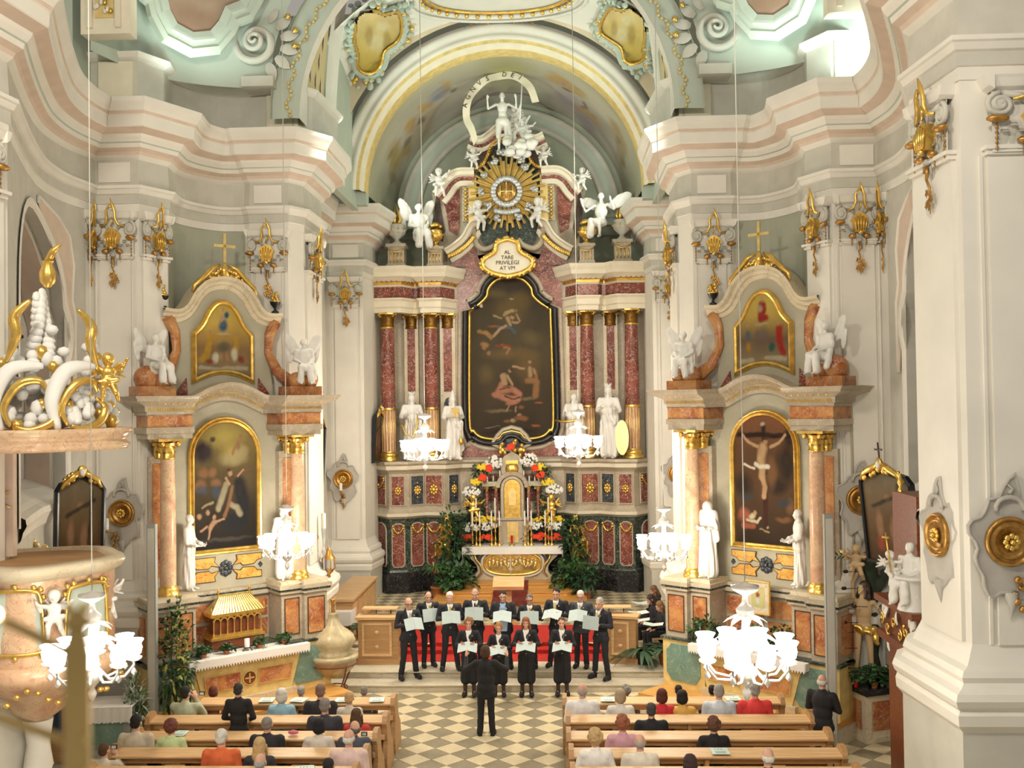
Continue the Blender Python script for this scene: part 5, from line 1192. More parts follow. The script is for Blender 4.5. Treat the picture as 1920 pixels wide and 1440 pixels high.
# text cartouche
x, z = F0.L(957, 489); x -= CX; b1 = MB(); hl = [(0, -.52), (.45, -.42), (.75, -.22), (.72, 0), (.38, .22), (.30, .5), (0, .62)]
o = mirror(smooth2(hl, 4)); b1.prism([(x+a, z+b_) for a, b_ in o], -.38, -.30); TC = b1.build('inscription_tablet', 'ivory', HA)
b1 = MB(); b1.frame([(x+a, z+b_) for a, b_ in o], [(-.06, 0, 0), (-.02, .09, 0), (.06, .10, 0), (.12, .02, 0), (.12, -.1, 0)], -.36, True, True)
for k in range(30):
    a, b_ = o[int(k*len(o)/30)]; b1.ball((x+a*1.13, -.42, z+b_*1.13), (.07, .05, .07), 0, 6, 4)
b1.build('gilt_surround', 'gold', TC)
def text(s_, size, loc, parent, mat, name='lettering', rot=(90, 0, 0), ext=.004):
    cu = bpy.data.curves.new('t', 'FONT'); cu.body = s_; cu.size = size; cu.align_x = 'CENTER'; cu.extrude = ext; cu.resolution_u = 2
    o_ = bpy.data.objects.new('t', cu); TMP.collection.objects.link(o_); vl = TMP.view_layers[0]; vl.update()
    me = bpy.data.meshes.new_from_object(o_.evaluated_get(vl.depsgraph)); me.name = name; me.materials.clear(); me.materials.append(MATS[mat]); bpy.data.objects.remove(o_); bpy.data.curves.remove(cu)
    ob = put(name, me, parent); ob.location = loc; ob.rotation_euler = tuple(math.radians(a) for a in rot); return ob
for k, (t_, sz) in enumerate((('AL', .17), ('TARE', .17), ('PRIVILEGI', .18), ('AT VM', .17))): text(t_, sz, (x, -.39, z+.17-.17*k), TC, 'iron')
# ---------------------------------------------------------------- statues of the high altar
def at(px, py, Y): return PY(px, py, Y)
def stat(label, key, fn, px, pyf, Y, h, hh, rz=0, mat='statue', group=None, name='statue', cat='statue', z=None):
    p = at(px, pyf, Y); me = statue(key, fn); t = thing(name, label, cat, (p[0], p[1], p[2] if z is None else z), math.radians(rz), group, h/hh); put('figure', me, t, mats=[mat]); return t
G4 = None
t = stat('white crowned saint statue with lyre between the two left columns of the high altar', 's_king', lambda: statue_mesh('king', 1), 773, 860, 32.35, 2.2, 1.8, 15, z=4.66)
b1 = MB(); b1.tube([(-.3, -.25, .95), (-.2, -.3, .7), (.0, -.32, .62), (.1, -.3, .9), (.12, -.3, 1.2)], .025, 0, 6)
for k in range(4): b1.tube([(-.22+.07*k, -.31, .66), (-.2+.07*k, -.31, 1.08)], .006, 0, 4)
b1.build('lyre', 'gold', t)
t = stat('white mitred high priest statue with gold breastplate left of the altar painting', 's_priest', lambda: statue_mesh('priest', 2), 850, 860, 32.4, 2.2, 1.86, 25, z=4.66)
b1 = MB(); b1.box(-.1, .1, -.20, -.15, 1.16, 1.40)
for i in range(3):
    for j in range(3): b1.ball((-.06+.06*i, -.2, 1.21+.065*j), .02, 0, 5, 3)
b1.build('breastplate', 'goldpale', t); b1 = MB(); b1.lathe([(.02, 0), (.07, .05), (.07, .12), (.03, .2), (.01, .26)], (.12, -.3, .40), 10); b1.tube([(.12, -.3, .66), (.14, -.3, 1.0)], .008, 0, 4); b1.build('censer', 'gold', t)
t = stat('white long-haired statue with gilt scroll right of the altar painting', 's_beard', lambda: statue_mesh('beard', 3), 1077, 860, 32.4, 2.15, 1.8, -20, z=4.66)
b1 = MB(); b1.tube([(-.42, -.25, 1.02), (-.2, -.36, .98), (.1, -.33, 1.0), (.3, -.25, 1.08)], .035, 0, 6); b1.build('scroll', 'gold', t)
t = stat('largest white warrior statue in tunic with shield between the right columns', 's_war', lambda: statue_mesh('king', 4), 1142, 855, 32.3, 2.45, 1.86, -10, z=4.66)
b1 = MB(); b1.prism([(.34+.16*math.cos(a), .5+.42*math.sin(a)) for a in np.linspace(0, 2*PI, 15)[:-1]], -.2, -.14); b1.build('shield', 'goldpale', t)
# crowning figure with the banner
JT = joints('conduct', spread=.04, nod=10); P_ = body_parts(JT)+[('e', (0, .0, .9), (.19, .15, .14)), ('c', (-.1, -.02, .9), (-.12, -.1, .45), .10, .07), ('c', (.12, .02, .85), (.25, .1, .3), .10, .08)]
t = stat('white near-nude crowning statue with raised arms and lettered banner on top of the altar', 's_top', lambda: blob(P_, .02, 2, None, 'figure'), 943, 287, 31.95, 1.95, 1.75, 0)
TOPT = t; b1 = MB(); v = []
bp = smooth2([(-.75, .25), (-.85, .6), (-1.0, .95), (-.95, 1.4), (-.7, 1.8), (-.3, 2.05), (.15, 2.12), (.55, 2.0), (.8, 1.75), (.95, 1.35)], 6)
for i, (x, z) in enumerate(bp): r_ = .10; cxx, czz = -.1, 1.2; dx, dz = x-cxx, z-czz; L = math.hypot(dx, dz); v += [(x-dx/L*r_, -.3+.04*math.sin(i*.6), z-dz/L*r_), (x+dx/L*r_, -.3+.04*math.sin(i*.6+1), z+dz/L*r_)]
b1.add(v, [(2*i, 2*i+1, 2*i+3, 2*i+2) for i in range(len(bp)-1)], 0, True); b1.add([(x, y+.03, z) for x, y, z in v], [(2*i, 2*i+2, 2*i+3, 2*i+1) for i in range(len(bp)-1)], 0, True); BN = b1.build('banner', 'ivory', t)
for k, ch in enumerate('AGNVS DEI'):
    if ch == ' ': continue
    q = bp[16+3*k+1] if 16+3*k+1 < len(bp) else bp[-1]; a = math.degrees(math.atan2(q[0]+.1, q[1]-1.2)); o_ = text(ch, .19, (q[0], -.36, q[1]-.06), BN, 'iron', 'letter'); o_.rotation_euler = (PI/2, math.radians(a), 0)
b1 = MB(); b1.tube([(.5, -.2, .8), (.62, -.1, 2.6)], .02, 0, 5); b1.tube([(.42, -.1, 2.3), (.80, -.1, 2.36)], .02, 0, 5); b1.build('cross_staff', 'statue', t)
b1 = MB(); r = random.Random(9)
for k in range(22): b1.ball((.3+r.uniform(-.25, .6), r.uniform(-.3, .2), r.uniform(-.1, .45)), (.15, .13, .12), 0, 8, 5)
b1.build('cloud', 'statue', t)
for i in range(3):
    t = stat(['small white putto kneeling right behind the crowning figure', 'small white putto lowest on the cloud of the crowning figure', 'small white putto on the cloud right of the crowning figure'][i], 'p%d' % (i % 3), (lambda i=i: putto_mesh(i)), (972, 985, 965)[i], (262, 262, 240)[i], 32.45, (1.0, .8, .8)[i], .8, (0, 40, -30)[i], cat='statue', name='putto')
for i, (px, py, lb, h) in enumerate(((887, 312, 'small white putto standing on the left scroll beside the gable top', .75), (1020, 308, 'small white putto standing on the right scroll beside the gable top', .75), (823, 362, 'white putto at the far left end of the gable cornice', 1.0), (1092, 352, 'white putto at the far right end of the gable cornice', .8),
                                     (897, 425, 'white putto kneeling on the broken cornice left below the sunburst', 1.05), (1008, 420, 'white putto climbing the broken cornice right below the sunburst', 1.05))):
    stat(lb, 'p%d' % (i % 3), (lambda i=i: putto_mesh(i % 3)), px, py, 32.55, h, .9, (20, -20, 10, -30, 40, -40)[i], name='putto')
stat('grey-white seated angel with lowered wings at the left end of the altar cornice', 'ang0', lambda: seated_mesh(1, True), 786, 472, 32.3, 1.75, 1.45, 25, mat='statue', name='angel')
stat('white winged angel with outspread arm at the right end of the altar cornice', 'ang1', lambda: blob(body_parts(joints('conduct', sit=True))+[('e', (0, -.2, .45), (.2, .3, .12)), ('c', (-.12, -.4, .48), (-.14, -.42, .12), .09, .10), ('e', (0, 0, .75), (.17, .13, .2)), ('e', (.45, .2, 1.05), (.36, .035, .17), Ry(-25)), ('e', (-.38, .2, 1.05), (.30, .035, .15), Ry(25))], .02, 2, folds(.01, 20, 14), 'figure'), 1128, 452, 32.2, 1.7, 1.4, -25, name='angel')
# urns
def urn_mesh(top):
    b_ = MB(); b_.lathe([(.16, 0), (.18, .04), (.10, .10), (.07, .16), (.12, .22), (.26, .34), (.30, .46), (.24, .56), (.27, .62), (.20, .66)], n=16, mi=0)
    for k in range(10): a = 2*PI*k/10; acanthus(b_, (0, 0, 0), a, .2, .22, .06, .30, 1); b_.ball((.30*math.cos(a), .30*math.sin(a), .48), .035, 1, 5, 3)
    r = random.Random(1)
    if top == 'flame':
        for k in range(5): b_.tube([(.08*math.cos(k*1.3), .08*math.sin(k*1.3), .62), (.16*math.cos(k*1.3+.5), .16*math.sin(k*1.3+.5), .8), (.05*math.cos(k), .05*math.sin(k), 1.0+.08*k)], [.07, .06, .01], 1, 6)
    else:
        for k in range(26): a, q = r.uniform(0, 2*PI), r.uniform(0, .22); b_.ball((q*math.cos(a), q*math.sin(a), .66+.22*math.cos(q*5)), (.08, .08, .07), 1, 6, 4)
    return b_
for px, py, top, lb, sc in ((745, 505, 'flame', 'grey and gold flaming urn on a pedestal at the far left altar top', 1.0), (817, 505, 'fruit', 'gilded fruit bowl on a pedestal, inner left of the altar top', .85), (1100, 492, 'fruit', 'gilded fruit bowl on a pedestal, inner right of the altar top', .85), (1167, 492, 'flame', 'grey and gold flaming urn on a pedestal at the far right altar top', 1.0)):
    p = at(px, py, 32.35); t = thing('urn', lb, 'urn', (p[0], p[1], 10.84), 0, 'urns on the high altar cornice', sc)
    b1 = MB(); b1.box(-.26, .26, -.26, .26, 0, .66, 0); b1.box(-.32, .32, -.32, .32, .62, .72, 0); b1.box(-.30, .30, -.3, .3, 0, .08, 0); pd = b1.build('pedestal', 'greymarble', t)
    b1 = MB(); b1.tube([(-.25, -.28, .55), (-.1, -.3, .46), (0, -.3, .44), (.1, -.3, .46), (.25, -.28, .55)], .025, 0, 5)
    for x in (-.18, -.06, .06, .18): b1.tube([(x, -.275, .12), (x, -.275, .42)], .022, 0, 5)
    b1.build('gilt_fluting', 'gold', pd); put('vase', lib('urn'+top, lambda: urn_mesh(top).mesh('vase', ['warmgrey' if top == 'flame' else 'gold', 'gold'])), t, (0, 0, .72))
    if top == 'fruit':
        b1 = MB(); sg = -1 if px < 960 else 1
        b1.tube([(sg*-.1, 0, .9), (sg*-.35*-1*.9, 0, 1.15), (sg*.42, 0, 1.5), (sg*.3, 0, 1.8)], [.09, .08, .05, .02], 0, 6); b1.build('gilt_palm_leaf', 'gold', t)
# ================================================================== CHOIR FURNISHINGS
def leafcloud(n, R, L, w, seed=0, mi=(0,), droop=.4, base=.0):
    """bush of separate curved leaves filling an ellipsoid R"""
    r = random.Random(seed); mb = MB()
    for k in range(n):
        a, t = r.uniform(0, 2*PI), math.acos(r.uniform(-.8, 1)); q = r.uniform(.45, 1)
        p = (R[0]*q*math.sin(t)*math.cos(a), R[1]*q*math.sin(t)*math.sin(a), R[2]*q*math.cos(t)+base)
        leaf_blade(mb, p, (p[0]+r.uniform(-.3, .3), p[1]+r.uniform(-.3, .3), (p[2]-base)+r.uniform(-.2, .5)), (r.uniform(-.3, .3), r.uniform(-.3, .3), 1), L*r.uniform(.6, 1.2), w*r.uniform(.7, 1.2), r.choice(mi), droop, 3)
    return mb
def pot(h=.25, r=.14): b_ = MB(); b_.lathe([(r*.7, 0), (r, h*.85), (r*1.1, h*.86), (r*1.1, h), (r*.9, h), (r*.85, h*.8), (0, h*.78)], n=14); return b_
def plant(name, label, loc, R, n, L, w, seed, mats=('leaf', 'leafdark'), potm='terracotta', ph=.25, pr=.14, group=None, stem=True):
    t = thing(name, label, 'plant', loc, 0, group)
    if ph: pot(ph, pr).build('pot', potm, t)
    if stem:
        b_ = MB(); r = random.Random(seed)
        for k in range(5): b_.tube([(0, 0, ph*.8), (R[0]*.2*math.cos(k*1.3), R[1]*.2*math.sin(k*1.3), ph+R[2]*.8), (R[0]*.5*math.cos(k*1.3), R[1]*.5*math.sin(k*1.3), ph+R[2]*1.5)], [.014, .01, .006], 0, 4)
        b_.build('stems', 'leafdark', t)
    stuff(leafcloud(n, R, L, w, seed, tuple(range(len(mats))), .45, ph+R[2]*.95).build('foliage', list(mats), t)); return t
def rosette_plant(label, loc, n, L, w, seed, potm='terracotta', ph=.25, mats='leaf', group=None, pr=.14):
    t = thing('potted_plant', label, 'plant', loc, 0, group); pot(ph, pr).build('pot', potm, t); r = random.Random(seed)
    for k in range(n):
        a = k*2.4; el = r.uniform(.3, 1.2); b_ = MB(); leaf_blade(b_, (.03*math.cos(a), .03*math.sin(a), ph*.9), (math.cos(a), math.sin(a), el), (-math.cos(a)*.6, -math.sin(a)*.6, 1), L*r.uniform(.75, 1.1), w, 0, .75, 6); b_.build('leaf', mats, t)
    return t
# altar steps of honey-coloured wood with the old carpet
HS = thing('altar_steps', 'rounded honey-coloured wooden platform of three steps carrying the altar table', 'steps', (0, 0, .5))
def rr(x0, x1, y0, y1, r=.25, n=5):
    o = [(x0+r-r*math.cos(a), y0+r-r*math.sin(a)) for a in np.linspace(0, PI/2, n)]+[(x1-r+r*math.sin(a), y0+r-r*math.cos(a)) for a in np.linspace(0, PI/2, n)]
    return [(x1, y1)]+[(x0, y1)]+o
for k, (xw, y0) in enumerate(((2.25, 29.9), (1.85, 30.6), (1.6, 31.2))):
    o = rr(-xw, xw, y0, 32.9)[::-1]; b1 = MB(); b1.slab([(x*1.0, y) for x, y in rr(-xw, xw, y0, 32.9)], .14*k+.003, .14*k+.11); b1.slab([(x*1.0, y) for x, y in rr(-xw-.03, xw+.03, y0-.03, 32.9)], .14*k+.11, .14*k+.14); b1.build('step', 'honeywood', HS)
t = thing('old_carpet', 'worn dark red patterned runner lying down the wooden altar steps', 'carpet', (0, 0, 0))
b1 = MB(); pr = [(29.84, .508), (29.84, .655), (30.55, .655), (30.55, .795), (31.15, .795), (31.15, .935), (31.75, .935)]
for (a, z0), (c, z1) in zip(pr, pr[1:]): b1.add([(-.52, a, z0), (.52, a, z0), (.52, c, z1), (-.52, c, z1)], [(0, 1, 2, 3)])
for (a, z0), (c, z1) in zip(pr, pr[1:]): b1.add([(-.52, a+.003, z0-.004), (.52, a+.003, z0-.004), (.52, c+.003, z1-.004), (-.52, c+.003, z1-.004)], [(3, 2, 1, 0)])
b1.build('runner', 'oldcarpet', t)
# altar table
AT = thing('altar_table', 'altar table of grey marble with gilded oval relief of the supper', 'altar table', (.02, 32.0, .92))
hl = [(0, 0), (1.42, 0), (1.45, .06), (1.28, .10), (1.16, .16), (1.10, .28), (1.12, .42), (1.22, .56), (1.38, .70), (1.48, .86), (1.5, .96), (0, .96)]
b1 = MB(); b1.prism(mirror(hl), -.0, .62); b1.build('body', 'greymarble', AT)
b1 = MB(); b1.box(-1.55, 1.55, -.08, .7, .94, 1.02); b1.build('table_slab', 'greymarble', AT)
for s in (1, -1): b1 = MB(); b1.prism(sorted([(s*.98, .16), (s*1.06, .5), (s*1.22, .85), (s*.92, .85), (s*.85, .5)], key=lambda p: math.atan2(p[1]-.5, p[0]-s*1.0)), -.03, .01); b1.build('dark_inlay', 'bluemarble', AT)
ov = [(.86*math.copysign(abs(math.cos(a))**.75, math.cos(a)), .50+.32*math.copysign(abs(math.sin(a))**.8, math.sin(a))) for a in np.linspace(0, 2*PI, 41)[:-1]]
b1 = MB(); b1.prism(ov, -.04, .0); RL = b1.build('relief', 'gold', AT); b1 = MB(); r = random.Random(11)
for k in range(13):
    x = -.72+.12*k; z = .52+r.uniform(-.05, .05); b1.ball((x, -.06, z), (.06, .045, .10), 0, 8, 5); b1.ball((x+.01, -.09, z+.12), .04, 0, 8, 6); b1.tube([(x, -.08, z), (x+r.uniform(-.12, .12), -.1, z-.14)], .025, 0, 5)
for k in range(6): b1.tube([(-.75, -.05, .30+.015*k), (.75, -.05, .28+.03*k)], .012, 0, 4)
b1.build('relief_figures', 'goldpale', RL)
b1 = MB(); b1.frame(ov, [(-.02, 0, 0), (.02, .06, 0), (.06, .05, 0), (.07, 0, 0)], -.02, True, True); b1.build('relief_frame', 'gold', RL)
b1 = MB(); b1.frame(ov, [(.06, 0, 0), (.08, .05, 0), (.14, .05, 0), (.15, 0, 0)], -.01, True, True); b1.build('stone_frame', 'warmgrey', RL)
for s in (1, -1):
    b1 = MB(); b1.tube([(s*1.08, -.05, .10), (s*.96, -.07, .25), (s*1.0, -.06, .45), (s*1.14, -.06, .62), (s*1.2, -.06, .8)], [.03, .03, .045, .035, .03], 0, 6); b1.tube([(s*.8, -.05, .86), (s*.95, -.06, .84), (s*1.05, -.06, .7)], .03, 0, 5); b1.ball((s*1.16, -.06, .82), .06, 0, 7, 5); b1.build('gilt_scroll', 'gold', AT)
t = thing('altar_cloth', 'white linen cloth on the altar table below the tall candles', 'cloth', (.02, 32.0, 1.94)); b1 = MB(); W_ = 1.58
b1.box(-W_, W_, -.12, .68, 0, .015); b1.box(-W_, W_, -.135, -.12, -.22, .015)
for s in (1, -1): b1.add([(s*W_, -.13, .01), (s*W_, .66, .01), (s*(W_-.02), .60, -.62), (s*(W_-.03), -.08, -.66), (s*(W_+.01), -.13, -.2)], [(0, 1, 2, 3, 4)]); b1.add([(s*(W_-.01), -.13, .01), (s*(W_-.01), .66, .01), (s*(W_-.03), .60, -.62), (s*(W_-.04), -.08, -.66), (s*(W_), -.13, -.2)], [(4, 3, 2, 1, 0)])
b1.build('cloth', 'linen', t)
# tabernacle
TB = thing('tabernacle', 'marble tabernacle with gilded doors and little columns behind the altar table', 'tabernacle', (.02, 32.85, 1.0)); z0 = 1.0
b1 = MB(); b1.box(-.95, .95, -.3, .2, .0, .98); b1.box(-.45, .45, -.42, .1, .96, 1.75, 0); b1.box(-.5, .5, -.46, .12, 1.72, 1.80, 0); b1.build('base', 'greymarble', TB)
b1 = MB(); b1.box(-.18, .18, -.45, -.40, 1.02, 1.66); b1.build('lower_door', 'goldpale', TB)
b1 = MB(); b1.prism([(-.26, 1.8), (.26, 1.8), (.26, 2.75)]+arc(0, 2.75, .26, 0, 180, 8)[1:], -.40, -.2); DU = b1.build('niche_door', 'gold', TB)
b1 = MB(); b1.prism([(-.12, 2.2), (.12, 2.2), (.12, 2.6)]+arc(0, 2.6, .12, 0, 180, 6)[1:], -.44, -.38); b1.build('inner_niche', 'goldpale', DU)
b1 = MB(); b1.frame([(-.26, 1.8), (.26, 1.8), (.26, 2.75)]+arc(0, 2.75, .26, 0, 180, 8)[1:], [(0, 0, 0), (.02, .06, 0), (.1, .06, 0), (.14, -.1, 0)], -.36); b1.build('niche_frame', 'greymarble', DU)
for x in (-.82, -.52, .52, .82):
    b1 = MB(); b1.lathe([(.075, 0), (.075, .06), (.055, .1), (.055, .85), (.05, .95)], (x, -.3, 1.7), 12); c = b1.build('small_column', 'redmarble', TB)
    b1 = MB(); b1.lathe([(.05, 0), (.06, .05), (.09, .14), (.10, .16)], (x, -.3, 2.65), 10); b1.build('capital', 'gold', c)
b1 = MB(); b1.box(-.95, -.42, -.42, .1, 2.8, 2.95); b1.box(.42, .95, -.42, .1, 2.8, 2.95); b1.box(-.95, .95, -.35, .1, 1.55, 1.72); b1.frame(arc(0, 2.75, .40, 0, 180, 10), [(0, 0, 0), (0, .15, 0), (.12, .18, 0), (.14, 0, 0)], -.3, False); b1.build('entablature', 'greymarble', TB)
b1 = MB(); b1.prism([(-.32, 3.05), (.32, 3.05), (.36, 3.5), (.25, 3.75), (0, 3.9), (-.25, 3.75), (-.36, 3.5)], -.35, .0); b1.build('upper_niche', 'greymarble', TB)
b1 = MB(); b1.ball((0, -.4, 3.35), (.22, .1, .18), 0, 10, 6); b1.box(-.2, .2, -.42, -.34, 3.5, 3.62); b1.build('gilt_globe', 'gold', TB)
r = random.Random(8)
for (x, z) in ((-.3, 3.9), (.12, 4.0), (.32, 3.85)):
    b1 = MB()
    for k in range(6): b1.ball((x+r.uniform(-.08, .08), -.3, z+r.uniform(-.1, .2)), (.07, .06, .09), 0, 7, 5)
    b1.ball((x, -.34, z+.24), .07, 0, 8, 6); b1.build('gilt_cherub', 'gold', TB)
# kneeling gilded angels
for s in (1, -1):
    def ga(): 
        P = body_parts(joints('lap', sit=True, nod=-10))+[('e', (0, -.1, .5), (.2, .24, .2)), ('e', (0, 0, .85), (.16, .12, .25)), ('c', (.1, -.2, .4), (.12, -.1, .02), .14, .16), ('c', (-.1, -.2, .4), (-.12, -.1, .02), .14, .16), ('e', (0, .02, 1.2), (.1, .11, .11))]
        P += wing(-1, (.32, .25, 1.35))+wing(-1, (.22, .22, 1.2))
        return blob(P, .018, 2, folds(.014, 22, 16), 'figure')
    me = statue('gang', ga); p = PY(838 if s < 0 else 1080, 1008, 32.3)
    t = thing('gilded_angel', 'gilded kneeling angel with raised wing %s of the tabernacle' % ('left' if s < 0 else 'right'), 'statue', (p[0], p[1], 1.6), 0, None, (1.0 if s < 0 else -1.0, 1, 1)); o = put('figure', me, t, mats=['gold']); o.rotation_euler = (0, 0, math.radians(-35*1)); 
    t2 = thing('angel_pedestal', 'dark scrolled pedestal with gilt leaf under the %s gilded angel' % ('left' if s < 0 else 'right'), 'pedestal', (p[0], p[1], .5)); b1 = MB(); b1.prism([(-.35, 0), (.35, 0), (.3, .3), (.22, .6), (.3, .95), (.4, 1.1), (-.4, 1.1), (-.3, .95), (-.22, .6), (-.3, .3)], -.2, .4); b1.build('block', 'bluemarble', t2)
    b1 = MB()
    for k in range(7): b1.ball((.06*math.sin(k*2), -.24, .45+.09*k), (.12, .06, .08), 0, 7, 4)
    b1.build('gilt_leaf', 'gold', t2)
    p = PY(888 if s < 0 else 1034, 967, 32.4); stat('gilded putto %s of the tabernacle among the flowers' % ('left' if s < 0 else 'right'), 'p%d' % (0 if s < 0 else 1), lambda: putto_mesh(0), 888 if s < 0 else 1034, 972, 32.35, .95, .9, s*-20, mat='gold', name='putto')
# candlesticks with candles
def cstick(h):
    b_ = MB(); b_.lathe([(.075, 0), (.08, .03), (.03, .07), (.02, .12), (.045, .17), (.02, .22), (.018, h*.5), (.035, h*.55), (.018, h*.6), (.018, h*.92), (.05, h*.95), (.052, h)], n=10); return b_.mesh('stick', ['gold'])
def cand(h): b_ = MB(); b_.lathe([(.022, 0), (.022, h), (.004, h+.01), (.003, h+.03)], n=8); return b_.mesh('candle', ['wax'])
S1, S2, K1, K2 = cstick(.62), cstick(.78), cand(.46), cand(.70)
for px, tall in ((886, 0), (893.5, 1), (900, 0), (922, 0), (929, 1), (936.7, 0), (984.5, 0), (990.5, 1), (996.6, 0), (1022.8, 0), (1028.8, 1), (1034.9, 0)):
    p = PY(px, 1020, 32.1 if not tall else 32.3); n_ = ['outer left', 'inner left', 'inner right', 'outer right'][0 if px < 910 else 1 if px < 960 else 2 if px < 1010 else 3]
    lb = ('tallest middle candle of the %s trio on the altar table' % n_) if tall else 'shorter candle at the %s edge of the %s trio' % ('left' if px in (886, 922, 984.5, 1022.8) else 'right', n_)
    t = thing('candlestick', lb, 'candlestick', (p[0], p[1], 1.956), 0, 'tall gilt candlesticks on the altar table'); put('stick', S2 if tall else S1, t); put('candle', K2 if tall else K1, t, (0, 0, .78 if tall else .62))
K3 = cand(.26); b_ = MB(); b_.lathe([(.05, 0), (.02, .03), (.02, .1), (.045, .13)], n=8); S3 = b_.mesh('stick', ['silver'])
for k, (px, py) in enumerate(((908.7, 908), (914, 909), (925, 908), (937.5, 898), (947, 898), (972, 898), (982, 898), (992.5, 908), (1003, 909), (1010, 908))):
    p = PY(px, py, 32.55); t = thing('altar_candle', '%s short white candle %s the upper niche of the tabernacle' % (['outermost', 'second', 'third', 'fourth', 'innermost', 'innermost', 'fourth', 'third', 'second', 'outermost'][k], 'left of' if k < 5 else 'right of'), 'candle', tuple(p), 0, 'short candles on the tabernacle'); put('holder', S3, t, (0, 0, -.13)); put('candle', K3, t)
t = thing('sanctuary_lamp', 'small red glass lamp in front of the tabernacle door', 'lamp', (.0, 32.15, 1.956)); b1 = MB(); b1.lathe([(.04, 0), (.05, .02), (.015, .05), (.035, .1), (.04, .3), (.04, .32)], n=10); b1.build('glass', 'redglass', t); b1 = MB(); b1.lathe([(.1, -.0), (.1, .02), (.05, .05)], n=10); b1.build('foot', 'brass', t)
# bouquets
def bouquet(label, px, py, Y, rx, rz, mat, n=60, seed=0, fl=.035, name='bouquet'):
    p = PY(px, py, Y); t = thing(name, label, 'flowers', tuple(p)); r = random.Random(seed); b_ = MB()
    for k in range(n):
        a, q = r.uniform(0, 2*PI), math.sqrt(r.random()); c = (rx*q*math.cos(a), -.12*math.sqrt(1-q*q)-.04, rz*q*math.sin(a)); f_ = fl*r.uniform(.8, 1.3)
        for j in range(5): leaf_blade(b_, c, (math.cos(j*1.256+k), -.5, math.sin(j*1.256+k)), (0, -1, 0), f_*1.3, f_*.45, 0, .2, 2)
        b_.ball(c, f_*.6, 0, 5, 3)
    stuff(b_.build('blooms', mat, t)); stuff(leafcloud(26, (rx*.95, .12, rz*.95), .14, .03, seed+5, (0, 1), .4, -.05).build('foliage', ['leafdark', 'leaf'], t)); return t
for i, (px, py, rx, rz, m_, lb, n) in enumerate((
    (927, 866, .28, .2, 'petalwhite', 'white chrysanthemums at the upper left of the tabernacle', 60), (992, 862, .28, .2, 'petalwhite', 'white chrysanthemums at the upper right of the tabernacle', 60),
    (884, 922, .28, .16, 'petalwhite', 'white chrysanthemums hanging at the left side of the tabernacle', 50), (1039, 917, .28, .16, 'petalwhite', 'white chrysanthemums hanging at the right side of the tabernacle', 50),
    (884, 988, .28, .13, 'petalwhite', 'low white flowers behind the outer left candles', 50), (915, 986, .28, .13, 'petalwhite', 'low white flowers behind the inner left candles', 50), (1002, 985, .26, .13, 'petalwhite', 'low white flowers behind the inner right candles', 50), (1040, 985, .28, .13, 'petalwhite', 'low white flowers behind the outer right candles', 50),
    (906, 876, .2, .12, 'petalyellow', 'yellow flowers below the upper left white bouquet', 40), (1011, 875, .2, .12, 'petalyellow', 'yellow flowers below the upper right white bouquet', 40), (893, 903, .2, .10, 'petalyellow', 'yellow flowers above the left hanging white bouquet', 40), (1026, 904, .2, .12, 'petalyellow', 'yellow flowers above the right hanging white bouquet', 40),
    (907, 973, .42, .10, 'petalyellow', 'long row of yellow flowers behind the left candles', 60), (1030, 973, .55, .11, 'petalyellow', 'long row of yellow flowers behind the right candles', 70),
    (957, 838, .14, .08, 'petalred', 'red flowers at the very top of the tabernacle', 14), (917, 878, .10, .09, 'petalred', 'red carnation bunch beside the upper left yellow flowers', 12), (1003, 877, .10, .09, 'petalred', 'red carnation bunch beside the upper right yellow flowers', 12), (905, 896, .09, .11, 'petalred', 'red flowers left of the upper candles', 12), (1014, 890, .14, .09, 'petalred', 'red flowers right of the upper candles', 14),
    (876, 1006, .2, .08, 'petalred', 'red flowers at the far left foot of the altar bouquets', 18), (910, 1007, .26, .09, 'petalred', 'red flowers behind the inner left candles at table height', 20), (1010, 1005, .28, .09, 'petalred', 'red flowers behind the inner right candles at table height', 20), (1041, 1006, .18, .08, 'petalred', 'red flowers at the far right foot of the altar bouquets', 16))):
    bouquet(lb, px, py, 32.42 if m_ != 'petalred' else 32.33, rx, rz, m_, n, i, .035 if m_ != 'petalred' else .055)
for i, (px, py, rx, rz, lb) in enumerate(((893, 950, .42, .62, 'dense dark green foliage left of the tabernacle'), (1024, 950, .42, .62, 'dense dark green foliage right of the tabernacle'), (900, 885, .3, .3, 'green foliage at the upper left of the tabernacle'), (1016, 885, .3, .3, 'green foliage at the upper right of the tabernacle'), (928, 907, .24, .14, 'feathery green fern under the upper left candles'), (990, 907, .24, .14, 'feathery green fern under the upper right candles'),
                                     (905, 1006, .6, .16, 'low green leaves behind the left candlesticks'), (1012, 1006, .6, .16, 'low green leaves behind the right candlesticks'))):
    p = PY(px, py, 32.62 if i < 6 else 32.5); t = thing('greenery', lb, 'foliage', tuple(p)); stuff(leafcloud(260 if i < 2 else 130, (rx, .12, rz), .16, .03, 40+i, (0, 1), .4).build('foliage', ['leafdark', 'leaf'], t))
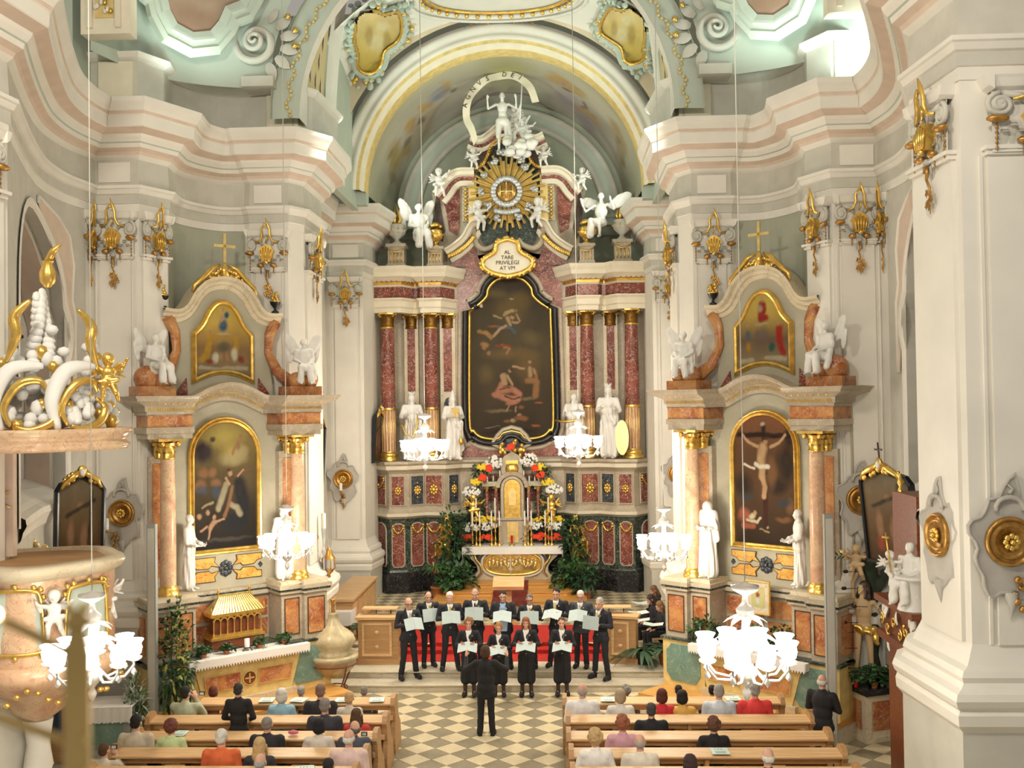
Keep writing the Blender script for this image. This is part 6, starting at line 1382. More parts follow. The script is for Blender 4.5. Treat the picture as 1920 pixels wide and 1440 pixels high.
# big plants beside the altar
for i, (px, py, Y, R, n, L, w_, lb, m_) in enumerate((
    (850, 1082, 31.8, (.55, .3, 1.35), 420, .22, .05, 'tall dark fern-like plant left of the altar table', ('leafdark', 'leaf')), (1075, 1082, 31.8, (.45, .3, 1.15), 340, .22, .05, 'tall dark fern-like plant right of the altar table', ('leafdark', 'leaf')),
    (868, 1100, 31.2, (.42, .3, .42), 170, .22, .06, 'bushy green plant in front of the left altar side', ('leaf', 'leafdark')), (840, 1115, 31.0, (.45, .3, .38), 170, .2, .06, 'low leafy plant at the left foot of the altar', ('leafdark', 'leaf')),
    (1058, 1100, 31.2, (.4, .3, .42), 160, .22, .06, 'dark bushy plant in front of the right altar side', ('leafdark', 'leaf')), (1100, 1120, 30.9, (.5, .3, .42), 190, .24, .05, 'dark leafy plant at the right foot of the altar', ('leafdark',)))):
    p = PZ(px, py+25, .5); p = PY(px, py, Y); plant('potted_shrub', lb, (p[0], p[1], .5), R, n, L, w_, 60+i, m_)
for i, (px, Y, lb) in enumerate(((818, 31.3, 'spiky light green plant standing left of the altar'), (1088, 31.4, 'spiky light green plant standing right of the altar'))):
    p = PY(px, 1060, Y); t = rosette_plant(lb, (p[0], p[1], 1.25), 30, .55, .028, i, 'terracotta', .2); b1 = MB(); b1.lathe([(.16, -.75), (.16, -.72), (.03, -.7), (.03, -.05), (.14, -.02), (.14, 0)], n=10); b1.build('stand', 'darkwood', t)
p = PZ(820, 1121, .5); t = thing('terracotta_pot', 'orange terracotta pot with a thin cane left of the altar steps', 'pot', tuple(p)); pot(.36, .19).build('pot_body', 'terracotta', t); b1 = MB(); b1.tube([(0, 0, .3), (-.12, 0, 1.1)], .015, 0, 5); b1.build('cane', 'pine', t)
# music stand, lectern in front of the carpet
p = PZ(952, 1103, .9); t = thing('music_stand', 'white wire music stand in front of the altar table', 'music stand', (0.0, 30.9, .79)); b1 = MB()
b1.tube([(0, 0, .12), (0, 0, 1.0)], .012, 0, 5)
for a in (0, 2.1, 4.2): b1.tube([(0, 0, .3), (.25*math.cos(a), .25*math.sin(a), .0)], .01, 0, 4)
for s in (1, -1): b1.tube([(0, 0, .55), (s*.3, -.02, .75), (s*.3, -.02, 1.05), (0, 0, .8)], .01, 0, 4)
b1.build('wire_frame', 'silver', t)
p = PZ(952, 1180, .5); t = thing('lectern', 'wooden lectern with slanted book rest behind the choir, before the altar steps', 'lectern', (p[0], 27.6, .5)); b1 = MB(); b1.box(-.08, .08, -.08, .08, .05, 1.0); b1.box(-.3, .3, -.22, .22, 0, .06); b1.build('post', 'oak', t)
b1 = MB(); b1.box(-.42, .42, -.24, .24, -.03, .03); b1.box(-.42, .42, -.27, -.24, -.03, .08); o = b1.build('book_rest', 'pine', t); o.location = (0, 0, 1.08); o.rotation_euler = (.5, 0, 0)
# red carpet over the choir steps
b1 = MB(); CW = [(24.25, .309), (24.93, .309), (24.96, .312), (24.965, .408), (25.32, .412), (25.325, .508), (27.3, .508)]
for (a, z0_), (c, z1_) in zip(CW, CW[1:]):
    b1.add([(-3.25, a, z0_), (2.75, a, z0_), (2.75, c, z1_), (-3.25, c, z1_)], [(0, 1, 2, 3)])
tag(b1.build('red_carpet', 'carpet'), 'bright red carpet covering the choir steps behind the singers', 'carpet')
# wooden barriers either side of the choir entrance
def barrier(label, pa, pb, z, h, panels):
    a, c = np.array(PZ(*pa, z)[:2]), np.array(PZ(*pb, z)[:2]); L = np.linalg.norm(c-a); an = math.atan2(c[1]-a[1], c[0]-a[0])
    t = thing('choir_barrier', label, 'barrier', (a[0], a[1], z), an); b_ = MB(); b_.box(0, L, 0, .35, 0, h-.06); b_.box(-.04, L+.04, -.04, .39, 0, .14); b_.build('box_body', 'oak', t)
    b_ = MB(); b_.box(-.06, L+.06, -.07, .42, h-.06, h); b_.build('top_board', 'pine', t)
    for k in range(panels):
        x0, x1 = .14+k*(L-.2)/panels, (k+1)*(L-.2)/panels; b_ = MB(); b_.box(x0, x1, -.02, .01, .24, h-.18); P = b_.build('panel', 'oak', t)
        b_ = MB(); o = [(x0, .24), (x1, .24), (x1, h-.18), (x0, h-.18)]; b_.frame(o, [(-.02, 0, 0), (-.01, .03, 0), (.04, .03, 0), (.05, 0, 0)], -.01); b_.build('panel_moulding', 'pine', P)
        for zz in (.42, h-.36): b_ = MB(); b_.ball(((x0+x1)/2, -.03, zz), (.06, .015, .05), 0, 8, 4); b_.build('carved_boss', 'pine', P)
    return t
barrier('panelled wooden barrier with carved bosses left of the singers', (672, 1246), (748, 1246), .3, 1.12, 1)
barrier('panelled wooden barrier right of the singers behind the last man', (1140, 1243), (1193, 1246), .3, 1.12, 1)
for lb, px, py in (('wooden folding music rest on top of the left barrier', 712, 1144), ('wooden folding music rest on top of the right barrier', 1150, 1143)):
    p = PY(px, py, 24.3); t = thing('music_rest', lb, 'music rest', (p[0], p[1]+.1, 1.425)); b1 = MB(); b1.tube([(-.1, 0, 0), (-.1, 0, .12)], .012, 0, 5); b1.tube([(.25, 0, 0), (.25, 0, .12)], .012, 0, 5); b1.build('feet', 'iron', t)
    b1 = MB(); b1.box(-.42, .42, -.16, .16, .12, .15); b1.build('board', 'pine', t)
# choir stalls at the left: bench with tall panelled back
a, c = PZ(640, 1172, .5), PZ(702, 1112, .5); t = thing('choir_stall', 'long pine kneeling bench with plank top left in the choir', 'bench', (-4.6, 26.2, .5))
b1 = MB(); b1.box(0, .75, 0, 3.6, .86, .92); b1.build('plank_top', 'pine', t); b1 = MB(); b1.box(.04, .7, .03, 3.55, .0, .86); b1.build('box_front', 'oak', t)
for k in range(5): b1 = MB(); b1.box(.70, .72, .12+.7*k, .68+.7*k, .12, .76); b1.build('panel', 'pine', t)
t = thing('stall_back', 'tall dark wooden stall back with sloping top against the left choir wall', 'stall', (-5.4, 26.0, .5)); b1 = MB(); b1.box(0, .08, 0, 3.6, 0, 1.45); b1.build('board', 'oak', t)
b1 = MB(); b1.box(-.06, .16, -.05, 3.65, 1.42, 1.5); b1.build('top_rail', 'pinedark', t)
for k in range(5): b1 = MB(); b1.box(.07, .10, .1+.7*k, .7+.7*k, .5, 1.3); b1.build('panel', 'mahogany', t)
t = thing('stall_back', 'tall orange-brown panelled wooden stall at the right choir pier', 'stall', (4.35, 25.6, .5)); b1 = MB(); b1.box(0, 1.1, 0, .12, 0, 2.3); b1.box(-.05, 1.15, -.08, .16, .55, .62); b1.build('board', 'oak', t)
for k in range(2): b1 = MB(); b1.box(.1+.5*k, .5+.5*k, -.03, .01, .8, 2.1); b1.build('panel', 'honeywood', t)
b1 = MB(); b1.box(0, 1.1, -.5, 0, .38, .44); b1.box(.05, 1.05, -.45, -.4, 0, .38); b1.build('seat', 'oak', t)
# little credence tables with white cloths
p = PZ(620, 1215, .3); t = thing('credence_table', 'small table with white cloth behind the baptismal font', 'table', (p[0], p[1]+.6, .3)); b1 = MB(); b1.box(-.5, .42, -.3, .3, .78, .84)
b1.build('tabletop', 'oak', t)
for x in (-.42, .34):
    for y in (-.25, .25): b1 = MB(); b1.box(x-.03, x+.03, y-.03, y+.03, 0, .78); b1.build('leg', 'oak', t)
b1 = MB(); b1.box(-.54, .46, -.34, .34, .84, .85); b1.box(-.54, .46, -.35, -.335, .5, .85); b1.box(.46, .475, -.34, .34, .45, .85); tag(b1.build('table_cloth', 'linen', None, (p[0], p[1]+.6, .3)), 'white cloth on the small table behind the font', 'cloth')
t = rosette_plant('dark green broad-leaved plant between the font and the left barrier', (p[0]+.75, p[1]+.2, .3), 12, .5, .07, 5, 'terracotta', .5, 'leafdark')
for i, (px, py, lb) in enumerate(((1206, 1245, 'long-leaved potted plant left of the pair by the right choir steps'), (1248, 1245, 'long-leaved potted plant right of the pair by the right choir steps'))):
    p = PZ(px, py, .3); rosette_plant(lb, tuple(p), 26, .75, .05, 20+i, 'leafdark' if i == 0 else 'terracotta', .32, 'leafdark', pr=.18)
# ================================================================== SIDE ALTARS
def side_altar(F, sd, P1, P2):
    S = thing('side_altar', '%s side altar of grey and flame-coloured marble with %s' % (sd, 'a saint and angels painting' if sd == 'left' else 'a crucifixion painting'), 'altar', tuple(F.o), F.a)
    # dais and base
    def mb_(nm, mat, *boxes, par=None):
        b_ = MB()
        for q in boxes: b_.box(*q)
        return b_.build(nm, mat, par or S)
    mb_('dais', 'honeywood', (-2.0, 2.0, -1.3, .5, .0, .42)); mb_('dais_edge', 'stone', (-2.05, 2.05, -1.35, .5, .0, .3))
    B = mb_('base', 'ochre', (-1.98, 1.98, -.05, .95, .42, 1.40), (-1.98, -.95, -.42, .2, .42, 1.40), (.95, 1.98, -.42, .2, .42, 1.40))
    mb_('base_ledge', 'greenmarble', (-2.02, 2.02, -.08, .95, 1.40, 1.45), (-2.02, -.9, -.46, .2, 1.40, 1.45), (.9, 2.02, -.46, .2, 1.40, 1.45))
    for x0, x1 in ((-1.88, -1.05), (1.05, 1.88)):
        c = .12; o = [(x0+c, .55), (x1-c, .55), (x1-c*.4, .65), (x1, .72), (x1, 1.18), (x1-c*.4, 1.22), (x1-c, 1.32), (x0+c, 1.32), (x0+c*.4, 1.22), (x0, 1.18), (x0, .72), (x0+c*.4, .65)]
        b_ = MB(); b_.prism(o, -.44, -.40); b_.build('teal_panel', 'tealmarble', S)
    mb_('pedestal_zone', 'altarstone', (-1.95, 1.95, .42, .95, 1.45, 2.5)); 
    for s in (1, -1):
        for (x0, x1, y0) in ((.93, 1.40, -.22), (1.40, 1.93, -.36)):
            X0, X1 = sorted((s*x0, s*x1)); p = mb_('pedestal', 'greymarble', (X0, X1, y0, .5, 1.45, 2.44))
            mb_('flame_panel', 'flamemarble', (X0+.08, X1-.08, y0-.015, y0+.01, 1.58, 2.32), par=p); b_ = MB(); o = [(X0+.08, 1.58), (X1-.08, 1.58), (X1-.08, 2.32), (X0+.08, 2.32)]; b_.frame(o, [(0, .0, 0), (0, .02, 0), (.015, .02, 0), (.018, 0, 0)], y0-.005); b_.build('panel_edge', 'darkwood', p)
            mb_('pedestal_cornice', 'greymarble', (X0-.05, X1+.05, y0-.06, .5, 2.44, 2.50), (X0-.08, X1+.08, y0-.10, .5, 2.54, 2.62), par=p); mb_('dark_band', 'greenmarble', (X0-.06, X1+.06, y0-.07, .5, 2.49, 2.54), par=p); mb_('top_block', 'creammarble', (X0-.02, X1+.02, y0-.02, .5, 2.62, 2.70), par=p)
        X0, X1 = sorted((s*1.93, s*1.96)); mb_('side_panel', 'flamemarble', (X0, X1, -.2, .3, 1.58, 2.32))
    mb_('centre_cornice', 'greymarble', (-.95, .95, .30, .6, 2.42, 2.50), (-.95, .95, .34, .6, 2.54, 2.60)); mb_('centre_dark_band', 'greenmarble', (-.95, .95, .33, .6, 2.49, 2.54))
    for x0, x1 in ((-.90, -.05), (.05, .90)):
        for z0_, z1_ in ((1.95, 2.32), (1.55, 1.88)): mb_('centre_panel', 'flamemarble', (x0, x1, .40, .43, z0_, z1_))
    # wall body with the painting
    b_ = MB(); b_.prism([(-1.9, 2.6), (1.9, 2.6), (1.9, 6.3), (.9, 6.4)]+arc(0, 6.25, .95, 20, 160, 8, .62)+[(-.9, 6.4), (-1.9, 6.3)], .5, .95); b_.build('back_wall', 'altarstone', S)
    # yellow cartouche panels with dark rosette
    for sx in (1, -1):
        for sz in (1, -1):
            o = [(.08, .05), (.18, .16), (.16, .26), (.72, .26), (.72, .14), (.62, .12), (.55, .04), (.30, .03), (.24, .09)]
            o = [(sx*x, 3.02+sz*z*.95+(.0)) for x, z in o]; o = o if sx*sz < 0 else o[::-1]
            o = [(x*1.0+sx*.08, z) for x, z in o]; ar = sum(a[0]*c[1]-c[0]*a[1] for a, c in zip(o, o[1:]+o[:1])); o = o if ar > 0 else o[::-1]
            b_ = MB(); b_.prism(o, .47, .51); pnl = b_.build('yellow_panel', 'yellowmarble', S); b_ = MB(); b_.frame(o, [(0, 0, 0), (0, .015, 0), (.012, .015, 0), (.015, 0, 0)], .48); b_.build('panel_edge', 'darkwood', pnl)
    b_ = MB()
    for k in range(8): a = k*PI/4; b_.ball((.10*math.cos(a), .47, 3.02+.12*math.sin(a)), (.06, .03, .06), 0, 7, 4)
    b_.ball((0, .46, 3.02), (.05, .04, .05), 0, 7, 4)
    b_.build('dark_rosette', 'bluemarble', S)
    for s in (1, -1): b_ = MB(); b_.prism([(s*.78+.05, 3.02), (s*.78, 3.08), (s*.78-.05, 3.02), (s*.78, 2.96)], .46, .51); b_.build('dark_lozenge', 'bluemarble', S)
    # painting
    o = [(-.70, 3.44), (.70, 3.44), (.70, 5.42)]+arc(0, 5.42, .70, 0, 180, 16)[1:]
    b_ = MB(); b_.frame(o, [(-.02, 0, 0), (-.01, .06, 0), (.03, .09, 0), (.06, .05, 0), (.09, .06, 0), (.11, 0, 0)], .47, True, False); b_.build('gilt_frame', 'gold', S)
    picture('painting_canvas', F, o, .46, P1, S)
    # columns, pilasters, capitals
    for s in (1, -1):
        b_ = MB(); b_.lathe([(.22, 0), (.22, .05), (.19, .08), (.21, .12), (.17, .17), (.155, .2)], n=18); b_.xf(Matrix.Translation((s*1.42, -.05, 2.70))); cb = b_.build('column_base', 'gold', S)
        b_ = MB(); b_.lathe([(.155, 2.9), (.155, 3.8), (.148, 4.8), (.135, 5.40)], (s*1.42, -.05, 0), 22); c = b_.build('column', 'pinkmarble', S)
        def scap():
            q = MB(); q.lathe([(.135, 0), (.16, .02), (.14, .04), (.15, .25), (.2, .33)], n=12)
            for k in range(8): acanthus(q, (0, 0, 0), 2*PI*k/8, .03, .16, .06, .19); acanthus(q, (0, 0, 0), 2*PI*(k+.5)/8, .06, .26, .06, .21)
            for k in range(4): a = PI/4+PI/2*k; q.ball((.22*math.cos(a), .22*math.sin(a), .31), (.06, .06, .06), 0, 7, 5)
            q.slab([(.27, .27), (.0, .2), (-.27, .27), (-.2, 0), (-.27, -.27), (0, -.2), (.27, -.27), (.2, 0)], .36, .41); return q.mesh('capital', ['gold'])
        put('capital', lib('scap', scap), c, (s*1.42, -.05, 5.40))
        pl = mb_('pilaster', 'greymarble', (s*1.42-.26, s*1.42+.26, .32, .55, 2.7, 5.45)); mb_('flame_inlay', 'flamemarble', (s*1.42-.17, s*1.42+.17, .30, .33, 3.0, 5.3), par=pl); put('capital', lib('scap', scap), pl, (s*1.42, .36, 5.40))
        # entablature piece over column
        X0, X1 = sorted((s*.98, s*1.88)); mb_('architrave', 'greymarble', (X0, X1, -.25, .6, 5.81, 5.92), (X0-.03, X1+.03, -.28, .6, 5.92, 6.04)); mb_('frieze', 'flamemarble', (X0, X1, -.25, .6, 6.04, 6.30))
    # continuous curved cornice
    top = [(-1.9, .0), (-1.6, 0), (-.95, 0), (-.75, .04), (-.5, .17), (-.25, .26), (0, .29), (.25, .26), (.5, .17), (.75, .04), (.95, 0), (1.6, 0), (1.9, 0)]; top = smooth2(top, 3)
    def corn(pr, nm, mat, pr_y=0.0):
        b_ = MB(); v = []; fs = []; q = len(pr)
        for i, (x, h) in enumerate(top):
            e = 0 if abs(x) < .93 else 1; yb = .42 if not e else -.25
            for (off, z) in pr: v.append((x+(math.copysign(off*1.0, x) if abs(x) > 1.85 else 0), yb-off-pr_y, 6.34+h*1.0+z))
        k = len(top); fs = [(i*q+j, (i+1)*q+j, (i+1)*q+j+1, i*q+j+1) for i in range(k-1) for j in range(q-1)]
        # returns at the ends
        for i in (0, k-1):
            s_ = len(v)
            for (off, z) in pr: v.append((v[i*q][0]*0+math.copysign(1.9+off, top[i][0]), .9, 6.34+z))
            fs += [(i*q+j, s_+j, s_+j+1, i*q+j+1) if i else (s_+j, i*q+j, i*q+j+1, s_+j+1) for j in range(q-1)]
        b_.add(v, fs); return b_.build(nm, mat, S)
    CN = corn([(0, -.06), (.0, .0), (.04, .02), (.05, .12), (.12, .16), (.26, .22), (.27, .26), (.30, .30), (.32, .32), (-.4, .33)], 'cornice', 'greymarble')
    b_ = MB(); 
    for i in range(80):
        x = -1.86+3.72*i/79; h = np.interp(x, [p[0] for p in top], [p[1] for p in top]); yb = .42 if abs(x) < .93 else -.25
        b_.box(x-.014, x+.014, yb-.05, yb, 6.34+h+.03, 6.34+h+.09, 0)
        if i % 3 == 0: b_.ball((x, yb-.12, 6.34+h+.17), (.035, .03, .025), 0, 6, 4)
    stuff(b_.build('gilt_dentils', 'gold', CN))
    # gable
    hg = [(0, 6.55), (1.15, 6.55), (1.12, 7.0), (1.0, 7.6), (1.05, 8.1), (1.27, 8.38), (1.27, 8.46), (1.0, 8.44), (.82, 8.56), (.62, 8.88), (.36, 9.1), (0, 9.18)]
    b_ = MB(); b_.prism(mirror(hg), .55, .95); b_.build('gable', 'altarstone', S)
    pt = smooth2([(-1.3, 8.46), (-1.0, 8.44), (-.82, 8.56), (-.62, 8.88), (-.36, 9.1), (0, 9.18), (.36, 9.1), (.62, 8.88), (.82, 8.56), (1.0, 8.44), (1.3, 8.46)], 4)
    b_ = MB(); b_.sweep(pt, [(-.02, -.4, 0), (-.02, .22, 0), (.04, .20, 0), (.08, .12, 0), (.14, .10, 0), (.16, .05, 0), (.24, .04, 0), (.25, 0, 0)], lambda p, h: (p[0], .55-h, p[1])); b_.build('gable_moulding', 'creammarble', S)
    for s in (1, -1):
        b_ = MB(); b_.tube([(s*1.2, .5, 8.3), (s*1.05, .5, 8.0), (s*1.02, .5, 7.6), (s*1.2, .45, 7.2), (s*1.5, .35, 6.95)], [.09, .07, .06, .08, .10], 0, 6, True, 1.6); b_.build('side_scroll', 'flamemarble', S)
        b_ = MB(); b_.prism([(s*.78, 6.7), (s*1.05, 6.7), (s*.80, 7.05)] if s > 0 else [(-1.05, 6.7), (-.78, 6.7), (-.80, 7.05)], .52, .56); b_.build('red_inlay', 'redmarble', S)
        b_ = MB(); X0, X1 = sorted((s*1.25, s*2.0)); b_.box(X0, X1, -.1, .5, 6.66, 6.86); b_.ball((s*1.75, .15, 7.02), (.26, .26, .26), 0, 14, 9); b_.ball((s*1.5, .1, 6.98), (.2, .22, .2), 0, 12, 8); b_.build('volute_block', 'flamemarble', S)
    o = smooth2([(-.60, 7.06), (-.3, 7.18), (0, 7.22), (.3, 7.18), (.60, 7.06)], 3)+[(.60, 7.9)]+smooth2([(.60, 7.95), (.42, 8.15), (.28, 8.42), (.14, 8.58), (0, 8.62), (-.14, 8.58), (-.28, 8.42), (-.42, 8.15), (-.6, 7.95)], 3)+[(-.6, 7.9)]
    b_ = MB(); b_.frame(o, [(-.02, 0, 0), (0, .07, 0), (.04, .09, 0), (.08, .05, 0), (.10, 0, 0)], .53); b_.build('gilt_gable_frame', 'gold', S); picture('gable_painting', F, o, .51, P2, S)
    b_ = MB(); r = random.Random(3)
    for i in range(46): x = r.uniform(-.62, .62); zt = np.interp(abs(x), [0, .36, .62], [9.2, 9.12, 8.9]); b_.ball((x, .45, zt+r.uniform(.0, .12)*(1.6-abs(x))), (.06, .06, .055), 0, 6, 4)
    for s in (1, -1): b_.tube([(s*.1, .42, 9.45), (s*.28, .4, 9.36), (s*.5, .4, 9.12), (s*.66, .4, 8.98), (s*.7, .4, 8.84)], [.03, .05, .06, .05, .03], 0, 6)
    b_.tube([(0, .42, 9.2), (0, .42, 9.5)], [.12, .03], 0, 8); b_.build('gilt_crest', 'gold', S)
    b_ = MB(); b_.box(-.03, .03, .40, .44, 9.45, 10.12); b_.box(-.24, .24, .40, .44, 9.82, 9.88); b_.build('gilt_cross', 'goldpale', S)
    return S
OIL = paint(170, 100, [(0, (.012, .010, .010)), (.3, (.03, .022, .014)), (.6, (.09, .065, .03)), (1, (.24, .18, .06))], [
    ((.42, .33, .09), .9, .8, [(.5, .88, .38, .12), (.62, .74, .25, .10)]), ((.38, .32, .18), .7, .8, [(.62, .70, .28, .07), (.75, .76, .15, .06)]), ((.035, .025, .03), .95, .4, [(.16, .76, .2, .11), (.3, .86, .06, .03)]), ((.30, .16, .08), .9, .4, [(.70, .80, .035, .05), ('l', .016, [(.68, .80), (.62, .74)]), (.74, .87, .04, .03)]),
    ((.26, .13, .06), .8, .5, [(.16, .60, .10, .05), (.30, .60, .08, .05), (.12, .50, .12, .06), (.35, .52, .1, .04)]), ((.05, .07, .10), .8, .5, [(.14, .47, .13, .05), (.36, .45, .08, .07)]),
    ((.018, .018, .022), .95, .3, [('l', .075, [(.72, .50), (.76, .38), (.78, .24), (.60, .18)]), (.62, .20, .25, .10)]), ((.32, .28, .18), .95, .4, [('l', .035, [(.50, .50), (.44, .40), (.38, .32)]), ('l', .03, [(.58, .34), (.68, .32), (.72, .27)])]), ((.24, .12, .06), .9, .3, [('l', .022, [(.60, .48), (.55, .36), (.48, .26)])]),
    ((.42, .26, .15), 1, .4, [(.57, .585, .045, .035), ('l', .014, [(.50, .55), (.55, .50)])]), ((.08, .04, .02), .9, .3, [(.55, .615, .05, .018), (.60, .555, .03, .014)]), ((.16, .08, .05), .95, .3, [('l', .007, [(.66, .56), (.92, .63)]), ('l', .007, [(.83, .645), (.80, .585)])]), ((.44, .27, .15), 1, .4, [('l', .012, [(.70, .56), (.78, .60)])]),
    ((.40, .24, .14), .95, .4, [(.33, .25, .035, .025), ('l', .028, [(.33, .21), (.26, .17)]), ('l', .012, [(.36, .215), (.47, .235)]), ('l', .014, [(.25, .15), (.22, .10)]), ('l', .012, [(.2, .18), (.12, .15)]), (.10, .27, .05, .03), (.22, .29, .04, .03)]), ((.35, .28, .16), .7, .5, [('l', .012, [(.15, .34), (.3, .37)])]), ((.10, .09, .07), .5, .6, [(.5, .08, .5, .02)])], 50, .3)
CRU = paint(170, 100, [(0, (.025, .014, .008)), (.2, (.05, .028, .014)), (.45, (.09, .045, .02)), (.7, (.10, .05, .022)), (1, (.18, .075, .035))], [
    ((.02, .014, .012), .85, .6, [(.85, .62, .2, .2), (.15, .45, .2, .12), (.7, .45, .2, .08), (.9, .82, .1, .1)]), ((.20, .10, .04), .8, .7, [(.62, .55, .1, .16), (.9, .3, .1, .08)]), ((.03, .05, .06), .7, .6, [(.8, .33, .16, .04), (.2, .36, .15, .04)]), ((.26, .11, .04), .7, .6, [(.8, .20, .16, .03)]),
    ((.022, .012, .009), 1, .2, [('l', .026, [(.5, .90), (.5, .55)]), ('l', .026, [(.08, .835), (.92, .835)])]), ((.05, .015, .01), 1, .25, [('l', .028, [(.51, .40), (.51, .16)])]), ((.42, .38, .28), 1, .3, [(.49, .915, .05, .022, 15)]),
    ((.46, .29, .15), 1, .3, [('l', .016, [(.16, .835), (.26, .78), (.40, .75)]), ('l', .016, [(.84, .84), (.74, .78), (.60, .75)]), ('l', .05, [(.48, .74), (.46, .64)]), ('l', .036, [(.47, .58), (.46, .52)]), ('l', .024, [(.47, .52), (.50, .44), (.49, .375)]), (.49, .365, .04, .022)]),
    ((.38, .22, .11), 1, .3, [(.52, .785, .045, .026)]), ((.06, .03, .02), 1, .3, [(.52, .81, .045, .016)]), ((.66, .60, .48), 1, .3, [('l', .022, [(.36, .615), (.42, .595), (.56, .60)]), ('l', .012, [(.18, .61), (.28, .59), (.34, .58)]), (.55, .60, .04, .026)]),
    ((.34, .10, .05), .95, .4, [(.16, .22, .12, .07), ('l', .03, [(.14, .14), (.3, .14)])]), ((.58, .48, .32), 1, .4, [(.28, .215, .07, .03), ('l', .014, [(.2, .19), (.36, .17), (.42, .20)])]), ((.44, .28, .14), 1, .4, [(.33, .235, .04, .022)]), ((.4, .3, .16), .9, .4, [('l', .008, [(.42, .12), (.56, .10)]), (.54, .135, .025, .014)])], 51, .25)
GB1 = paint(80, 70, [(0, (.05, .08, .12)), (.08, (.22, .16, .09)), (.4, (.20, .12, .05)), (.7, (.42, .28, .06)), (1, (.45, .32, .07))], [((.50, .36, .08), .9, .8, [(.5, .82, .3, .2)]), ((.03, .09, .16), 1, .3, [(.5, .70, .11, .10), (.56, .84, .06, .07)]), ((.40, .26, .18), 1, .3, [(.47, .80, .05, .07), (.49, .91, .035, .035)]), ((.45, .36, .2), .9, .4, [(.5, .59, .16, .025)]),
    ((.42, .24, .03), 1, .3, [('l', .06, [(.28, .55), (.20, .30), (.10, .24)]), ('l', .05, [(.72, .55), (.74, .40)])]), ((.6, .55, .4), 1, .3, [(.35, .27, .08, .09), (.70, .32, .08, .12)]), ((.13, .11, .07), 1, .3, [(.5, .42, .15, .09)]), ((.36, .2, .11), 1, .3, [(.27, .62, .04, .03), (.74, .60, .04, .03), (.45, .28, .04, .08), (.56, .28, .04, .08)]), ((.22, .04, .02), .9, .4, [(.25, .22, .08, .04), (.82, .25, .06, .07)]), ((.42, .36, .24), .9, .4, [('l', .035, [(.08, .14), (.40, .12), (.6, .14), (.92, .13)])])], 52, .2)
GB2 = paint(80, 70, [(0, (.06, .09, .12)), (.08, (.24, .18, .10)), (.4, (.12, .08, .05)), (.7, (.38, .26, .06)), (1, (.45, .33, .08))], [((.50, .38, .08), .9, .8, [(.5, .84, .3, .2)]), ((.26, .02, .015), 1, .3, [('l', .08, [(.50, .84), (.48, .68)]), (.55, .68, .10, .06)]), ((.36, .30, .2), .9, .4, [(.45, .80, .06, .06), (.49, .93, .03, .03), (.48, .60, .18, .02)]),
    ((.36, .18, .02), 1, .3, [(.22, .30, .06, .10)]), ((.07, .10, .12), 1, .3, [(.22, .46, .07, .07)]), ((.30, .02, .01), 1, .3, [('l', .07, [(.80, .52), (.82, .30), (.86, .22)])]), ((.03, .09, .06), 1, .3, [(.66, .30, .08, .08)]), ((.14, .10, .08), .9, .4, [(.47, .45, .17, .12)]), ((.36, .22, .12), 1, .3, [(.22, .58, .035, .03), (.79, .60, .035, .03)]), ((.44, .38, .25), .9, .4, [('l', .04, [(.08, .12), (.30, .13)]), ('l', .04, [(.55, .16), (.9, .13)])])], 53, .2)
FL_ = Frame((-5.28, 21.0, 0), 41); FR_ = Frame((5.41, 20.89, 0), -41)
SL = side_altar(FL_, 'left', OIL, GB1); SR = side_altar(FR_, 'right', CRU, GB2)
def onF(F, x, y, z): p = F.W(x, y, z); return (float(p[0]), float(p[1]), float(p[2]))
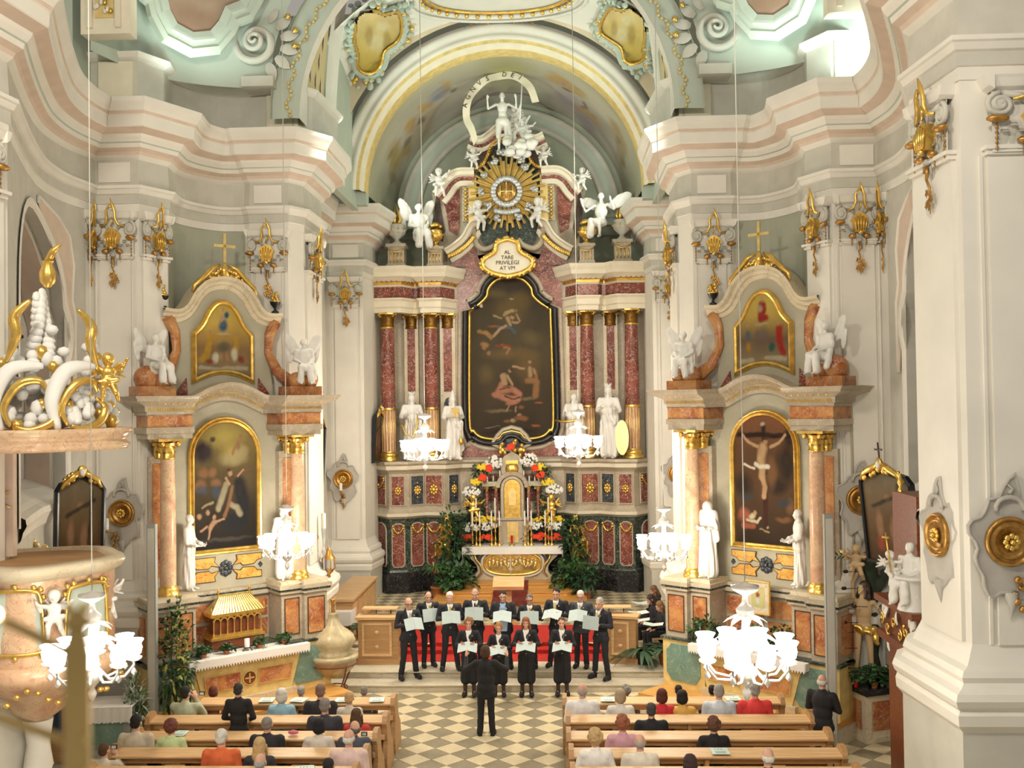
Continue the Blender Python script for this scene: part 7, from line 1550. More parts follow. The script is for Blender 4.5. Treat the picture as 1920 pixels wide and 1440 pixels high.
for F, sd, s in ((FL_, 'left', -1), (FR_, 'right', 1)):
    # mensa
    M_ = thing('altar_mensa', '%s' % ('low stone altar table with flame panels and wheel cross before the left side altar' if s < 0 else 'low stone altar table with lace cloth hidden behind the largest chandelier'), 'altar table', onF(F, .08, -.05, .42), F.a)
    b1 = MB(); b1.prism([(-.95, .12), (.95, .12), (1.18, .92), (-1.18, .92)], -.42, -.02); b1.build('body', 'ochre', M_); b1 = MB(); b1.box(-1.05, 1.05, -.5, .05, 0, .12); b1.build('foot', 'creammarble', M_)
    for x0, x1 in ((-.90, -.2), (.2, .9)): b1 = MB(); b1.prism([(x0, .32), (x1, .32), (x1*(1.06 if x1 > 0 else 1), .62), (x0*(1.06 if x0 < 0 else 1), .62)], -.44, -.41); P = b1.build('flame_panel', 'flamemarble', M_); b1 = MB(); b1.frame([(x0, .32), (x1, .32), (x1*(1.06 if x1 > 0 else 1), .62), (x0*(1.06 if x0 < 0 else 1), .62)], [(0, 0, 0), (.0, .02, 0), (.012, .02, 0), (.014, 0, 0)], -.43); b1.build('panel_edge', 'goldpale', P)
    b1 = MB(); b1.prism([(.13*math.cos(a), .47+.13*math.sin(a)) for a in np.linspace(0, 2*PI, 21)[:-1]], -.44, -.42); P = b1.build('wheel_cross', 'mahogany', M_); b1 = MB(); b1.box(-.10, .10, -.455, -.44, .455, .485); b1.box(-.015, .015, -.455, -.44, .37, .57); b1.frame([(.13*math.cos(a), .47+.13*math.sin(a)) for a in np.linspace(0, 2*PI, 21)[:-1]], [(0, 0, 0), (0, .02, 0), (.02, .02, 0), (.02, 0, 0)], -.43); b1.build('gilt_cross', 'goldpale', P)
    b1 = MB(); b1.box(-1.26, 1.26, -.52, .18, .92, .98); b1.build('slab', 'creammarble', M_)
    T = thing('altar_cloth', 'white cloth with crocheted edge on the %s side altar table' % sd, 'cloth', onF(F, .08, -.05, 1.405), F.a); b1 = MB(); b1.box(-1.30, 1.30, -.55, .2, 0, .014); b1.box(-1.30, 1.30, -.565, -.55, -.13, .014); b1.box(-1.315, -1.30, -.55, .2, -.14, .014); b1.box(1.30, 1.315, -.55, .2, -.14, .014)
    b1.build('cloth', 'linen', T); b1 = MB()
    for k in range(44): x = -1.28+2.56*k/43; b1.add([(x-.03, -.56, -.12), (x+.03, -.56, -.12), (x, -.562, -.18)], [(0, 1, 2), (2, 1, 0)])
    b1.build('lace_edge', 'linen', T)
    # statues on the pedestals, angels on the cornice
    T = thing('statue', 'white %s statue between the column and painting of the %s side altar' % ('draped saint' if s < 0 else 'mourning veiled woman', sd) if True else '', 'statue', onF(F, 1.13 if s < 0 else -1.1, -.0, 2.70), F.a, None, .93)
    if s > 0: put('figure', statue('s_mary', lambda: blob(body_parts(joints('crossed', spread=.03, nod=-12))+drape(.14, .17)+[('e', (0, .03, 1.6), (.125, .13, .14)), ('c', (-.16, .05, 1.45), (-.22, .05, .9), .09, .08), ('c', (.16, .05, 1.45), (.22, .05, .9), .09, .08), ('e', (0, .06, 1.35), (.22, .13, .22))], .018, 2, vfolds(.016, 10, 3, zhi=1.4), 'figure')), T, mats=['statue'])
    else: put('figure', statue('s_beard', None), T, mats=['statue'])
    T = thing('statue', 'slender white statue seen in profile beside the outer column of the %s side altar' % sd, 'statue', onF(F, -.93 if s < 0 else .93, .12, 2.70), F.a+(.9 if s < 0 else -.9), None, .9); put('figure', statue('s_prof', lambda: blob(body_parts(joints('low', spread=.04, nod=5))+drape(.10, .12)+jacket_parts(joints('low')), .018, 2, vfolds(.014, 9, 5, zhi=1.3), 'figure')), T, mats=['statue'])
    for q in (1, -1):
        T = thing('angel', 'white winged putto angel seated %s on the cornice of the %s side altar' % ('left' if q < 0 else 'right', sd), 'statue', onF(F, q*1.62, .0, 6.88), F.a+q*-.35, None, .80); put('figure', statue('ang0', None), T, mats=['statue'])
        T = thing('small_urn', 'small black and gold urn %s on the gable of the %s side altar' % ('left' if q < 0 else 'right', sd), 'urn', onF(F, q*1.25, .62, 8.50), 0, None, 1.0)
        b1 = MB(); b1.lathe([(.08, 0), (.09, .02), (.03, .06), (.03, .1), (.10, .18), (.12, .24)], n=12); b1.build('cup', 'blackframe', T); b1 = MB(); b1.lathe([(.12, .24), (.13, .26), (.10, .28)], n=12); rr_ = random.Random(q)
        for k in range(12): b1.ball((rr_.uniform(-.08, .08), rr_.uniform(-.08, .08), .32+rr_.uniform(-.03, .12)), (.04, .04, .05), 0, 6, 4)
        b1.build('gilt_flowers', 'gold', T)
# reliquary shrine on the left altar
lx, lz = FL_.L(394, 1204, -.05); rx_, rz_ = FL_.L(498, 1191, -.05)
T = thing('reliquary_shrine', 'gilded house-shaped reliquary with arcade and pitched roof on the left side altar', 'reliquary', onF(FL_, (lx+rx_)/2, .10, lz), FL_.a); W_ = (rx_-lx)/2-.02
b1 = MB(); b1.box(-W_, W_, -.17, .27, 0, .05); b1.box(-W_+.04, W_-.04, -.14, .24, .05, .11); b1.build('plinth', 'gold', T)
b1 = MB(); b1.box(-W_+.1, W_-.1, -.06, .18, .11, .48); b1.build('dark_interior', 'mahogany', T)
for k in range(8):
    x = -W_+.07+(2*W_-.14)*k/7; b1 = MB(); b1.lathe([(.022, .11), (.014, .14), (.014, .36), (.024, .40)], (x, -.12, 0), 8); b1.build('colonnette', 'gold', T)
    if k < 7:
        w2 = (2*W_-.14)/14; cx_ = x+w2; b1 = MB(); b1.frame(arc(cx_, .38, w2*.72, 0, 180, 8), [(0, 0, 0), (0, .04, 0), (.03, .04, 0), (.03, 0, 0)], -.09, False); b1.build('arch', 'gold', T)
b1 = MB(); b1.box(-W_, W_, -.15, .25, .49, .54); b1.box(-W_+.02, W_-.02, -.13, .23, .46, .49); b1.build('cornice', 'gold', T)
b1 = MB(); b1.add([(-W_, -.17, .54), (W_, -.17, .54), (W_, .27, .54), (-W_, .27, .54), (-W_*.58, .03, .86), (W_*.58, .03, .86), (W_*.58, .07, .86), (-W_*.58, .07, .86)], [(0, 1, 5, 4), (1, 2, 6, 5), (2, 3, 7, 6), (3, 0, 4, 7), (4, 5, 6, 7)]); RF = b1.build('roof', 'goldpale', T)
b1 = MB()
for k in range(19):
    u = k/18; b1.tube([(-W_+2*W_*u, -.175, .55), (-W_*.58+2*W_*.58*u, .025, .865)], .008, 0, 4)
for k in range(24): b1.ball((-W_*.56+W_*1.12*k/23, .05, .88), .018, 0, 5, 3)
for s in (1, -1): b1.lathe([(.03, 0), (.015, .05), (.035, .09), (.01, .16)], (s*W_*.58, .05, .86), 8); b1.lathe([(.03, 0), (.015, .05), (.03, .08), (.005, .14)], (s*W_*.98, -.15, .54), 8)
b1.build('roof_ribs', 'gold', RF)
t2 = thing('shrine_base', 'dark red marble block carrying the gilded reliquary shrine', 'pedestal', onF(FL_, (lx+rx_)/2, .10, 1.43), FL_.a); b1 = MB(); b1.box(-W_+.02, W_, -.14, .26, 0, max(.02, lz-1.44)); b1.build('block', 'mahogany', t2)
for i, (px, py, R, lb) in enumerate(((382, 1218, .17, 'leftmost small ivy pot on the left altar cloth'), (425, 1208, .15, 'second ivy pot from the left on the altar cloth'), (487, 1198, .17, 'ivy pot right of the white candle on the altar cloth'), (533, 1188, .18, 'rightmost green ivy pot on the altar cloth'))):
    x, z = FL_.L(px, py, -.35); plant('ivy_pot', lb, onF(FL_, x, -.35, 1.42), (R, R*.7, R*.5), 90, .09, .03, 80+i, ('leaf', 'leafdark'), 'terracotta', .07, .06, 'ivy pots on the left side altar', False)
x, z = FL_.L(463, 1200, -.35); t = thing('pillar_candle', 'thick white candle in a black wire holder on the left altar cloth', 'candle', onF(FL_, x, -.35, 1.42), 0); b1 = MB(); b1.lathe([(.055, .07), (.055, .24), (.0, .245)], n=14); b1.build('wax', 'wax', t)
b1 = MB(); b1.lathe([(.07, .05), (.07, .07)], n=12)
for k in range(3): b1.tube([(.06*math.cos(k*2.1), .06*math.sin(k*2.1), .06), (.12*math.cos(k*2.1), .12*math.sin(k*2.1), .0)], .01, 0, 4)
b1.build('holder', 'iron', t)
# framed picture and greenery on the right altar
x, z = FR_.L(1423, 1148, .15); t = thing('framed_picture', 'framed picture of a figure in red and white leaning on the right side altar', 'picture', onF(FR_, x, .12, z), FR_.a)
b1 = MB(); b1.box(-.24, .24, 0, .02, 0, .62); b1.build('mat_board', 'creammarble', t); b1 = MB(); b1.frame([(-.24, 0), (.24, 0), (.24, .62), (-.24, .62)], [(0, -.02, 0), (0, .03, 0), (.03, .03, 0), (.035, -.02, 0)], .0); b1.build('frame', 'goldpale', t)
imx = paint(40, 30, [(0, (.45, .44, .2)), (1, (.52, .46, .22))], [((.30, .05, .04), 1, .4, [(.5, .62, .2, .16)]), ((.6, .62, .62), 1, .4, [(.5, .32, .16, .2)]), ((.10, .06, .06), 1, .4, [(.5, .85, .07, .06)])], 54, .1)
put('print', paint_mesh('print', [[(-.15+.3*i/29, -.004, .10+.42*j/39) for i in range(30)] for j in range(40)], imx, 'picture', False), t)
for i, (px, py, R, lb) in enumerate(((1325, 1178, .35, 'green fern with pale flowers left on the right side altar'), (1410, 1165, .3, 'green leaves in front of the framed picture'), (1470, 1180, .4, 'dense fern right on the right side altar'))):
    x, z = FR_.L(px, py, -.2); plant('fern', lb, onF(FR_, x, -.25, 1.43), (R, R*.5, R*.6), 170, .2, .03, 90+i, ('leaf', 'leafdark'), 'terracotta', .1, .07, None, False)
p = PZ(1505, 1325, .2); plant('hanging_fern', 'tall pale drooping fern between the chandelier and the speaker column', (p[0], p[1], .0), (.38, .3, .95), 420, .35, .02, 95, ('leaf', 'mint'), 'terracotta', .3, .15)
p = PZ(1490, 1345, 0); plant('potted_shrub', 'dark leafy plant at the end of the first right pew', (p[0], p[1], 0), (.45, .35, .42), 260, .25, .06, 96, ('leafdark', 'leaf'), 'terracotta', .25, .16)
p = PZ(330, 1385, 0); plant('climbing_shrub', 'tall yellow-green variegated shrub in front of the left side altar', (p[0], p[1], 0), (.38, .3, 1.25), 620, .16, .035, 97, ('leafyellow', 'leaf', 'leafdark'), 'terracotta', .3, .15)
# ================================================================== CHANDELIERS
def chandelier_parts():
    st = MB(); st.lathe([(.0, -.50), (.03, -.46), (.05, -.40), (.02, -.34), (.09, -.26), (.13, -.18), (.05, -.10), (.04, .0), (.10, .06), (.12, .14), (.05, .20), (.035, .34), (.09, .40), (.10, .46), (.04, .52), (.03, .60), (.14, .66), (.15, .70), (.05, .72), (.02, .74)], n=16)
    cr = MB()
    for k in range(10): a = 2*PI*k/10; leaf_blade(cr, (.06*math.cos(a), .06*math.sin(a), .16), (math.cos(a), math.sin(a), .9), (-math.cos(a)*.5, -math.sin(a)*.5, 1), .30, .06, 0, .8, 5)
    for k in range(8): a = 2*PI*k/8+.4; leaf_blade(cr, (.05*math.cos(a), .05*math.sin(a), .36), (math.cos(a), math.sin(a), .7), (-math.cos(a)*.5, -math.sin(a)*.5, 1), .18, .045, 0, .8, 4)
    ar = MB(); ar.tube([(.05, 0, -.12), (.18, 0, -.26), (.34, 0, -.24), (.44, 0, -.12), (.44, 0, -.06)], [.018, .016, .014, .014, .014], 0, 6); ar.lathe([(.02, -.08), (.085, -.05), (.09, -.03), (.03, -.02)], (.44, 0, 0), 12)
    sh = MB(); sh.lathe([(.03, -.03), (.075, .01), (.088, .07), (.075, .12), (.105, .165)], (.44, 0, 0), 14); sh.ball((.44, 0, .07), (.08, .08, .08), 0, 10, 7)
    dr = MB(); dr.tube([(.44, 0, -.08), (.44, 0, -.15)], .005, 0, 4); dr.lathe([(.0, -.24), (.035, -.20), (.02, -.17), (.0, -.14)], (.44, 0, 0), 8)
    return [x.mesh(n, [m_]) for x, n, m_ in ((st, 'stem', 'crystal'), (cr, 'leaf_crown', 'glow'), (ar, 'arm', 'crystal'), (sh, 'glass_shade', 'bulb'), (dr, 'crystal_drop', 'crystal'))]
CH = chandelier_parts()
for px, py, Y, sc, lb, pw in ((797, 840, 24.2, 1.12, 'lit glass chandelier hanging before the left columns of the high altar', 300), (1085, 833, 24.2, 1.12, 'lit glass chandelier hanging before the right columns of the high altar', 300),
                          (538, 1020, 20.0, 1.05, 'lit glass chandelier in front of the right statue of the left side altar', 130), (1245, 1022, 20.0, 1.05, 'lit glass chandelier left of the right side altar, above the seated women', 130),
                          (173, 1232, 11.8, 1.05, 'dazzling glass chandelier at lower left, partly behind the brass post', 75), (1399, 1225, 12.0, 1.12, 'largest dazzling glass chandelier in front of the right side altar', 75)):
    p = PY(px, py, Y); t = thing('chandelier', lb, 'chandelier', tuple(p), .3, None, sc); put('stem', CH[0], t); put('leaf_crown', CH[1], t)
    for k in range(8):
        a = put('arm', CH[2], t, rz=2*PI*k/8); put('glass_shade', CH[3], a); put('crystal_drop', CH[4], a)
    b1 = MB(); b1.tube([(p[0], p[1], p[2]+.72*sc), (p[0], p[1], 18)], .009 if Y > 15 else .006, 0, 5); o = b1.build('cord', 'warmgrey', t); o.matrix_parent_inverse = (Matrix.Translation(Vector(p)) @ Rz(math.degrees(.3)) @ Matrix.Scale(sc, 4)).inverted()
    light('POINT', 'chandelier_lamp', (p[0], p[1], p[2]+.05*sc), pw*CHW, WARM, .35)
# ================================================================== PEWS AND AUDIENCE
YR = [float(PZ(900, y, .96)[1]) for y in (1313, 1347, 1378, 1410, 1446)]
def pew(x0, x1, y, label, front=False):
    t = thing('pew', label, 'pew', ((x0+x1)/2, y, 0), 0); L = (x1-x0)/2
    def bx(nm, mat, *bs):
        b_ = MB()
        for q in bs: b_.box(*q)
        return b_.build(nm, mat, t)
    b_ = MB(); b_.sweep([(-L, 0), (L, 0)], [(.16, .905), (.17, .93), (.16, .945), (.0, .965), (-.17, .975), (-.18, .95), (.12, .90), (.16, .905)], lambda p, h: (p[0], p[1], h)); b_.build('book_ledge', 'pine', t)
    bx('back_rail', 'pine', (-L, L, .0, .04, .78, .90)); bx('back_board', 'oak', (-L, L, .02, .05, .18, .70))
    n = max(2, int(2*L/1.6)); bx('shelf', 'pine', (-L, L, -.14, .02, .66, .69), (-L, L, -.15, -.13, .64, .73))
    for k in range(n): x = -L+2*L*(k+.5)/n; bx('number_block', 'pine', (x-.16, x+.16, -.155, -.03, .735, .775))
    for k in range(1, n): x = -L+2*L*k/n; bx('divider', 'oak', (x-.03, x+.03, -.12, .05, .0, .90))
    if not front: bx('seat', 'pine', (-L, L, .16, .56, .44, .475))
    bx('kneeler', 'oak', (-L, L, -.42, -.25, .14, .18))
    for s in (1, -1):
        b_ = MB(); o = [(-.10, 0), (.55, 0), (.58, .12), (.50, .45), (.30, .60), (.22, .80), (.20, .98), (.12, 1.06), (-.02, 1.08), (-.14, 1.04), (-.20, .92), (-.14, .84), (-.08, .60), (-.16, .30)]
        v = [(s*L-.04, a, z) for a, z in o]+[(s*L+.04, a, z) for a, z in o]; k = len(o); b_.add(v, [tuple(range(k-1, -1, -1)), tuple(range(k, 2*k))]+[(i, (i+1) % k, (i+1) % k+k, i+k) for i in range(k)])
        b_.build('end_panel', 'oak', t)
    return t
def xat(px, y, z=.96): q = PY(px, 1350, y); return float(q[0])
RX = [(1054, 1465), (1060, 1520), (1060, 1552), (1064, 1578), (1066, 1605)]; LX = [(372, 744), (283, 729), (258, 711), (212, 692), (168, 672)]
ords = ['frontmost', 'second', 'third', 'fourth', 'rearmost']
for k in range(5):
    pew(xat(RX[k][0], YR[k])+.05, xat(RX[k][1], YR[k]), YR[k], '%s pine pew from the choir in the right block' % ords[k], False); pew(xat(LX[k][0], YR[k]), xat(LX[k][1], YR[k])-.05, YR[k], '%s pine pew from the choir in the left block' % ords[k], False)
SKN = (.62, .36, .26); TS = {}
TS['m'] = template('sit_m', joints('lap', sit=True, nod=4, lean=.03, fat=1.08)); TS['f'] = template('sit_f', joints('lap', True, sit=True, nod=3, lean=.03, fat=.92)); TS['t'] = template('sit_t', joints('lap', sit=True, nod=-8, hyaw=35, lean=.08, fat=1.05)); TS['c'] = template('sit_c', joints('camera', sit=True, nod=2, hyaw=-15, lean=.06, fat=1.05))
DK, GR, LG, WH, RD, BR_, BL, GY = (.015, .012, .01), (.12, .11, .10), (.32, .31, .29), (.62, .60, .56), (.10, .025, .015), (.09, .045, .02), (.50, .34, .16), (.22, .20, .18)
AUD = [  # px, py of the head, row, template, top colour, hair kind, hair colour, label
 (348, 1299, 1, 'c', (.42, .46, .33), 'short', DK, 'man in sage green shirt raising a camera at the left end of the second pew'), (400, 1297, 0, 'f', (.2, .1, .1), 'bob', RD, 'woman with dark red hair in front of the left mensa, only her head visible'),
 (528, 1303, 1, 'f', (.30, .52, .66), 'bob', WH, 'silver-haired person in a light blue shirt'), (565, 1304, 0, 'm', (.1, .1, .1), 'short', LG, 'grey-haired head just above the front left pew beside the wooden dais'),
 (601, 1293, 1, 'm', (.025, .025, .03), 'short', (.22, .13, .09), 'tall man in black shirt with cropped reddish hair on the left side'), (609, 1320, 2, 'm', (.04, .04, .05), 'short', GY, 'grey-haired man in charcoal vest behind the black shirted man'),
 (655, 1308, 1, 'f', (.66, .62, .54), 'short', BL, 'short blond woman in cream cardigan in the left block'), (668, 1340, 2, 'f', (.55, .05, .05), 'long', BR_, 'brown-haired woman in a red sweater near the aisle'), (683, 1298, 0, 'm', (.1, .1, .1), 'short', GY, 'dark grey head at the aisle end of the front left pew'),
 (664, 1363, 3, 't', (.06, .075, .10), 'ring', GR, 'balding man in dark blue jacket leaning out with a camera'), (654, 1383, 4, 'm', (.68, .50, .46), 'ring', WH, 'white-haired man in a pale pink shirt at the aisle on the left'),
 (598, 1360, 3, 'f', (.66, .60, .52), 'bob', (.01, .01, .012), 'woman with black hair and white top in the left block'), (501, 1357, 3, 'm', (.02, .02, .025), 'receding', GY, 'balding man in a black jacket in the middle of the left block'),
 (415, 1379, 4, 'm', (.62, .13, .04), 'short', WH, 'grey-haired man in an orange striped sweater with a strap'), (487, 1396, 4, 'f', (.03, .03, .035), 'long', BL, 'woman with long honey-blond hair and black coat'),
 (488, 1428, 5, 'm', (.5, .5, .48), 'ring', LG, 'bald man at the bottom edge in front of the blond woman'), (321, 1362, 3, 'f', (.52, .62, .32), 'curly', (.13, .04, .025), 'woman with auburn hair in a lime green top holding a booklet'),
 (255, 1354, 3, 'm', (.62, .55, .42), 'short', DK, 'dark-haired man in a cream polo at the far left of a pew'), (196, 1406, 4, 'c', (.64, .58, .46), 'short', BR_, 'brown-haired man in cream shirt holding a camera at the lower left corner'), (616, 1436, 5, 'm', (.1, .1, .1), 'short', DK, 'dark head cut by the bottom edge left of the aisle'),
 (1092, 1289, 1, 'm', (.78, .77, .78), 'ring', LG, 'grey balding man in a bright white shirt at the aisle on the right'), (1163, 1304, 1, 'f', (.78, .75, .70), 'bob', (.38, .30, .2), 'ash-blond woman in white cardigan in the right block'), (1174, 1295, 0, 'm', (.2, .2, .2), 'curly', GY, 'curly grey head in the front right pew'),
 (1241, 1304, 1, 'f', (.60, .03, .04), 'bob', RD, 'woman with dark red bob in a red top'), (1279, 1306, 1, 'f', (.80, .46, .10), 'bob', DK, 'dark-haired woman in a yellow hooded jacket'), (1272, 1294, 0, 'm', (.1, .1, .1), 'short', DK, 'dark head in the front pew before the yellow jacket'),
 (1221, 1331, 2, 'm', (.015, .015, .018), 'short', (.05, .05, .05), 'man with short dark grey hair in black in the second row right'), (1167, 1355, 3, 'f', (.58, .32, .38), 'curly', (.28, .10, .05), 'woman with copper hair in a mauve top'),
 (1116, 1381, 4, 'f', (.82, .80, .76), 'curly', BL, 'curly blond woman in a white blouse at the aisle on the right'), (1200, 1391, 4, 'm', (.72, .66, .55), 'ring', LG, 'bald man in cream striped shirt with a dark bag strap'), (1338, 1358, 3, 'f', (.015, .012, .015), 'curly', (.12, .05, .03), 'brown-haired woman in a black top alone in the middle right pew'),
 (1348, 1296, 1, 'm', (.60, .66, .74), 'short', LG, 'grey-haired man in a pale blue checked shirt under the big chandelier'), (1415, 1292, 1, 'm', (.70, .05, .05), 'short', LG, 'person in red shirt with orange sleeves under the big chandelier'), (1335, 1299, 0, 'm', (.1, .1, .1), 'short', DK, 'dark head in the front pew before the pale blue shirt'),
 (1294, 1430, 5, 'f', (.1, .05, .05), 'bob', (.04, .02, .02), 'dark brown head at the bottom edge of the right block'), (1440, 1418, 5, 'm', (.02, .03, .06), 'ring', WH, 'white-haired pink-scalped man in navy at the bottom right')]
YR.append(YR[4]-.85)
for px, py, row, tk, top, hk, hc, lb in AUD:
    y = YR[row]+.42; T = TS[tk]; hx = T['J']['neck']; yh = y+(-hx[1]); q = PY(px, py, yh); sc = q[2]/(T['J']['neck'][2]+.15); sc = min(1.12, max(.86, float(sc)))
    person(lb, (q[0]+hx[0], y, 0), PI, T, SKN, top, (.03, .03, .04), hk, hc, sc, ('sweater', 'trousers'), nofeet=row > 3)
# the standing woman in black and the standing old man
q = PY(447, 1299, YR[2]+.5); SB_ = template('stand_down_f', joints('low', True, nod=2, spread=.05, fat=.95)); person('woman standing in a black suit with dark grey hair between the left pews', (q[0], YR[2]+.5, 0), PI, SB_, SKN, (.014, .013, .015), (.014, .013, .015), 'short', (.035, .033, .03), .97)
q = PZ(1553, 1400, 0); SO = template('stand_cross', joints('crossed', nod=8, hyaw=10, spread=.06, fat=1.04)); person('old man standing at the right with arms crossed, dark jacket and white collar', (float(PY(1541, 1276, 17.6)[0]), 17.6, 0), PI*.80, SO, SKN, (.018, .016, .018), (.07, .045, .03), 'ring', WH, 1.0, front=True)
# booklets and small things on the ledges
def sheet(label, px, py, row, mat, w_=.21, rz=0, name='booklet', yy=None):
    y = YR[row]; p = PZ(px, py, .985); b_ = MB(); b_.box(-w_/2, w_/2, -.14, .14, 0, .008); o = b_.build('cover', mat, thing(name, label, 'booklet', (p[0], min(max(float(p[1]), y-.02), y+.02), .979), rz))
    b_ = MB()
    for k in range(3): b_.box(-.07+.045*k, -.055+.05*k, .04, .10, .008, .0095)
    b_.box(-.08, .08, -.11, -.02, .008, .009); b_.build('print', 'bookcover', o.parent)
for a in ((494, 1319, 0, 'pale green booklet lying on the front left pew beside the black suited woman'), (546, 1329, 0, 'booklet at the shoulder of the light blue shirt'), (643, 1312, 0, 'booklet on the front left pew right of the tall man in black'), (701, 1321, 0, 'pale green booklet at the aisle end of the front left pew'), (344, 1370, 2, 'booklet held before the woman in lime green'), (572, 1440, 4, 'booklet at the bottom edge in the left block'),
          (1141, 1315, 0, 'pale booklet on the front right pew beside the ash-blond woman'), (1354, 1417, 3, 'large pale green booklet lying alone on the right pew'), (1372, 1306, 0, 'booklet in front of the pale blue shirt')): sheet(a[3], a[0], a[1], a[2], 'papermint', .27 if a[0] != 344 else .2, random.Random(a[0]).uniform(-.2, .2))
p = PZ(542, 1386, .985); t = thing('purse', 'small pink purse on the third left pew ledge', 'purse', (p[0], YR[2]-.02, .978)); b1 = MB(); b1.ball((0, 0, .035), (.09, .05, .035), 0, 12, 7); b1.build('pouch', cloth((.62, .16, .24)), t)
b1 = MB(); b1.tube([(-.06, 0, .055), (0, 0, .075), (.06, 0, .055)], .006, 0, 4); b1.build('zip', 'brass', t)
for px, py, row, lb in ((379, 1300, 1, 'small camera raised by the man in the sage green shirt'), (683, 1376, 3, 'compact camera with lit screen held by the balding man leaning out'), (214, 1400, 4, 'camera held by the man at the lower left corner')):
    p = PY(px, py, YR[row]+.75); t = thing('camera', lb, 'camera', tuple(p)); b1 = MB(); b1.box(-.05, .05, -.015, .015, -.032, .032); b1.build('housing', 'blackframe', t); b1 = MB(); b1.lathe([(.022, 0), (.022, .03)], (0, 0, 0), 12); b1.xf(Rx(-90)); b1.build('lens', 'iron', t); b1 = MB(); b1.box(-.035, .035, -.018, -.015, -.022, .022); b1.build('screen', 'paper', t)
# ================================================================== CHOIR
MEN = [  # head px,py ; foot py ; z ; template ; yaw ; hair ; hair colour ; tie ; label ; glasses
 (765, 1131, 1272, .155, 'a', 25, 'ring', DK, (.55, .55, .5), 'balding singer with glasses at the far left, one foot forward', 1), (802, 1118, 1249, .302, 'b', 20, 'receding', DK, (.62, .52, .12), 'stout singer with yellow tie second from left in the back row', 0),
 (843, 1120, 1256, .302, 'a', 10, 'short', WH, (.62, .55, .16), 'white-haired singer with gold tie third from left', 0), (891, 1113, 1252, .302, 'b', 0, 'receding', GR, (.03, .03, .05), 'tall balding singer with dark tie fourth from left', 0),
 (943, 1118, 1252, .302, 'w', 0, 'short', DK, None, 'broad singer in an open jacket and light blue shirt without tie', 0), (993, 1123, 1251, .302, 'b', 0, 'short', GR, (.62, .55, .16), 'dark-haired bespectacled singer right of the broad man', 1),
 (1044, 1113, 1250, .302, 'a', -15, 'short', DK, (.6, .55, .2), 'young dark-haired singer third from the right', 0), (1089, 1117, 1251, .302, 'b', -12, 'short', WH, (.55, .5, .45), 'white-haired bespectacled singer in a slate grey jacket', 1), (1126, 1131, 1272, .155, 'a', -35, 'short', LG, (.62, .52, .12), 'grey bearded singer at the far right turned to the centre', 0)]
TM = {'a': template('ch_a', joints('hold', nod=14, spread=.10)), 'b': template('ch_b', joints('hold', nod=18, spread=.04, fat=1.06)), 'w': template('ch_w', joints('hold', nod=14, spread=.08, fat=1.28))}
TW = template('ch_f', joints('hold', True, nod=6, spread=.03, fat=.95), 'skirt')
def folder(label, pos, rz, open_=.9, mat='bookcover', tilt=55, w_=.22, h=.30):
    t = thing('music_folder', label, 'folder', tuple(pos), rz)
    for s in (1, -1):
        b_ = MB(); b_.box(0, w_, -.004, .004, -h/2, h/2); b_.box(.005, w_-.01, -.012, -.004, -h/2+.012, h/2-.012) if False else None; b_.xf(Matrix.Rotation(math.radians(-tilt), 4, 'X') @ Matrix.Rotation(s*(.32)+(PI if s < 0 else 0), 4, 'Z')); b_.build('cover', mat, t)
        b_ = MB(); b_.box(.008, w_-.012, .004, .012, -h/2+.012, h/2-.012) if s > 0 else b_.box(.008, w_-.012, -.012, -.004, -h/2+.012, h/2-.012); b_.xf(Matrix.Rotation(math.radians(-tilt), 4, 'X') @ Matrix.Rotation(s*(.32)+(PI if s < 0 else 0), 4, 'Z')); b_.build('pages', 'linen', t)
    return t
for i, (px, py, fy, z, tk, yaw, hk, hc, tie, lb, gl) in enumerate(MEN):
    ft = PZ(px, fy, z); T = TM[tk]; hp = PY(px, py, ft[1]); nk = T['J']['neck']; sc = float(min(1.12, max(.9, (hp[2]-z)/(nk[2]+.13)))); pos = (float(hp[0]), float(ft[1]), z); rz = math.radians(yaw)
    t = person(lb, pos, rz, T, SKN, (.016, .018, .026) if i not in (7,) else (.045, .052, .065), (.014, .014, .02), hk, hc, sc, front=True, shirt='linen' if i != 4 else cloth((.34, .46, .66)), tie=tie, glasses=gl)
    if i == 4:
        b1 = MB(); b1.prism([(-.09, .86), (.09, .86), (.11, 1.1), (.07, 1.40), (-.07, 1.40), (-.11, 1.1)], -.185, -.12); b1.build('shirt_front', cloth((.34, .46, .66)), t)
    if i == 8: b1 = MB(); b1.ball((0, -.085, .045), (.05, .035, .04), 0, 9, 6); o = b1.build('beard', cloth(GY), t); o.matrix_local = headM(T['J'])
    M4 = Matrix.Translation(Vector(pos)) @ Matrix.Rotation(rz, 4, 'Z') @ Matrix.Scale(sc, 4); fp = M4 @ Vector((0, -.46, 1.27)); folder('open grey music folder held by the '+lb.split(' with')[0].split(' in ')[0].replace(' at the far left', ' far left').replace(', one foot forward', '').replace(' turned to the centre', '')+(' (back row)' if False else ''), fp, rz, tilt=[40, 25, 35, 25, 50, 25, 60, 45, 10][i])
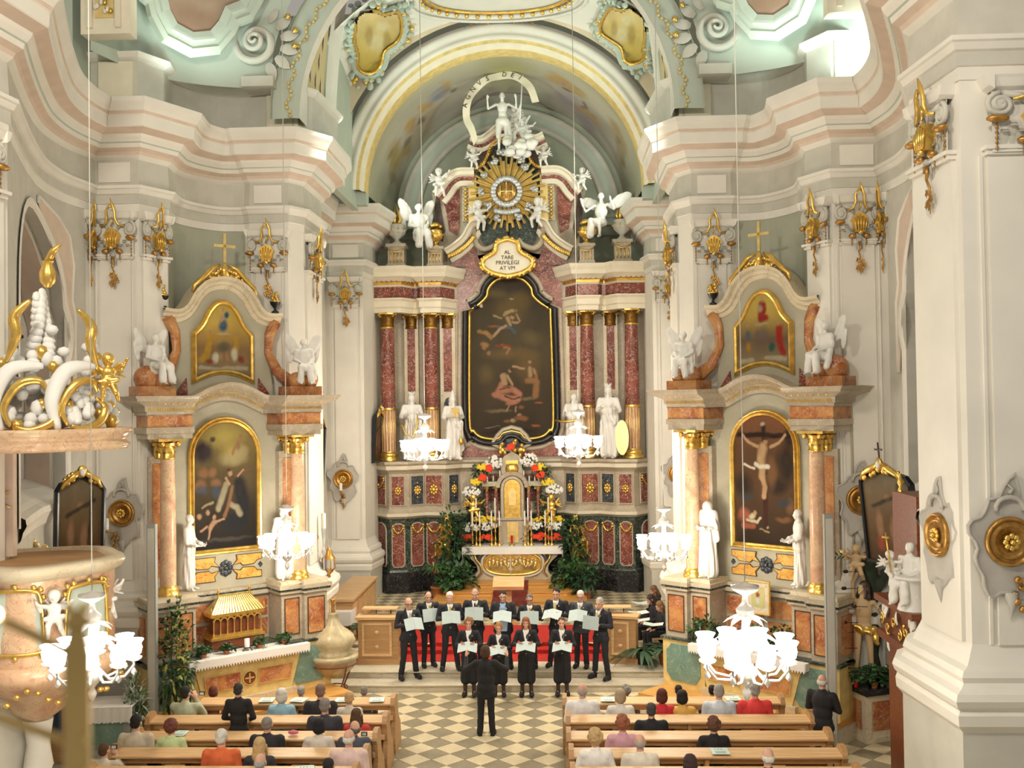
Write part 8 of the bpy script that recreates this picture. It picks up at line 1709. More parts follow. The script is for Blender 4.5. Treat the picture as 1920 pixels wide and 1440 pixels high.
for i, (px, py, fy, hk, hc, lb) in enumerate(((879, 1168, 1304, 'curly', (.24, .12, .05), 'woman singer with short wavy brown hair, left in the front row'), (935, 1177, 1304, 'curly', (.34, .17, .06), 'shorter woman singer with reddish curls behind the conductor'), (986, 1167, 1304, 'long', (.24, .08, .03), 'woman singer with long auburn hair'), (1053, 1167, 1303, 'short', (.10, .05, .025), 'woman singer with short brown hair, right in the front row'))):
    ft = PZ(px, fy, 0); hp = PY(px, py, ft[1]); sc = float(min(1.1, max(.88, hp[2]/1.62))); t = person(lb, (hp[0], ft[1], 0), 0, TW, SKN, (.014, .015, .02), (.012, .012, .015), hk, hc, sc, ('jacket', 'skirt'), front=True)
    folder('open grey music folder held by the '+lb.split(',')[0].split(' behind')[0], (hp[0], ft[1]-.47*sc, 1.22*sc), [.0, .15, -.05, -.1][i], tilt=65)
ft = PZ(912, 1379, 0); TCn = template('conduct', joints('conduct', True, nod=-2, spread=.05, fat=1.0), hem=.74); person('conductor seen from behind in a black suit with raised hands', (float(ft[0]), float(ft[1]), 0), PI, TCn, SKN, (.012, .012, .014), (.012, .012, .014), 'bob', (.07, .03, .015), 1.0)
# seated women at the right with scores
TG = template('sit_read', joints('lap', True, sit=True, nod=28, lean=-.0, fat=.92))
for i, (px, py, Y, z, hc, lb, rz) in enumerate(((1227, 1105, 26.4, .5, (.16, .08, .04), 'farthest of the three women in black seated by the right choir pier', 80), (1221, 1122, 25.8, .5, (.04, .02, .02), 'middle of the three women in black seated by the right choir pier', 75), (1238, 1135, 25.0, .4, (.20, .10, .04), 'nearest woman with long auburn hair seated by the right choir pier', 70))):
    q = PY(px, py, Y); z = float(q[2])-1.17; person(lb, (q[0]+.05, Y, max(z, .3)), -math.radians(rz), TG, SKN, (.014, .015, .02), (.014, .015, .02), 'long', hc, 1.0, ('jacket', 'skirt'))
    b1 = MB(); b1.box(-.42, .3, -.26, .26, 0, .04); b1.box(-.38, -.33, -.22, .22, -.43, 0); b1.box(.2, .25, -.22, .22, -.43, 0); tt = thing('stool', 'plain wooden stool under the %s' % lb.split(' in black')[0].split(' with')[0], 'stool', (q[0]+.1, Y, max(z, .3)+.39)); b1.build('seat', 'pine', tt)
for i, (px, py, Y, mat, lb) in enumerate(((1205, 1132, 25.9, 'paper', 'grey-blue folder held up by the farthest seated woman'), (1197, 1150, 25.3, 'papermint', 'large open pale sheets on the lap of the middle seated woman'), (1200, 1163, 25.1, 'linen', 'white open score below the pale sheets at the right barrier'), (1225, 1172, 24.6, 'papermint', 'green-white score on the knees of the nearest seated woman'))):
    q = PY(px, py, Y); t = thing('score', lb, 'score', tuple(q), [.3, .2, -.1, -.2][i]); b1 = MB(); b1.box(-.24, .0, -.15, .15, 0, .012); b1.xf(Ry(8)); b1.build('left_page', mat, t); b1 = MB(); b1.box(0, .24, -.15, .15, 0, .012); b1.xf(Ry(-8)); b1.build('right_page', 'linen' if i != 0 else mat, t)
# ================================================================== WALL SCONCES
def sconce(label, x, y, z, ang, r, squash=1.0, candle=True, arm=-.1):
    t = thing('wall_sconce', label, 'sconce', (x, y, z), ang); rd = random.Random(int(abs(x)*9)); o = []
    for k in range(44):
        a = 2*PI*k/44; q = 1.45+.16*math.sin(5*a)+.14*math.sin(9*a+1)+rd.uniform(-.06, .1); sx = 1.0; sz = 1.35 if math.sin(a) > 0 else 1.5
        if abs(math.cos(a)) < .28: q *= 1.12
        o.append((r*q*math.cos(a)*squash, r*q*sz*math.sin(a)))
    b_ = MB(); b_.prism(o, -.02, .03); b_.frame(o, [(-.03, 0, 0), (-.01, .03, 0), (.01, .0, 0)], -.02, True, True)
    b_.tube([(r*.55*math.cos(a)*squash, -.05, r*1.35+r*.42*math.sin(a)) for a in np.linspace(-.3, PI+.3, 9)], r*.10, 0, 6)
    b_.tube([(0, -.03, r*1.9), (r*.15, -.04, r*2.1), (-r*.08, -.03, r*2.3), (r*.1, -.03, r*2.5)], [r*.1, r*.07, r*.05, .005], 0, 5); b_.tube([(0, -.02, -r*2.0), (r*.06, -.02, -r*2.6), (0, 0, -r*3.1)], [r*.3, r*.14, .005], 0, 6)
    b_.build('stucco_relief', 'sconcegrey', t)
    b_ = MB(); R_ = Matrix.Scale(squash, 4, (1, 0, 0)) @ Rx(90); b_.lathe([(0, 0), (r, 0), (r, .05), (r*.93, .09), (r*.86, .07), (r*.8, .04), (r*.72, .04), (r*.66, .08), (r*.6, .05), (0, .05)], n=28); b_.xf(Matrix.Translation((0, -.0, 0)) @ R_); D_ = b_.build('gilt_disc', 'golddark', t)
    b_ = MB()
    for k in range(8): a = k*PI/4; b_.ball((r*.24*math.cos(a)*squash, -.08, r*.24*math.sin(a)), (r*.13, .03, r*.13), 0, 7, 4)
    b_.ball((0, -.1, 0), (r*.12, .05, r*.12), 0, 8, 5); b_.build('rosette', 'gold', D_)
    if candle:
        b_ = MB(); b_.tube([(arm, -.05, -r*1.9), (arm*.6, -.12, -r*1.5), (arm, -.26, -r*1.25), (arm, -.26, -r*1.12)], [.02, .025, .02, .04], 0, 6)
        for k in range(5): b_.ball((arm*.6+.05*math.sin(k*2), -.06, -r*1.5-.09*k), (.05, .04, .05), 0, 6, 4)
        b_.build('bracket', 'golddark', t); b_ = MB(); b_.lathe([(.045, -r*1.1), (.045, -r*1.1+.22), (.0, -r*1.1+.23)], (arm, -.26, 0), 12); b_.build('candle', 'wax', t)
for px, py, Y, r, a, sq, c, ar, lb in ((229, 962, 20.0, .27, 0, 1, 1, -.2, 'gilt medallion sconce with white candle on the left window pier'), (644, 898, 30.9, .30, 0, 1, 1, -.03, 'small gilt medallion sconce on the left pier of the choir'), (1271, 888, 30.9, .30, 0, 1, 1, .05, 'small gilt medallion sconce on the right pier of the choir'),
                                 (1614, 937, 20.0, .29, 0, 1, 1, .17, 'gilt medallion sconce with white candle above the arrow-pierced figure'), (1763, 1003, 13.6, .29, face_ang(-1, -.12), 1, 0, 0, 'narrow-looking gilt medallion on the inner face of the nearest right pier'), (1892, 1015, 12.82, .31, 0, 1, 1, .12, 'largest gilt medallion sconce, cut by the right edge')):
    p = PY(px, py, Y); sconce(lb, float(p[0]), Y, float(p[2]), a, r, sq, c, ar)
# ================================================================== PAINTINGS OF THE WAY OF THE CROSS
def station(label, loc, rz, w_, h, tilt, seed, cross=False):
    t = thing('wall_painting', label, 'painting', loc, rz); o = [(-w_/2, 0), (w_/2, 0), (w_/2, h*.86), (w_*.42, h*.92), (w_*.2, h*.95), (0, h), (-w_*.2, h*.95), (-w_*.42, h*.92), (-w_/2, h*.86)]; M_ = Rx(tilt)
    b_ = MB(); b_.frame(o, [(0, -.05, 0), (0, .04, 0), (.03, .06, 0), (.07, .03, 0), (.08, -.05, 0)], 0); b_.prism(o, .02, .06); b_.xf(M_); b_.build('dark_frame', 'blackframe', t)
    im = paint(60, 36, [(0, (.07, .035, .015)), (.5, (.12, .075, .035)), (1, (.16, .13, .08))], [((.30, .16, .09), .8, .5, [(.3, .4, .1, .2), (.6, .35, .12, .2), (.5, .7, .08, .06)]), ((.30, .06, .03), .8, .5, [(.3, .2, .12, .1)]), ((.04, .03, .02), .9, .4, [('l', .03, [(.2, .6), (.8, .75)]), ('l', .03, [(.7, .3), (.75, .85)])])], seed, .3)
    p = picture('painting_canvas', None, o, .0, im, t); p.matrix_local = M_
    b_ = MB(); r = random.Random(seed)
    for s in (1, -1): b_.tube([(s*.06, -.06, h+.12), (s*.2*w_, -.08, h+.05), (s*.36*w_, -.08, h*.98), (s*.46*w_, -.06, h*.90)], [.06, .06, .05, .03], 0, 6)
    for k in range(16): x = r.uniform(-.4, .4)*w_; b_.ball((x, -.07, h*1.03-abs(x)*.35+r.uniform(-.03, .1)), (.055, .04, .055), 0, 6, 4)
    b_.ball((0, -.08, h+.14), (.09, .05, .12), 0, 8, 5); b_.xf(M_); c = b_.build('gilt_crest', 'gold', t)
    b_ = MB(); b_.ball((0, -.12, h+.13), (.05, .03, .07), 0, 8, 5); b_.xf(M_); b_.build('crest_shield', 'linen', c)
    if cross: b_ = MB(); b_.box(-.012, .012, -.08, -.06, h+.2, h+.52); b_.box(-.09, .09, -.08, -.06, h+.38, h+.41); b_.xf(M_); b_.build('iron_cross', 'iron', t)
station('dark framed painting with gilt crest leaning from the left wall by the pulpit', (-7.35, 18.4, 3.45), math.radians(38), .74, 1.72, 6, 1)
station('dark framed painting with gilt crest and iron cross by the right window', (7.28, 18.1, 3.55), math.radians(-66), 1.15, 1.6, 6, 2, True)
station('brownish framed painting seen edge-on beyond the left side altar', (-5.35, 27.2, 3.9), math.radians(68), 1.5, 2.2, 4, 3, True)
station('thin dark painting seen edge-on beside the high altar on the left', (-4.2, 32.05, 4.7), math.radians(82), .8, 1.5, 2, 4)
# ================================================================== SPEAKER COLUMNS
for x, y, zt, sd in ((-6.35, 19.3, 4.2, 'left'), (6.42, 19.05, 4.3, 'right')):
    t = thing('speaker_column', 'tall grey loudspeaker column standing at the outer side of the %s side altar' % sd, 'loudspeaker', (x, y, 0)); b1 = MB(); b1.box(-.085, .085, -.06, .06, .03, zt); b1.build('housing', 'greypaint', t); b1 = MB(); b1.box(-.065, .065, -.068, -.06, .1, zt-.08); b1.build('grille', 'warmgrey', t); b1 = MB(); b1.box(-.14, .14, -.12, .12, 0, .03); b1.build('foot', 'iron', t)
# ================================================================== BAPTISMAL FONT
p = PZ(637, 1300, 0); t = thing('baptismal_font', 'marble baptismal font with onion-shaped lid on iron stand', 'font', (float(p[0]), 22.1, 0))
b1 = MB(); b1.lathe([(.12, .52), (.30, .60), (.44, .74), (.50, .90), (.54, .96), (.54, 1.02), (.42, 1.02)], n=28); b1.build('basin', 'fontstone', t)
lobe = lambda a, z: 1+.05*math.cos(a*8)*(1 if z < 1.6 else .3)
b1 = MB(); b1.lathe([(.40, 1.02), (.42, 1.08), (.36, 1.14), (.44, 1.24), (.47, 1.34), (.42, 1.46), (.28, 1.56), (.17, 1.66), (.12, 1.78), (.10, 1.88), (.12, 1.90), (.0, 1.92)], n=48, flute=lobe); L_ = b1.build('lid', 'fontstone', t)
me = statue('s_prof', None); o = put('lid_statuette', me, L_, (0, 0, 1.90), mats=['golddark']); o.scale = (.22,)*3
b1 = MB(); b1.tube([(.53*math.cos(a), .53*math.sin(a), .84) for a in np.linspace(0, 2*PI, 25)], .02, 0, 5, False); b1.tube([(.3*math.cos(a), .3*math.sin(a), .30) for a in np.linspace(0, 2*PI, 21)], .014, 0, 5, False)
for k in range(4): a = PI/4+k*PI/2; b1.tube([(.53*math.cos(a), .53*math.sin(a), .88), (.40*math.cos(a), .40*math.sin(a), .55), (.26*math.cos(a), .26*math.sin(a), .3), (.42*math.cos(a), .42*math.sin(a), .0)], .018, 0, 5)
b1.build('iron_stand', 'mahogany', t)
# processional lanterns
def lantern(label, px, Y, z0, zl, mat):
    p = PY(px, 1100, Y); t = thing('processional_lantern', label, 'lantern', (float(p[0]), Y, z0)); b_ = MB(); b_.tube([(0, 0, 0), (0, 0, zl-z0)], .018, 0, 6); b_.build('pole', mat, t); z = zl-z0; b_ = MB()
    b_.lathe([(.02, 0), (.05, .04), (.03, .08), (.10, .16), (.14, .22)], (0, 0, z), 8)
    b_.lathe([(.16, .46), (.14, .5), (.08, .58), (.09, .62), (.03, .70), (.0, .78)], (0, 0, z), 8)
    for k in range(6): a = k*PI/3; b_.tube([(.14*math.cos(a), .14*math.sin(a), z+.22), (.16*math.cos(a), .16*math.sin(a), z+.46)], .014, 0, 4)
    b_.build('lantern_frame', 'golddark', t); b_ = MB(); b_.lathe([(.11, z+.22), (.13, z+.46)], n=8); b_.build('glass', 'crystal', t)
lantern('gilt processional lantern on an orange pole beyond the left side altar', 617, 24.0, .3, 2.35, 'honeywood'); lantern('darker gilt processional lantern half hidden behind the left side altar', 592, 24.6, .3, 2.1, 'golddark')
p = PY(608, 1100, 23.8); t = thing('candle_stand', 'tall silver-gilt candle stand with scrollwork arm and thick white candle', 'candlestick', (float(p[0]), 23.8, .3)); b1 = MB(); b1.lathe([(.12, 0), (.12, .05), (.03, .1), (.025, 1.2), (.05, 1.3), (.02, 1.35), (.02, 2.6), (.06, 2.7), (.02, 2.8), (.06, 3.25)], n=10); b1.build('shaft', 'silver', t)
b1 = MB(); b1.lathe([(.055, 3.25), (.055, 3.6), (0, 3.61)], n=12); b1.build('candle', 'wax', t); b1 = MB()
for k in range(4): b1.tube(spiral((-.28+.02*k, 0, 2.55+.16*k), .13, 16, 1.3, (-1)**k, k), .012, 0, 4)
b1.build('scrollwork', 'golddark', t)
# sign stand at the right steps
p = PZ(1258, 1272, .3); t = thing('sign_stand', 'thin stand with small pale plate beside the right potted plants', 'stand', (float(p[0]), 23.1, .155)); b1 = MB(); b1.lathe([(.13, 0), (.13, .02), (.012, .03), (.012, 1.1)], n=10); b1.build('post', 'brass', t); b1 = MB(); b1.box(-.05, .05, -.012, .012, 0, .24); o = b1.build('plate', 'paper', t, (0, 0, 1.1))
# ================================================================== ARROW-PIERCED MARTYR ON HIS PEDESTAL
PX, PYY = 7.22, 19.42
t = thing('statue_pedestal', 'cream and flame marble corner pedestal with dark slab under the martyr figure', 'pedestal', (7.11, 19.31, 0)); o = [(0, 0), (.74, .30), (.70, .75), (-.25, .75), (-.20, .72)]
b1 = MB(); b1.slab(o, 0, .88); b1.slab([(0, -.03), (.78, .28), (.78, .75), (-.26, .75)], 0, .10); b1.build('block', 'creammarble', t); b1 = MB(); b1.slab([(.0, -.06), (.82, .26), (.80, .78), (-.30, .78), (-.26, .70)], .88, 1.0); b1.build('dark_slab', 'blackmarble', t)
for (A, B) in (((-.20, .72), (0, 0)), ((0, 0), (.74, .30))):
    A, B = np.array(A), np.array(B); d = B-A; n = np.array((d[1], -d[0]))/np.linalg.norm(d); P = [A+d*.18+n*.015, A+d*.82+n*.015]; b1 = MB(); b1.add([(*P[0], .22), (*P[1], .22), (*P[1], .76), (*P[0], .76)], [(0, 1, 2, 3)]); b1.add([(*(P[0]-n*.03), .22), (*(P[1]-n*.03), .22), (*(P[1]-n*.03), .76), (*(P[0]-n*.03), .76)], [(3, 2, 1, 0)]); b1.build('flame_panel', 'flamemarble', t)
JS = joints('down', spread=.07, nod=-6, hyaw=-45); JS['el'] = [(-.16, .04, 1.70), (.30, .08, 1.18)]; JS['wr'] = [(-.05, .02, 1.92), (.27, .10, .92)]; JS['hd'] = [(.2, 0, 1), (0, 0, -1)]; JS['sh'] = [(-.17, 0, 1.44), (.19, .01, 1.42)]
sb = thing('martyr_statue', 'painted nude martyr statue bound to a dark tree, pierced by arrows', 'statue', (7.22, 19.72, 1.0), -.35, None, 1.12)
put('body', blob(body_parts(JS)+[('e', (0, -.02, 1.26), (.155, .105, .17))], .014, 2, None, 'body'), sb, mats=['flesh'])
put('hair', hair('long'), sb, mats=['darkwood']).matrix_local = headM(JS)
put('loincloth', blob([('e', (0, 0, .93), (.165, .125, .11)), ('c', (.16, -.02, .95), (.22, -.05, .72), .06, .05), ('c', (-.12, -.08, .98), (.12, -.10, .88), .04, .04)], .014, 2, folds(.014, 26, 24), 'loincloth'), sb, mats=['gold'])
put('tree', blob([('c', (.12, .22, 0), (.16, .20, 1.3), .12, .10), ('c', (.16, .20, 1.3), (.10, .22, 2.05), .10, .12), ('c', (.15, .2, 1.5), (.42, .18, 1.85), .07, .08), ('e', (.12, .2, 2.1), (.15, .12, .12)), ('e', (.42, .18, 1.88), (.14, .1, .09))], .022, 2, folds(.018, 18, 9), 'tree'), sb, mats=['bark'])
for (x, y, z) in ((-.05, -.08, 1.9), (-.08, -.1, 1.62), (-.1, -.12, 1.28), (.08, -.12, 1.33), (-.08, -.12, 1.05), (-.14, -.1, .88), (-.1, -.12, .62), (-.06, -.08, .28)):
    b1 = MB(); b1.tube([(x, y, z), (x-.22, y-.16, z+.02)], .006, 0, 4); b1.lathe([(0, 0), (.03, .03), (.03, .09)], (0, 0, 0), 6); b1.xf(Matrix.Translation((x-.25, y-.18, z+.02)) @ Rz(36) @ Ry(90), 8); b1.build('arrow', 'iron', sb)
t = thing('putto', 'painted putto with crown and palm branch above the martyr statue', 'statue', (7.12, 19.75, 3.05), -.3, None, .8); put('figure', statue('p0', None), t, mats=['flesh']); b1 = MB()
for k in range(9): leaf_blade(b1, (-.25-.05*k, -.18, .5-.01*k), (-.4, -.2, .5 if k % 2 else -.5), (0, -1, 0), .16, .02, 0, .1, 2)
b1.build('palm_branch', 'leafdark', t); b1 = MB(); b1.lathe([(.06, 0), (.08, .07), (.07, .07)], (-.30, -.18, .55), 10); b1.build('crown', 'goldpale', t)
for k, (x, y) in enumerate(((7.5, 19.75), (7.62, 19.8))): t = thing('lance', '%s thin dark lance leaning beside the martyr statue' % ('left' if k == 0 else 'right'), 'lance', (x, y, 1.0)); b1 = MB(); b1.tube([(0, 0, 0), (-.2-.05*k, .1, 1.25)], .012, 0, 5); b1.build('shaft', 'iron', t); b1 = MB(); b1.lathe([(.03, 1.2), (.0, 1.36)], (-.2-.05*k, .1, 0), 6); b1.build('tip', 'iron', t)
plant('ivy_pot', 'spreading green ivy at the feet of the martyr statue', (7.32, 19.45, 1.0), (.42, .2, .16), 260, .12, .045, 70, ('leaf', 'leafdark'), 'terracotta', .1, .07, None, False)
t = thing('flower_pot', 'dark pot with yellow-green buds at the left corner of the martyr pedestal', 'pot', (6.98, 19.7, 1.0)); pot(.16, .08).build('pot_body', 'blackframe', t); b1 = leafcloud(26, (.08, .06, .2), .1, .02, 3, (0,), .2, .3); stuff(b1.build('buds', 'leafyellow', t))
t = thing('grave_candle', 'small red votive candle on the dark slab', 'candle', (7.0, 19.5, 1.0)); b1 = MB(); b1.lathe([(.035, 0), (.04, .1), (.03, .12)], n=12); b1.build('cup', 'redglass', t); b1 = MB(); b1.lathe([(.03, .12), (.02, .15), (0, .155)], n=12); b1.build('lid', 'gold', t)
bouquet('white flower with red blossom at the right of the martyr pedestal', 1672, 1250, 19.6, .16, .06, 'petalwhite', 14, 7)
# ================================================================== MAHOGANY CONFESSIONAL GROUP AT THE RIGHT
t = thing('confessional', 'mahogany confessional with gilt scrolls, half hidden by the nearest right pier', 'confessional', (7.0, 16.2, 0)); b1 = MB(); b1.box(-.15, 1.2, -.7, .9, 0, 2.55); b1.box(-.22, 1.2, -.75, .95, 0, .3); b1.build('body', 'mahogany', t)
b1 = MB(); b1.box(-.30, 1.2, -.80, 1.0, 2.5, 2.62); b1.box(-.22, 1.2, -.74, .95, 2.62, 3.1); b1.box(-.34, 1.2, -.8, 1.0, 3.1, 3.2); b1.box(-.10, 1.2, -.4, .7, 3.2, 4.9); b1.build('upper_case', 'mahogany', t); b1 = MB(); b1.box(-.165, -.15, -.55, .05, .35, 2.1); b1.build('dark_opening', 'blackframe', t)
b1 = MB(); r = random.Random(5)
for (y, z, q) in ((-.6, 2.3, .2), (.1, 2.2, .18), (-.55, 3.0, .14), (.75, 3.0, .16), (-.3, 1.9, .14)): b1.tube([(-.24, c_[0], c_[2]) for c_ in spiral((y, 0, z), q, 16, 1.4, 1, y)], .03, 0, 5)
for k in range(8): leaf_blade(b1, (-.26, -.7+.2*k, 2.35+.5*(k % 3)), (-.3, .5*(-1)**k, 1), (-1, 0, 0), .3, .06, 0, .4, 4)
b1.build('gilt_scrolls', 'linen', t); b1 = MB()
for k in range(6): b1.tube([(-.27, c_[0], c_[2]) for c_ in spiral((-.6+.28*k, 0, 2.72+.12*(k % 2)), .11, 12, 1.1, (-1)**k, k)], .02, 0, 5)
for s in (-.5, .6): b1.lathe([(.05, 0), (.02, .08), (.05, .14), (.01, .3)], (0, s, 4.9), 8)
stuff(b1.build('gilt_finials', 'gold', t))
t = thing('half_column', 'white fluted half column carrying the bearded white statue', 'pedestal', (6.80, 15.75, 3.2)); b1 = MB(); b1.lathe([(.22, 0), (.20, .08), (.18, .12), (.20, .42), (.24, .48)], n=24, flute=lambda a, z: 1-.04*math.cos(a*12)); b1.build('drum', 'statue', t); b1 = MB(); b1.lathe([(.27, .48), (.27, .52)], n=20); b1.build('plate', 'statue', t)
t = thing('statue', 'white seated bearded statue with a gilt staff above the confessional', 'statue', (6.80, 15.85, 3.28), -.9, None, .72); put('figure', statue('s_seat', lambda: seated_mesh(3)), t, mats=['statue']); b1 = MB(); b1.tube([(-.2, -.35, .5), (-.3, -.4, 1.5)], .02, 0, 5); b1.box(-.38, -.22, -.42, -.38, 1.38, 1.42); b1.build('gilt_cross_staff', 'gold', t)
t = thing('putto', 'white putto with gilt drapery before the bearded statue', 'statue', (6.52, 15.9, 3.62), .3, None, .62); put('figure', statue('p1', None), t, mats=['statue'])
# ================================================================== PULPIT AT THE LEFT
PC = (-5.95, 14.2); t = thing('pulpit', 'pink marble rococo pulpit with gilt panels on the left pier', 'pulpit', (PC[0], PC[1], 0)); wav = lambda a, z: 1+.05*math.cos(a*5)
b1 = MB(); b1.lathe([(.15, 2.05), (.35, 2.2), (.55, 2.45), (.9, 2.62), (1.08, 2.8), (1.12, 2.92), (1.0, 3.0)], n=60, flute=wav); b1.build('lower_bowl', 'pinkmarble', t)
b1 = MB(); b1.lathe([(1.0, 3.0), (1.03, 3.1), (1.0, 3.6), (1.02, 4.15)], n=60, flute=wav); BD = b1.build('parapet', 'pinkmarble', t); b1 = MB(); b1.lathe([(1.0, 4.12), (1.12, 4.2), (1.16, 4.27), (1.14, 4.33), (.92, 4.34), (.90, 4.2)], n=60, flute=wav); b1.build('rim', 'creammarble', t)
b1 = MB(); b1.lathe([(.0, 3.7), (.9, 3.7), (.9, 4.3)], n=30); b1.build('inside', 'pinedark', t)
for k, a0 in enumerate((-1.35, -.45)):
    o = [(-.28, 3.2), (.28, 3.2), (.34, 3.35), (.30, 3.9), (.2, 4.02), (-.2, 4.02), (-.30, 3.9), (-.34, 3.35)]; fn = lambda p, h, a0=a0: ((1.04+h)*math.cos(a0+p[0]/1.04), (1.04+h)*math.sin(a0+p[0]/1.04), p[1])
    b1 = MB(); b1.add([fn(p, .015) for p in o], [tuple(range(8))]); P = b1.build('relief_panel', 'mint', BD); b1 = MB(); oo = smooth2(o, 4, True); b1.tube([fn(p, .03) for p in oo]+[fn(oo[0], .03)], .03, 0, 6); r = random.Random(k)
    for q in oo[::2]: b1.ball(fn((q[0]*1.12, 3.6+(q[1]-3.6)*1.1), .03), (.04, .04, .04), 0, 6, 4)
    b1.build('gilt_rocaille', 'gold', P)
b1 = MB()
for k in range(24): a = -2+2.6*k/23; b1.ball((1.1*math.cos(a), 1.1*math.sin(a), 2.62+.10*math.sin(k*1.1)), (.05, .05, .04), 0, 6, 4)
b1.build('gilt_bowl_trim', 'gold', t)
b1 = MB(); b1.lathe([(.12, 1.2), (.2, 1.4), (.15, 1.7), (.2, 2.05)], n=16); b1.box(-.9, .3, -1.3, .2, 0, 1.2); b1.tube([(-.7, -1.35, 1.2), (.35, -.9, 1.32)], .09, 0, 8); b1.build('stair_wall', 'white', t)
for i, (px, py, lb) in enumerate(((102, 1185, 'white putto climbing at the left on the pulpit bowl'), (200, 1150, 'white putto seated at the right side of the pulpit'))):
    p = PY(px, py, 13.3 if i == 0 else 14.3); tt = thing('putto', lb, 'statue', (float(p[0]), float(p[1]), float(p[2])), .4, None, .75); put('figure', statue('p%d' % (i+1), lambda i=i: putto_mesh(i+1)), tt, mats=['statue'])
b1 = MB(); b1.box(-1.4, -.35, .0, .1, 4.34, 5.8); b1.build('back_board', 'pink', t); b1 = MB(); r = random.Random(1)
for k in range(20): a = 2*PI*k/20; b1.tube([(-.72+.12*math.cos(a), -.03, 5.15+.12*math.sin(a)), (-.72+(.3+.06*(k % 2))*math.cos(a), -.03, 5.15+(.3+.06*(k % 2))*math.sin(a))], [.03, .008], 0, 4)
b1.build('gilt_sun', 'gold', t)
t = thing('pulpit_canopy', 'pink marble sounding board with white and gilt openwork crown above the pulpit', 'canopy', (PC[0], PC[1], 5.85)); b1 = MB(); b1.lathe([(.9, 0), (1.2, .0), (1.24, .08), (1.18, .12), (1.22, .2), (1.28, .26), (1.26, .3), (0, .31)], n=60, flute=wav); b1.build('cornice', 'pinkmarble', t)
b1 = MB(); b1.tube([(-.3, .3, .31), (-1.0, -.1, 1.6)], .02, 0, 6); b1.build('support_rod', 'linen', t)
def cs(par, pts, r0, mat, nm='gilt_scroll'): b_ = MB(); P3 = smooth2([(a, c) for a, c in pts], 6); b_.tube([(*(lambda th: (1.15*math.cos(th), 1.15*math.sin(th)))(-1.5+x/1.15), z) for x, z in P3], [r0*(.35+.65*math.sin(PI*min(1, max(0, i/(len(P3)-1))))) for i in range(len(P3))], 0, 7); b_.build(nm, mat, par)
for x0, m_ in ((-.4, 1), (.45, 1), (1.15, -1)):
    cs(t, [(x0-.30, .35), (x0-.38, .6), (x0-.2, .9), (x0+.05, .95), (x0+.15, .8)], .06, 'gold'); cs(t, [(x0-.25, .35), (x0-.05, .3), (x0+.2, .4), (x0+.28, .6), (x0+.12, .72)], .06, 'gold'); cs(t, [(x0-.42, .3), (x0-.5, .7), (x0-.3, 1.1), (x0+.1, 1.15)], .11, 'linen', 'white_scroll')
for x, z, s in ((-.5, 1.2, 1), (.1, 1.3, 1), (1.3, 1.2, -1)): cs(t, [(x, z-.1), (x+s*.12, z+.25), (x+s*.1, z+.5), (x+s*.3, z+.72)], .075, 'gold', 'gilt_leaf')
for s, m_ in ((0, 'linen'), (1, 'gold')):
    b1 = MB(); r = random.Random(3+s)
    for k in range(90 if s == 0 else 26):
        th = r.uniform(-2.2, .3); z = .35+abs(r.gauss(0, .5)); q = 1.16-.25*z; b1.ball((q*math.cos(th), q*math.sin(th), min(1.7, z)), (.09, .09, .07+.05*r.random()), 0, 7, 4)
    if s == 0:
        for k in range(30): z = 1.2+.9*k/30; b1.ball((.62+.12*math.sin(k*2)*(2.2-z)-.3, -.5+.1*math.cos(k*2), z+.1), (.09*(2.6-z), .08, .08), 0, 7, 4)
        for k in range(20): b1.ball((r.uniform(-.1, .8), -.6+r.uniform(-.2, .2), .4+.6*r.random()), (.16, .14, .13), 0, 8, 5)
    stuff(b1.build('white_cloudwork' if s == 0 else 'gilt_sprays', m_, t))
b1 = MB(); b1.lathe([(.04, 0), (.10, .08), (.11, .2), (.06, .32), (.08, .36)], (.42, -.5, 2.25), 14); b1.tube([(.42, -.5, 2.6), (.5, -.5, 2.75), (.62, -.5, 2.85)], [.05, .05, .01], 0, 6); b1.build('gilt_vase', 'gold', t)
t = thing('putto', 'gilt putto figure flying at the right edge of the pulpit canopy', 'statue', (-4.78, 13.9, 6.6), .5, None, .8); put('figure', statue('p2', None), t, mats=['gold'])
# small altar with lace cloth under the pulpit, dark confessional door, fern
t = thing('small_altar', 'dark green side table altar with pale panel beneath the near left chandelier', 'altar table', (-7.05, 18.9, 0), .12); b1 = MB(); b1.box(-.48, .48, -.3, .4, .12, .9); b1.box(-.55, .55, -.36, .4, 0, .14); b1.build('body', 'greypaint', t); b1 = MB(); b1.box(-.36, .36, -.32, -.3, .22, .82); b1.build('front_panel', 'tealmarble', t)
t = thing('lace_cloth', 'white lace-edged cloth hanging over the small left altar', 'cloth', (-7.05, 18.9, .905), .12); b1 = MB(); b1.box(-.54, .54, -.36, .42, 0, .012); v = []
for k in range(29): x = -.54+1.08*k/28; v += [(x, -.362-.015*math.sin(k*1.7), .0), (x, -.375-.03*math.sin(k*1.7), -.26-.02*(k % 2))]
b1.add(v, [(2*k, 2*k+1, 2*k+3, 2*k+2) for k in range(28)], 0, True); b1.add([(x, y+.006, z) for x, y, z in v], [(2*k, 2*k+2, 2*k+3, 2*k+1) for k in range(28)], 0, True); b1.build('cloth', 'linen', t)
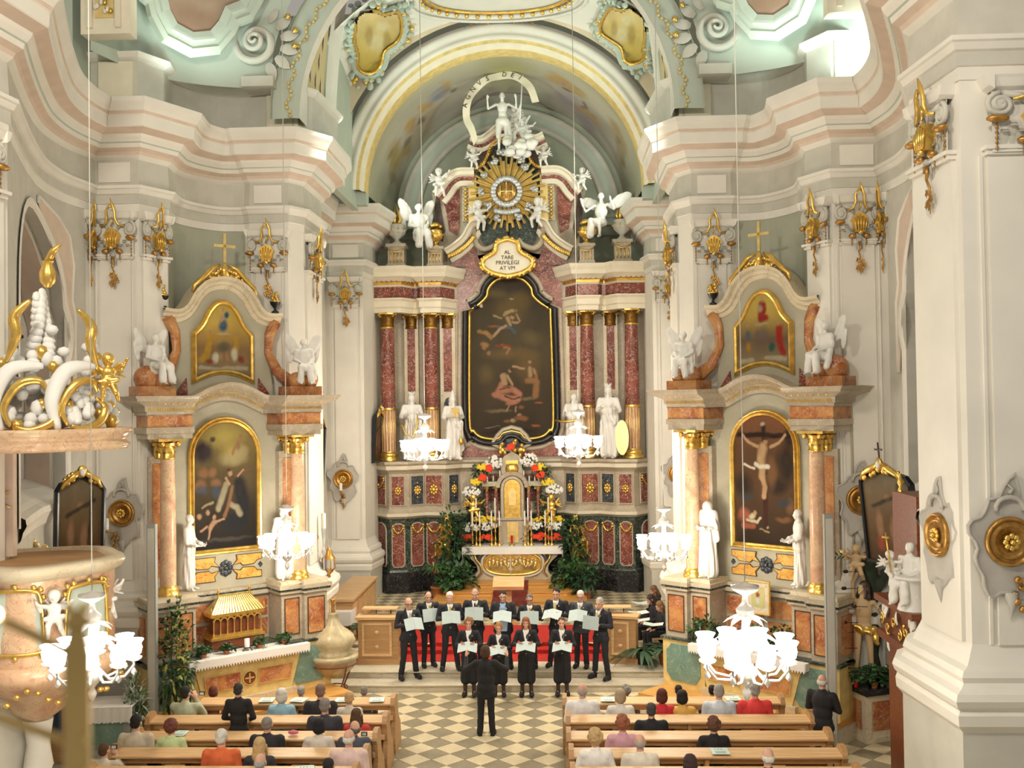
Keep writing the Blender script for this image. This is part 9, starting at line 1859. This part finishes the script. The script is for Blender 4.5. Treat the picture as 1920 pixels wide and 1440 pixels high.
plant('fern', 'pale feathery fern beside the lace-covered small altar', (-6.55, 18.95, .0), (.22, .2, .6), 300, .22, .015, 41, ('leaf', 'mint'), 'terracotta', .3, .12)
t = thing('wooden_booth', 'brown wooden booth with dark blue curtain in the left corner', 'confessional', (-8.0, 18.3, 0)); b1 = MB(); b1.box(-.7, .6, 0, .9, 0, 1.9); b1.box(-.75, .65, -.05, .9, 1.85, 1.98); b1.build('case', 'oak', t); b1 = MB()
for k in range(8): b1.lathe([(.05, .45), (.045, 1.7)], (-.25+.08*k, -.01, 0), 8)
b1.build('curtain', cloth((.03, .045, .07)), t)
t = thing('holy_table', 'small mahogany shelf piece with gilt ornaments behind the pulpit rim', 'shelf', (-7.6, 17.2, 3.1)); b1 = MB(); b1.box(-.6, .6, -.1, .3, 0, .5); b1.box(-.7, .7, -.16, .34, .5, .58); b1.build('case', 'mahogany', t); b1 = MB(); r = random.Random(2)
for k in range(34): x = r.uniform(-.5, .5); b1.ball((x, 0, .62+r.random()*(.45-abs(x)*.5)), (.06, .05, .06), 0, 7, 4)
b1.build('gilt_ornament', 'goldpale', t)
# blurred brass fitting right before the lens, on the organ loft parapet
t = thing('brass_lamp', 'out-of-focus brass lamp stand with two arms close to the camera at lower left', 'lamp', (.653, 1.6, 5.55)); b1 = MB(); b1.lathe([(.02, 0), (.02, .46), (.012, .50), (.016, .505), (.026, .51), (.012, .525), (.012, .53)], n=16); b1.build('post', 'brass', t)
b1 = MB(); b1.ball((.012, -.0, .535), .009, 0, 8, 6); b1.ball((-.012, 0, .535), .009, 0, 8, 6)
for z in (.33, .28): b1.ball((.02, -.01, z), .008, 0, 8, 6)
b1.build('knobs', 'goldpale', t)
for za, zb_ in ((.46, .525), (.32, .365)): b1 = MB(); b1.tube([(-.005, 0, za), (-.07, 0, (za+zb_)/2), (-.14, 0, zb_), (-.30, 0, zb_+.06)], .008, 0, 8); b1.build('arm', 'brass', t)
b1 = MB(); b1.ball((-.128, -.01, .527), .010, 0, 10, 7); b1.build('bulb', 'bulbdim', t)
bpy.data.scenes.remove(TMP)
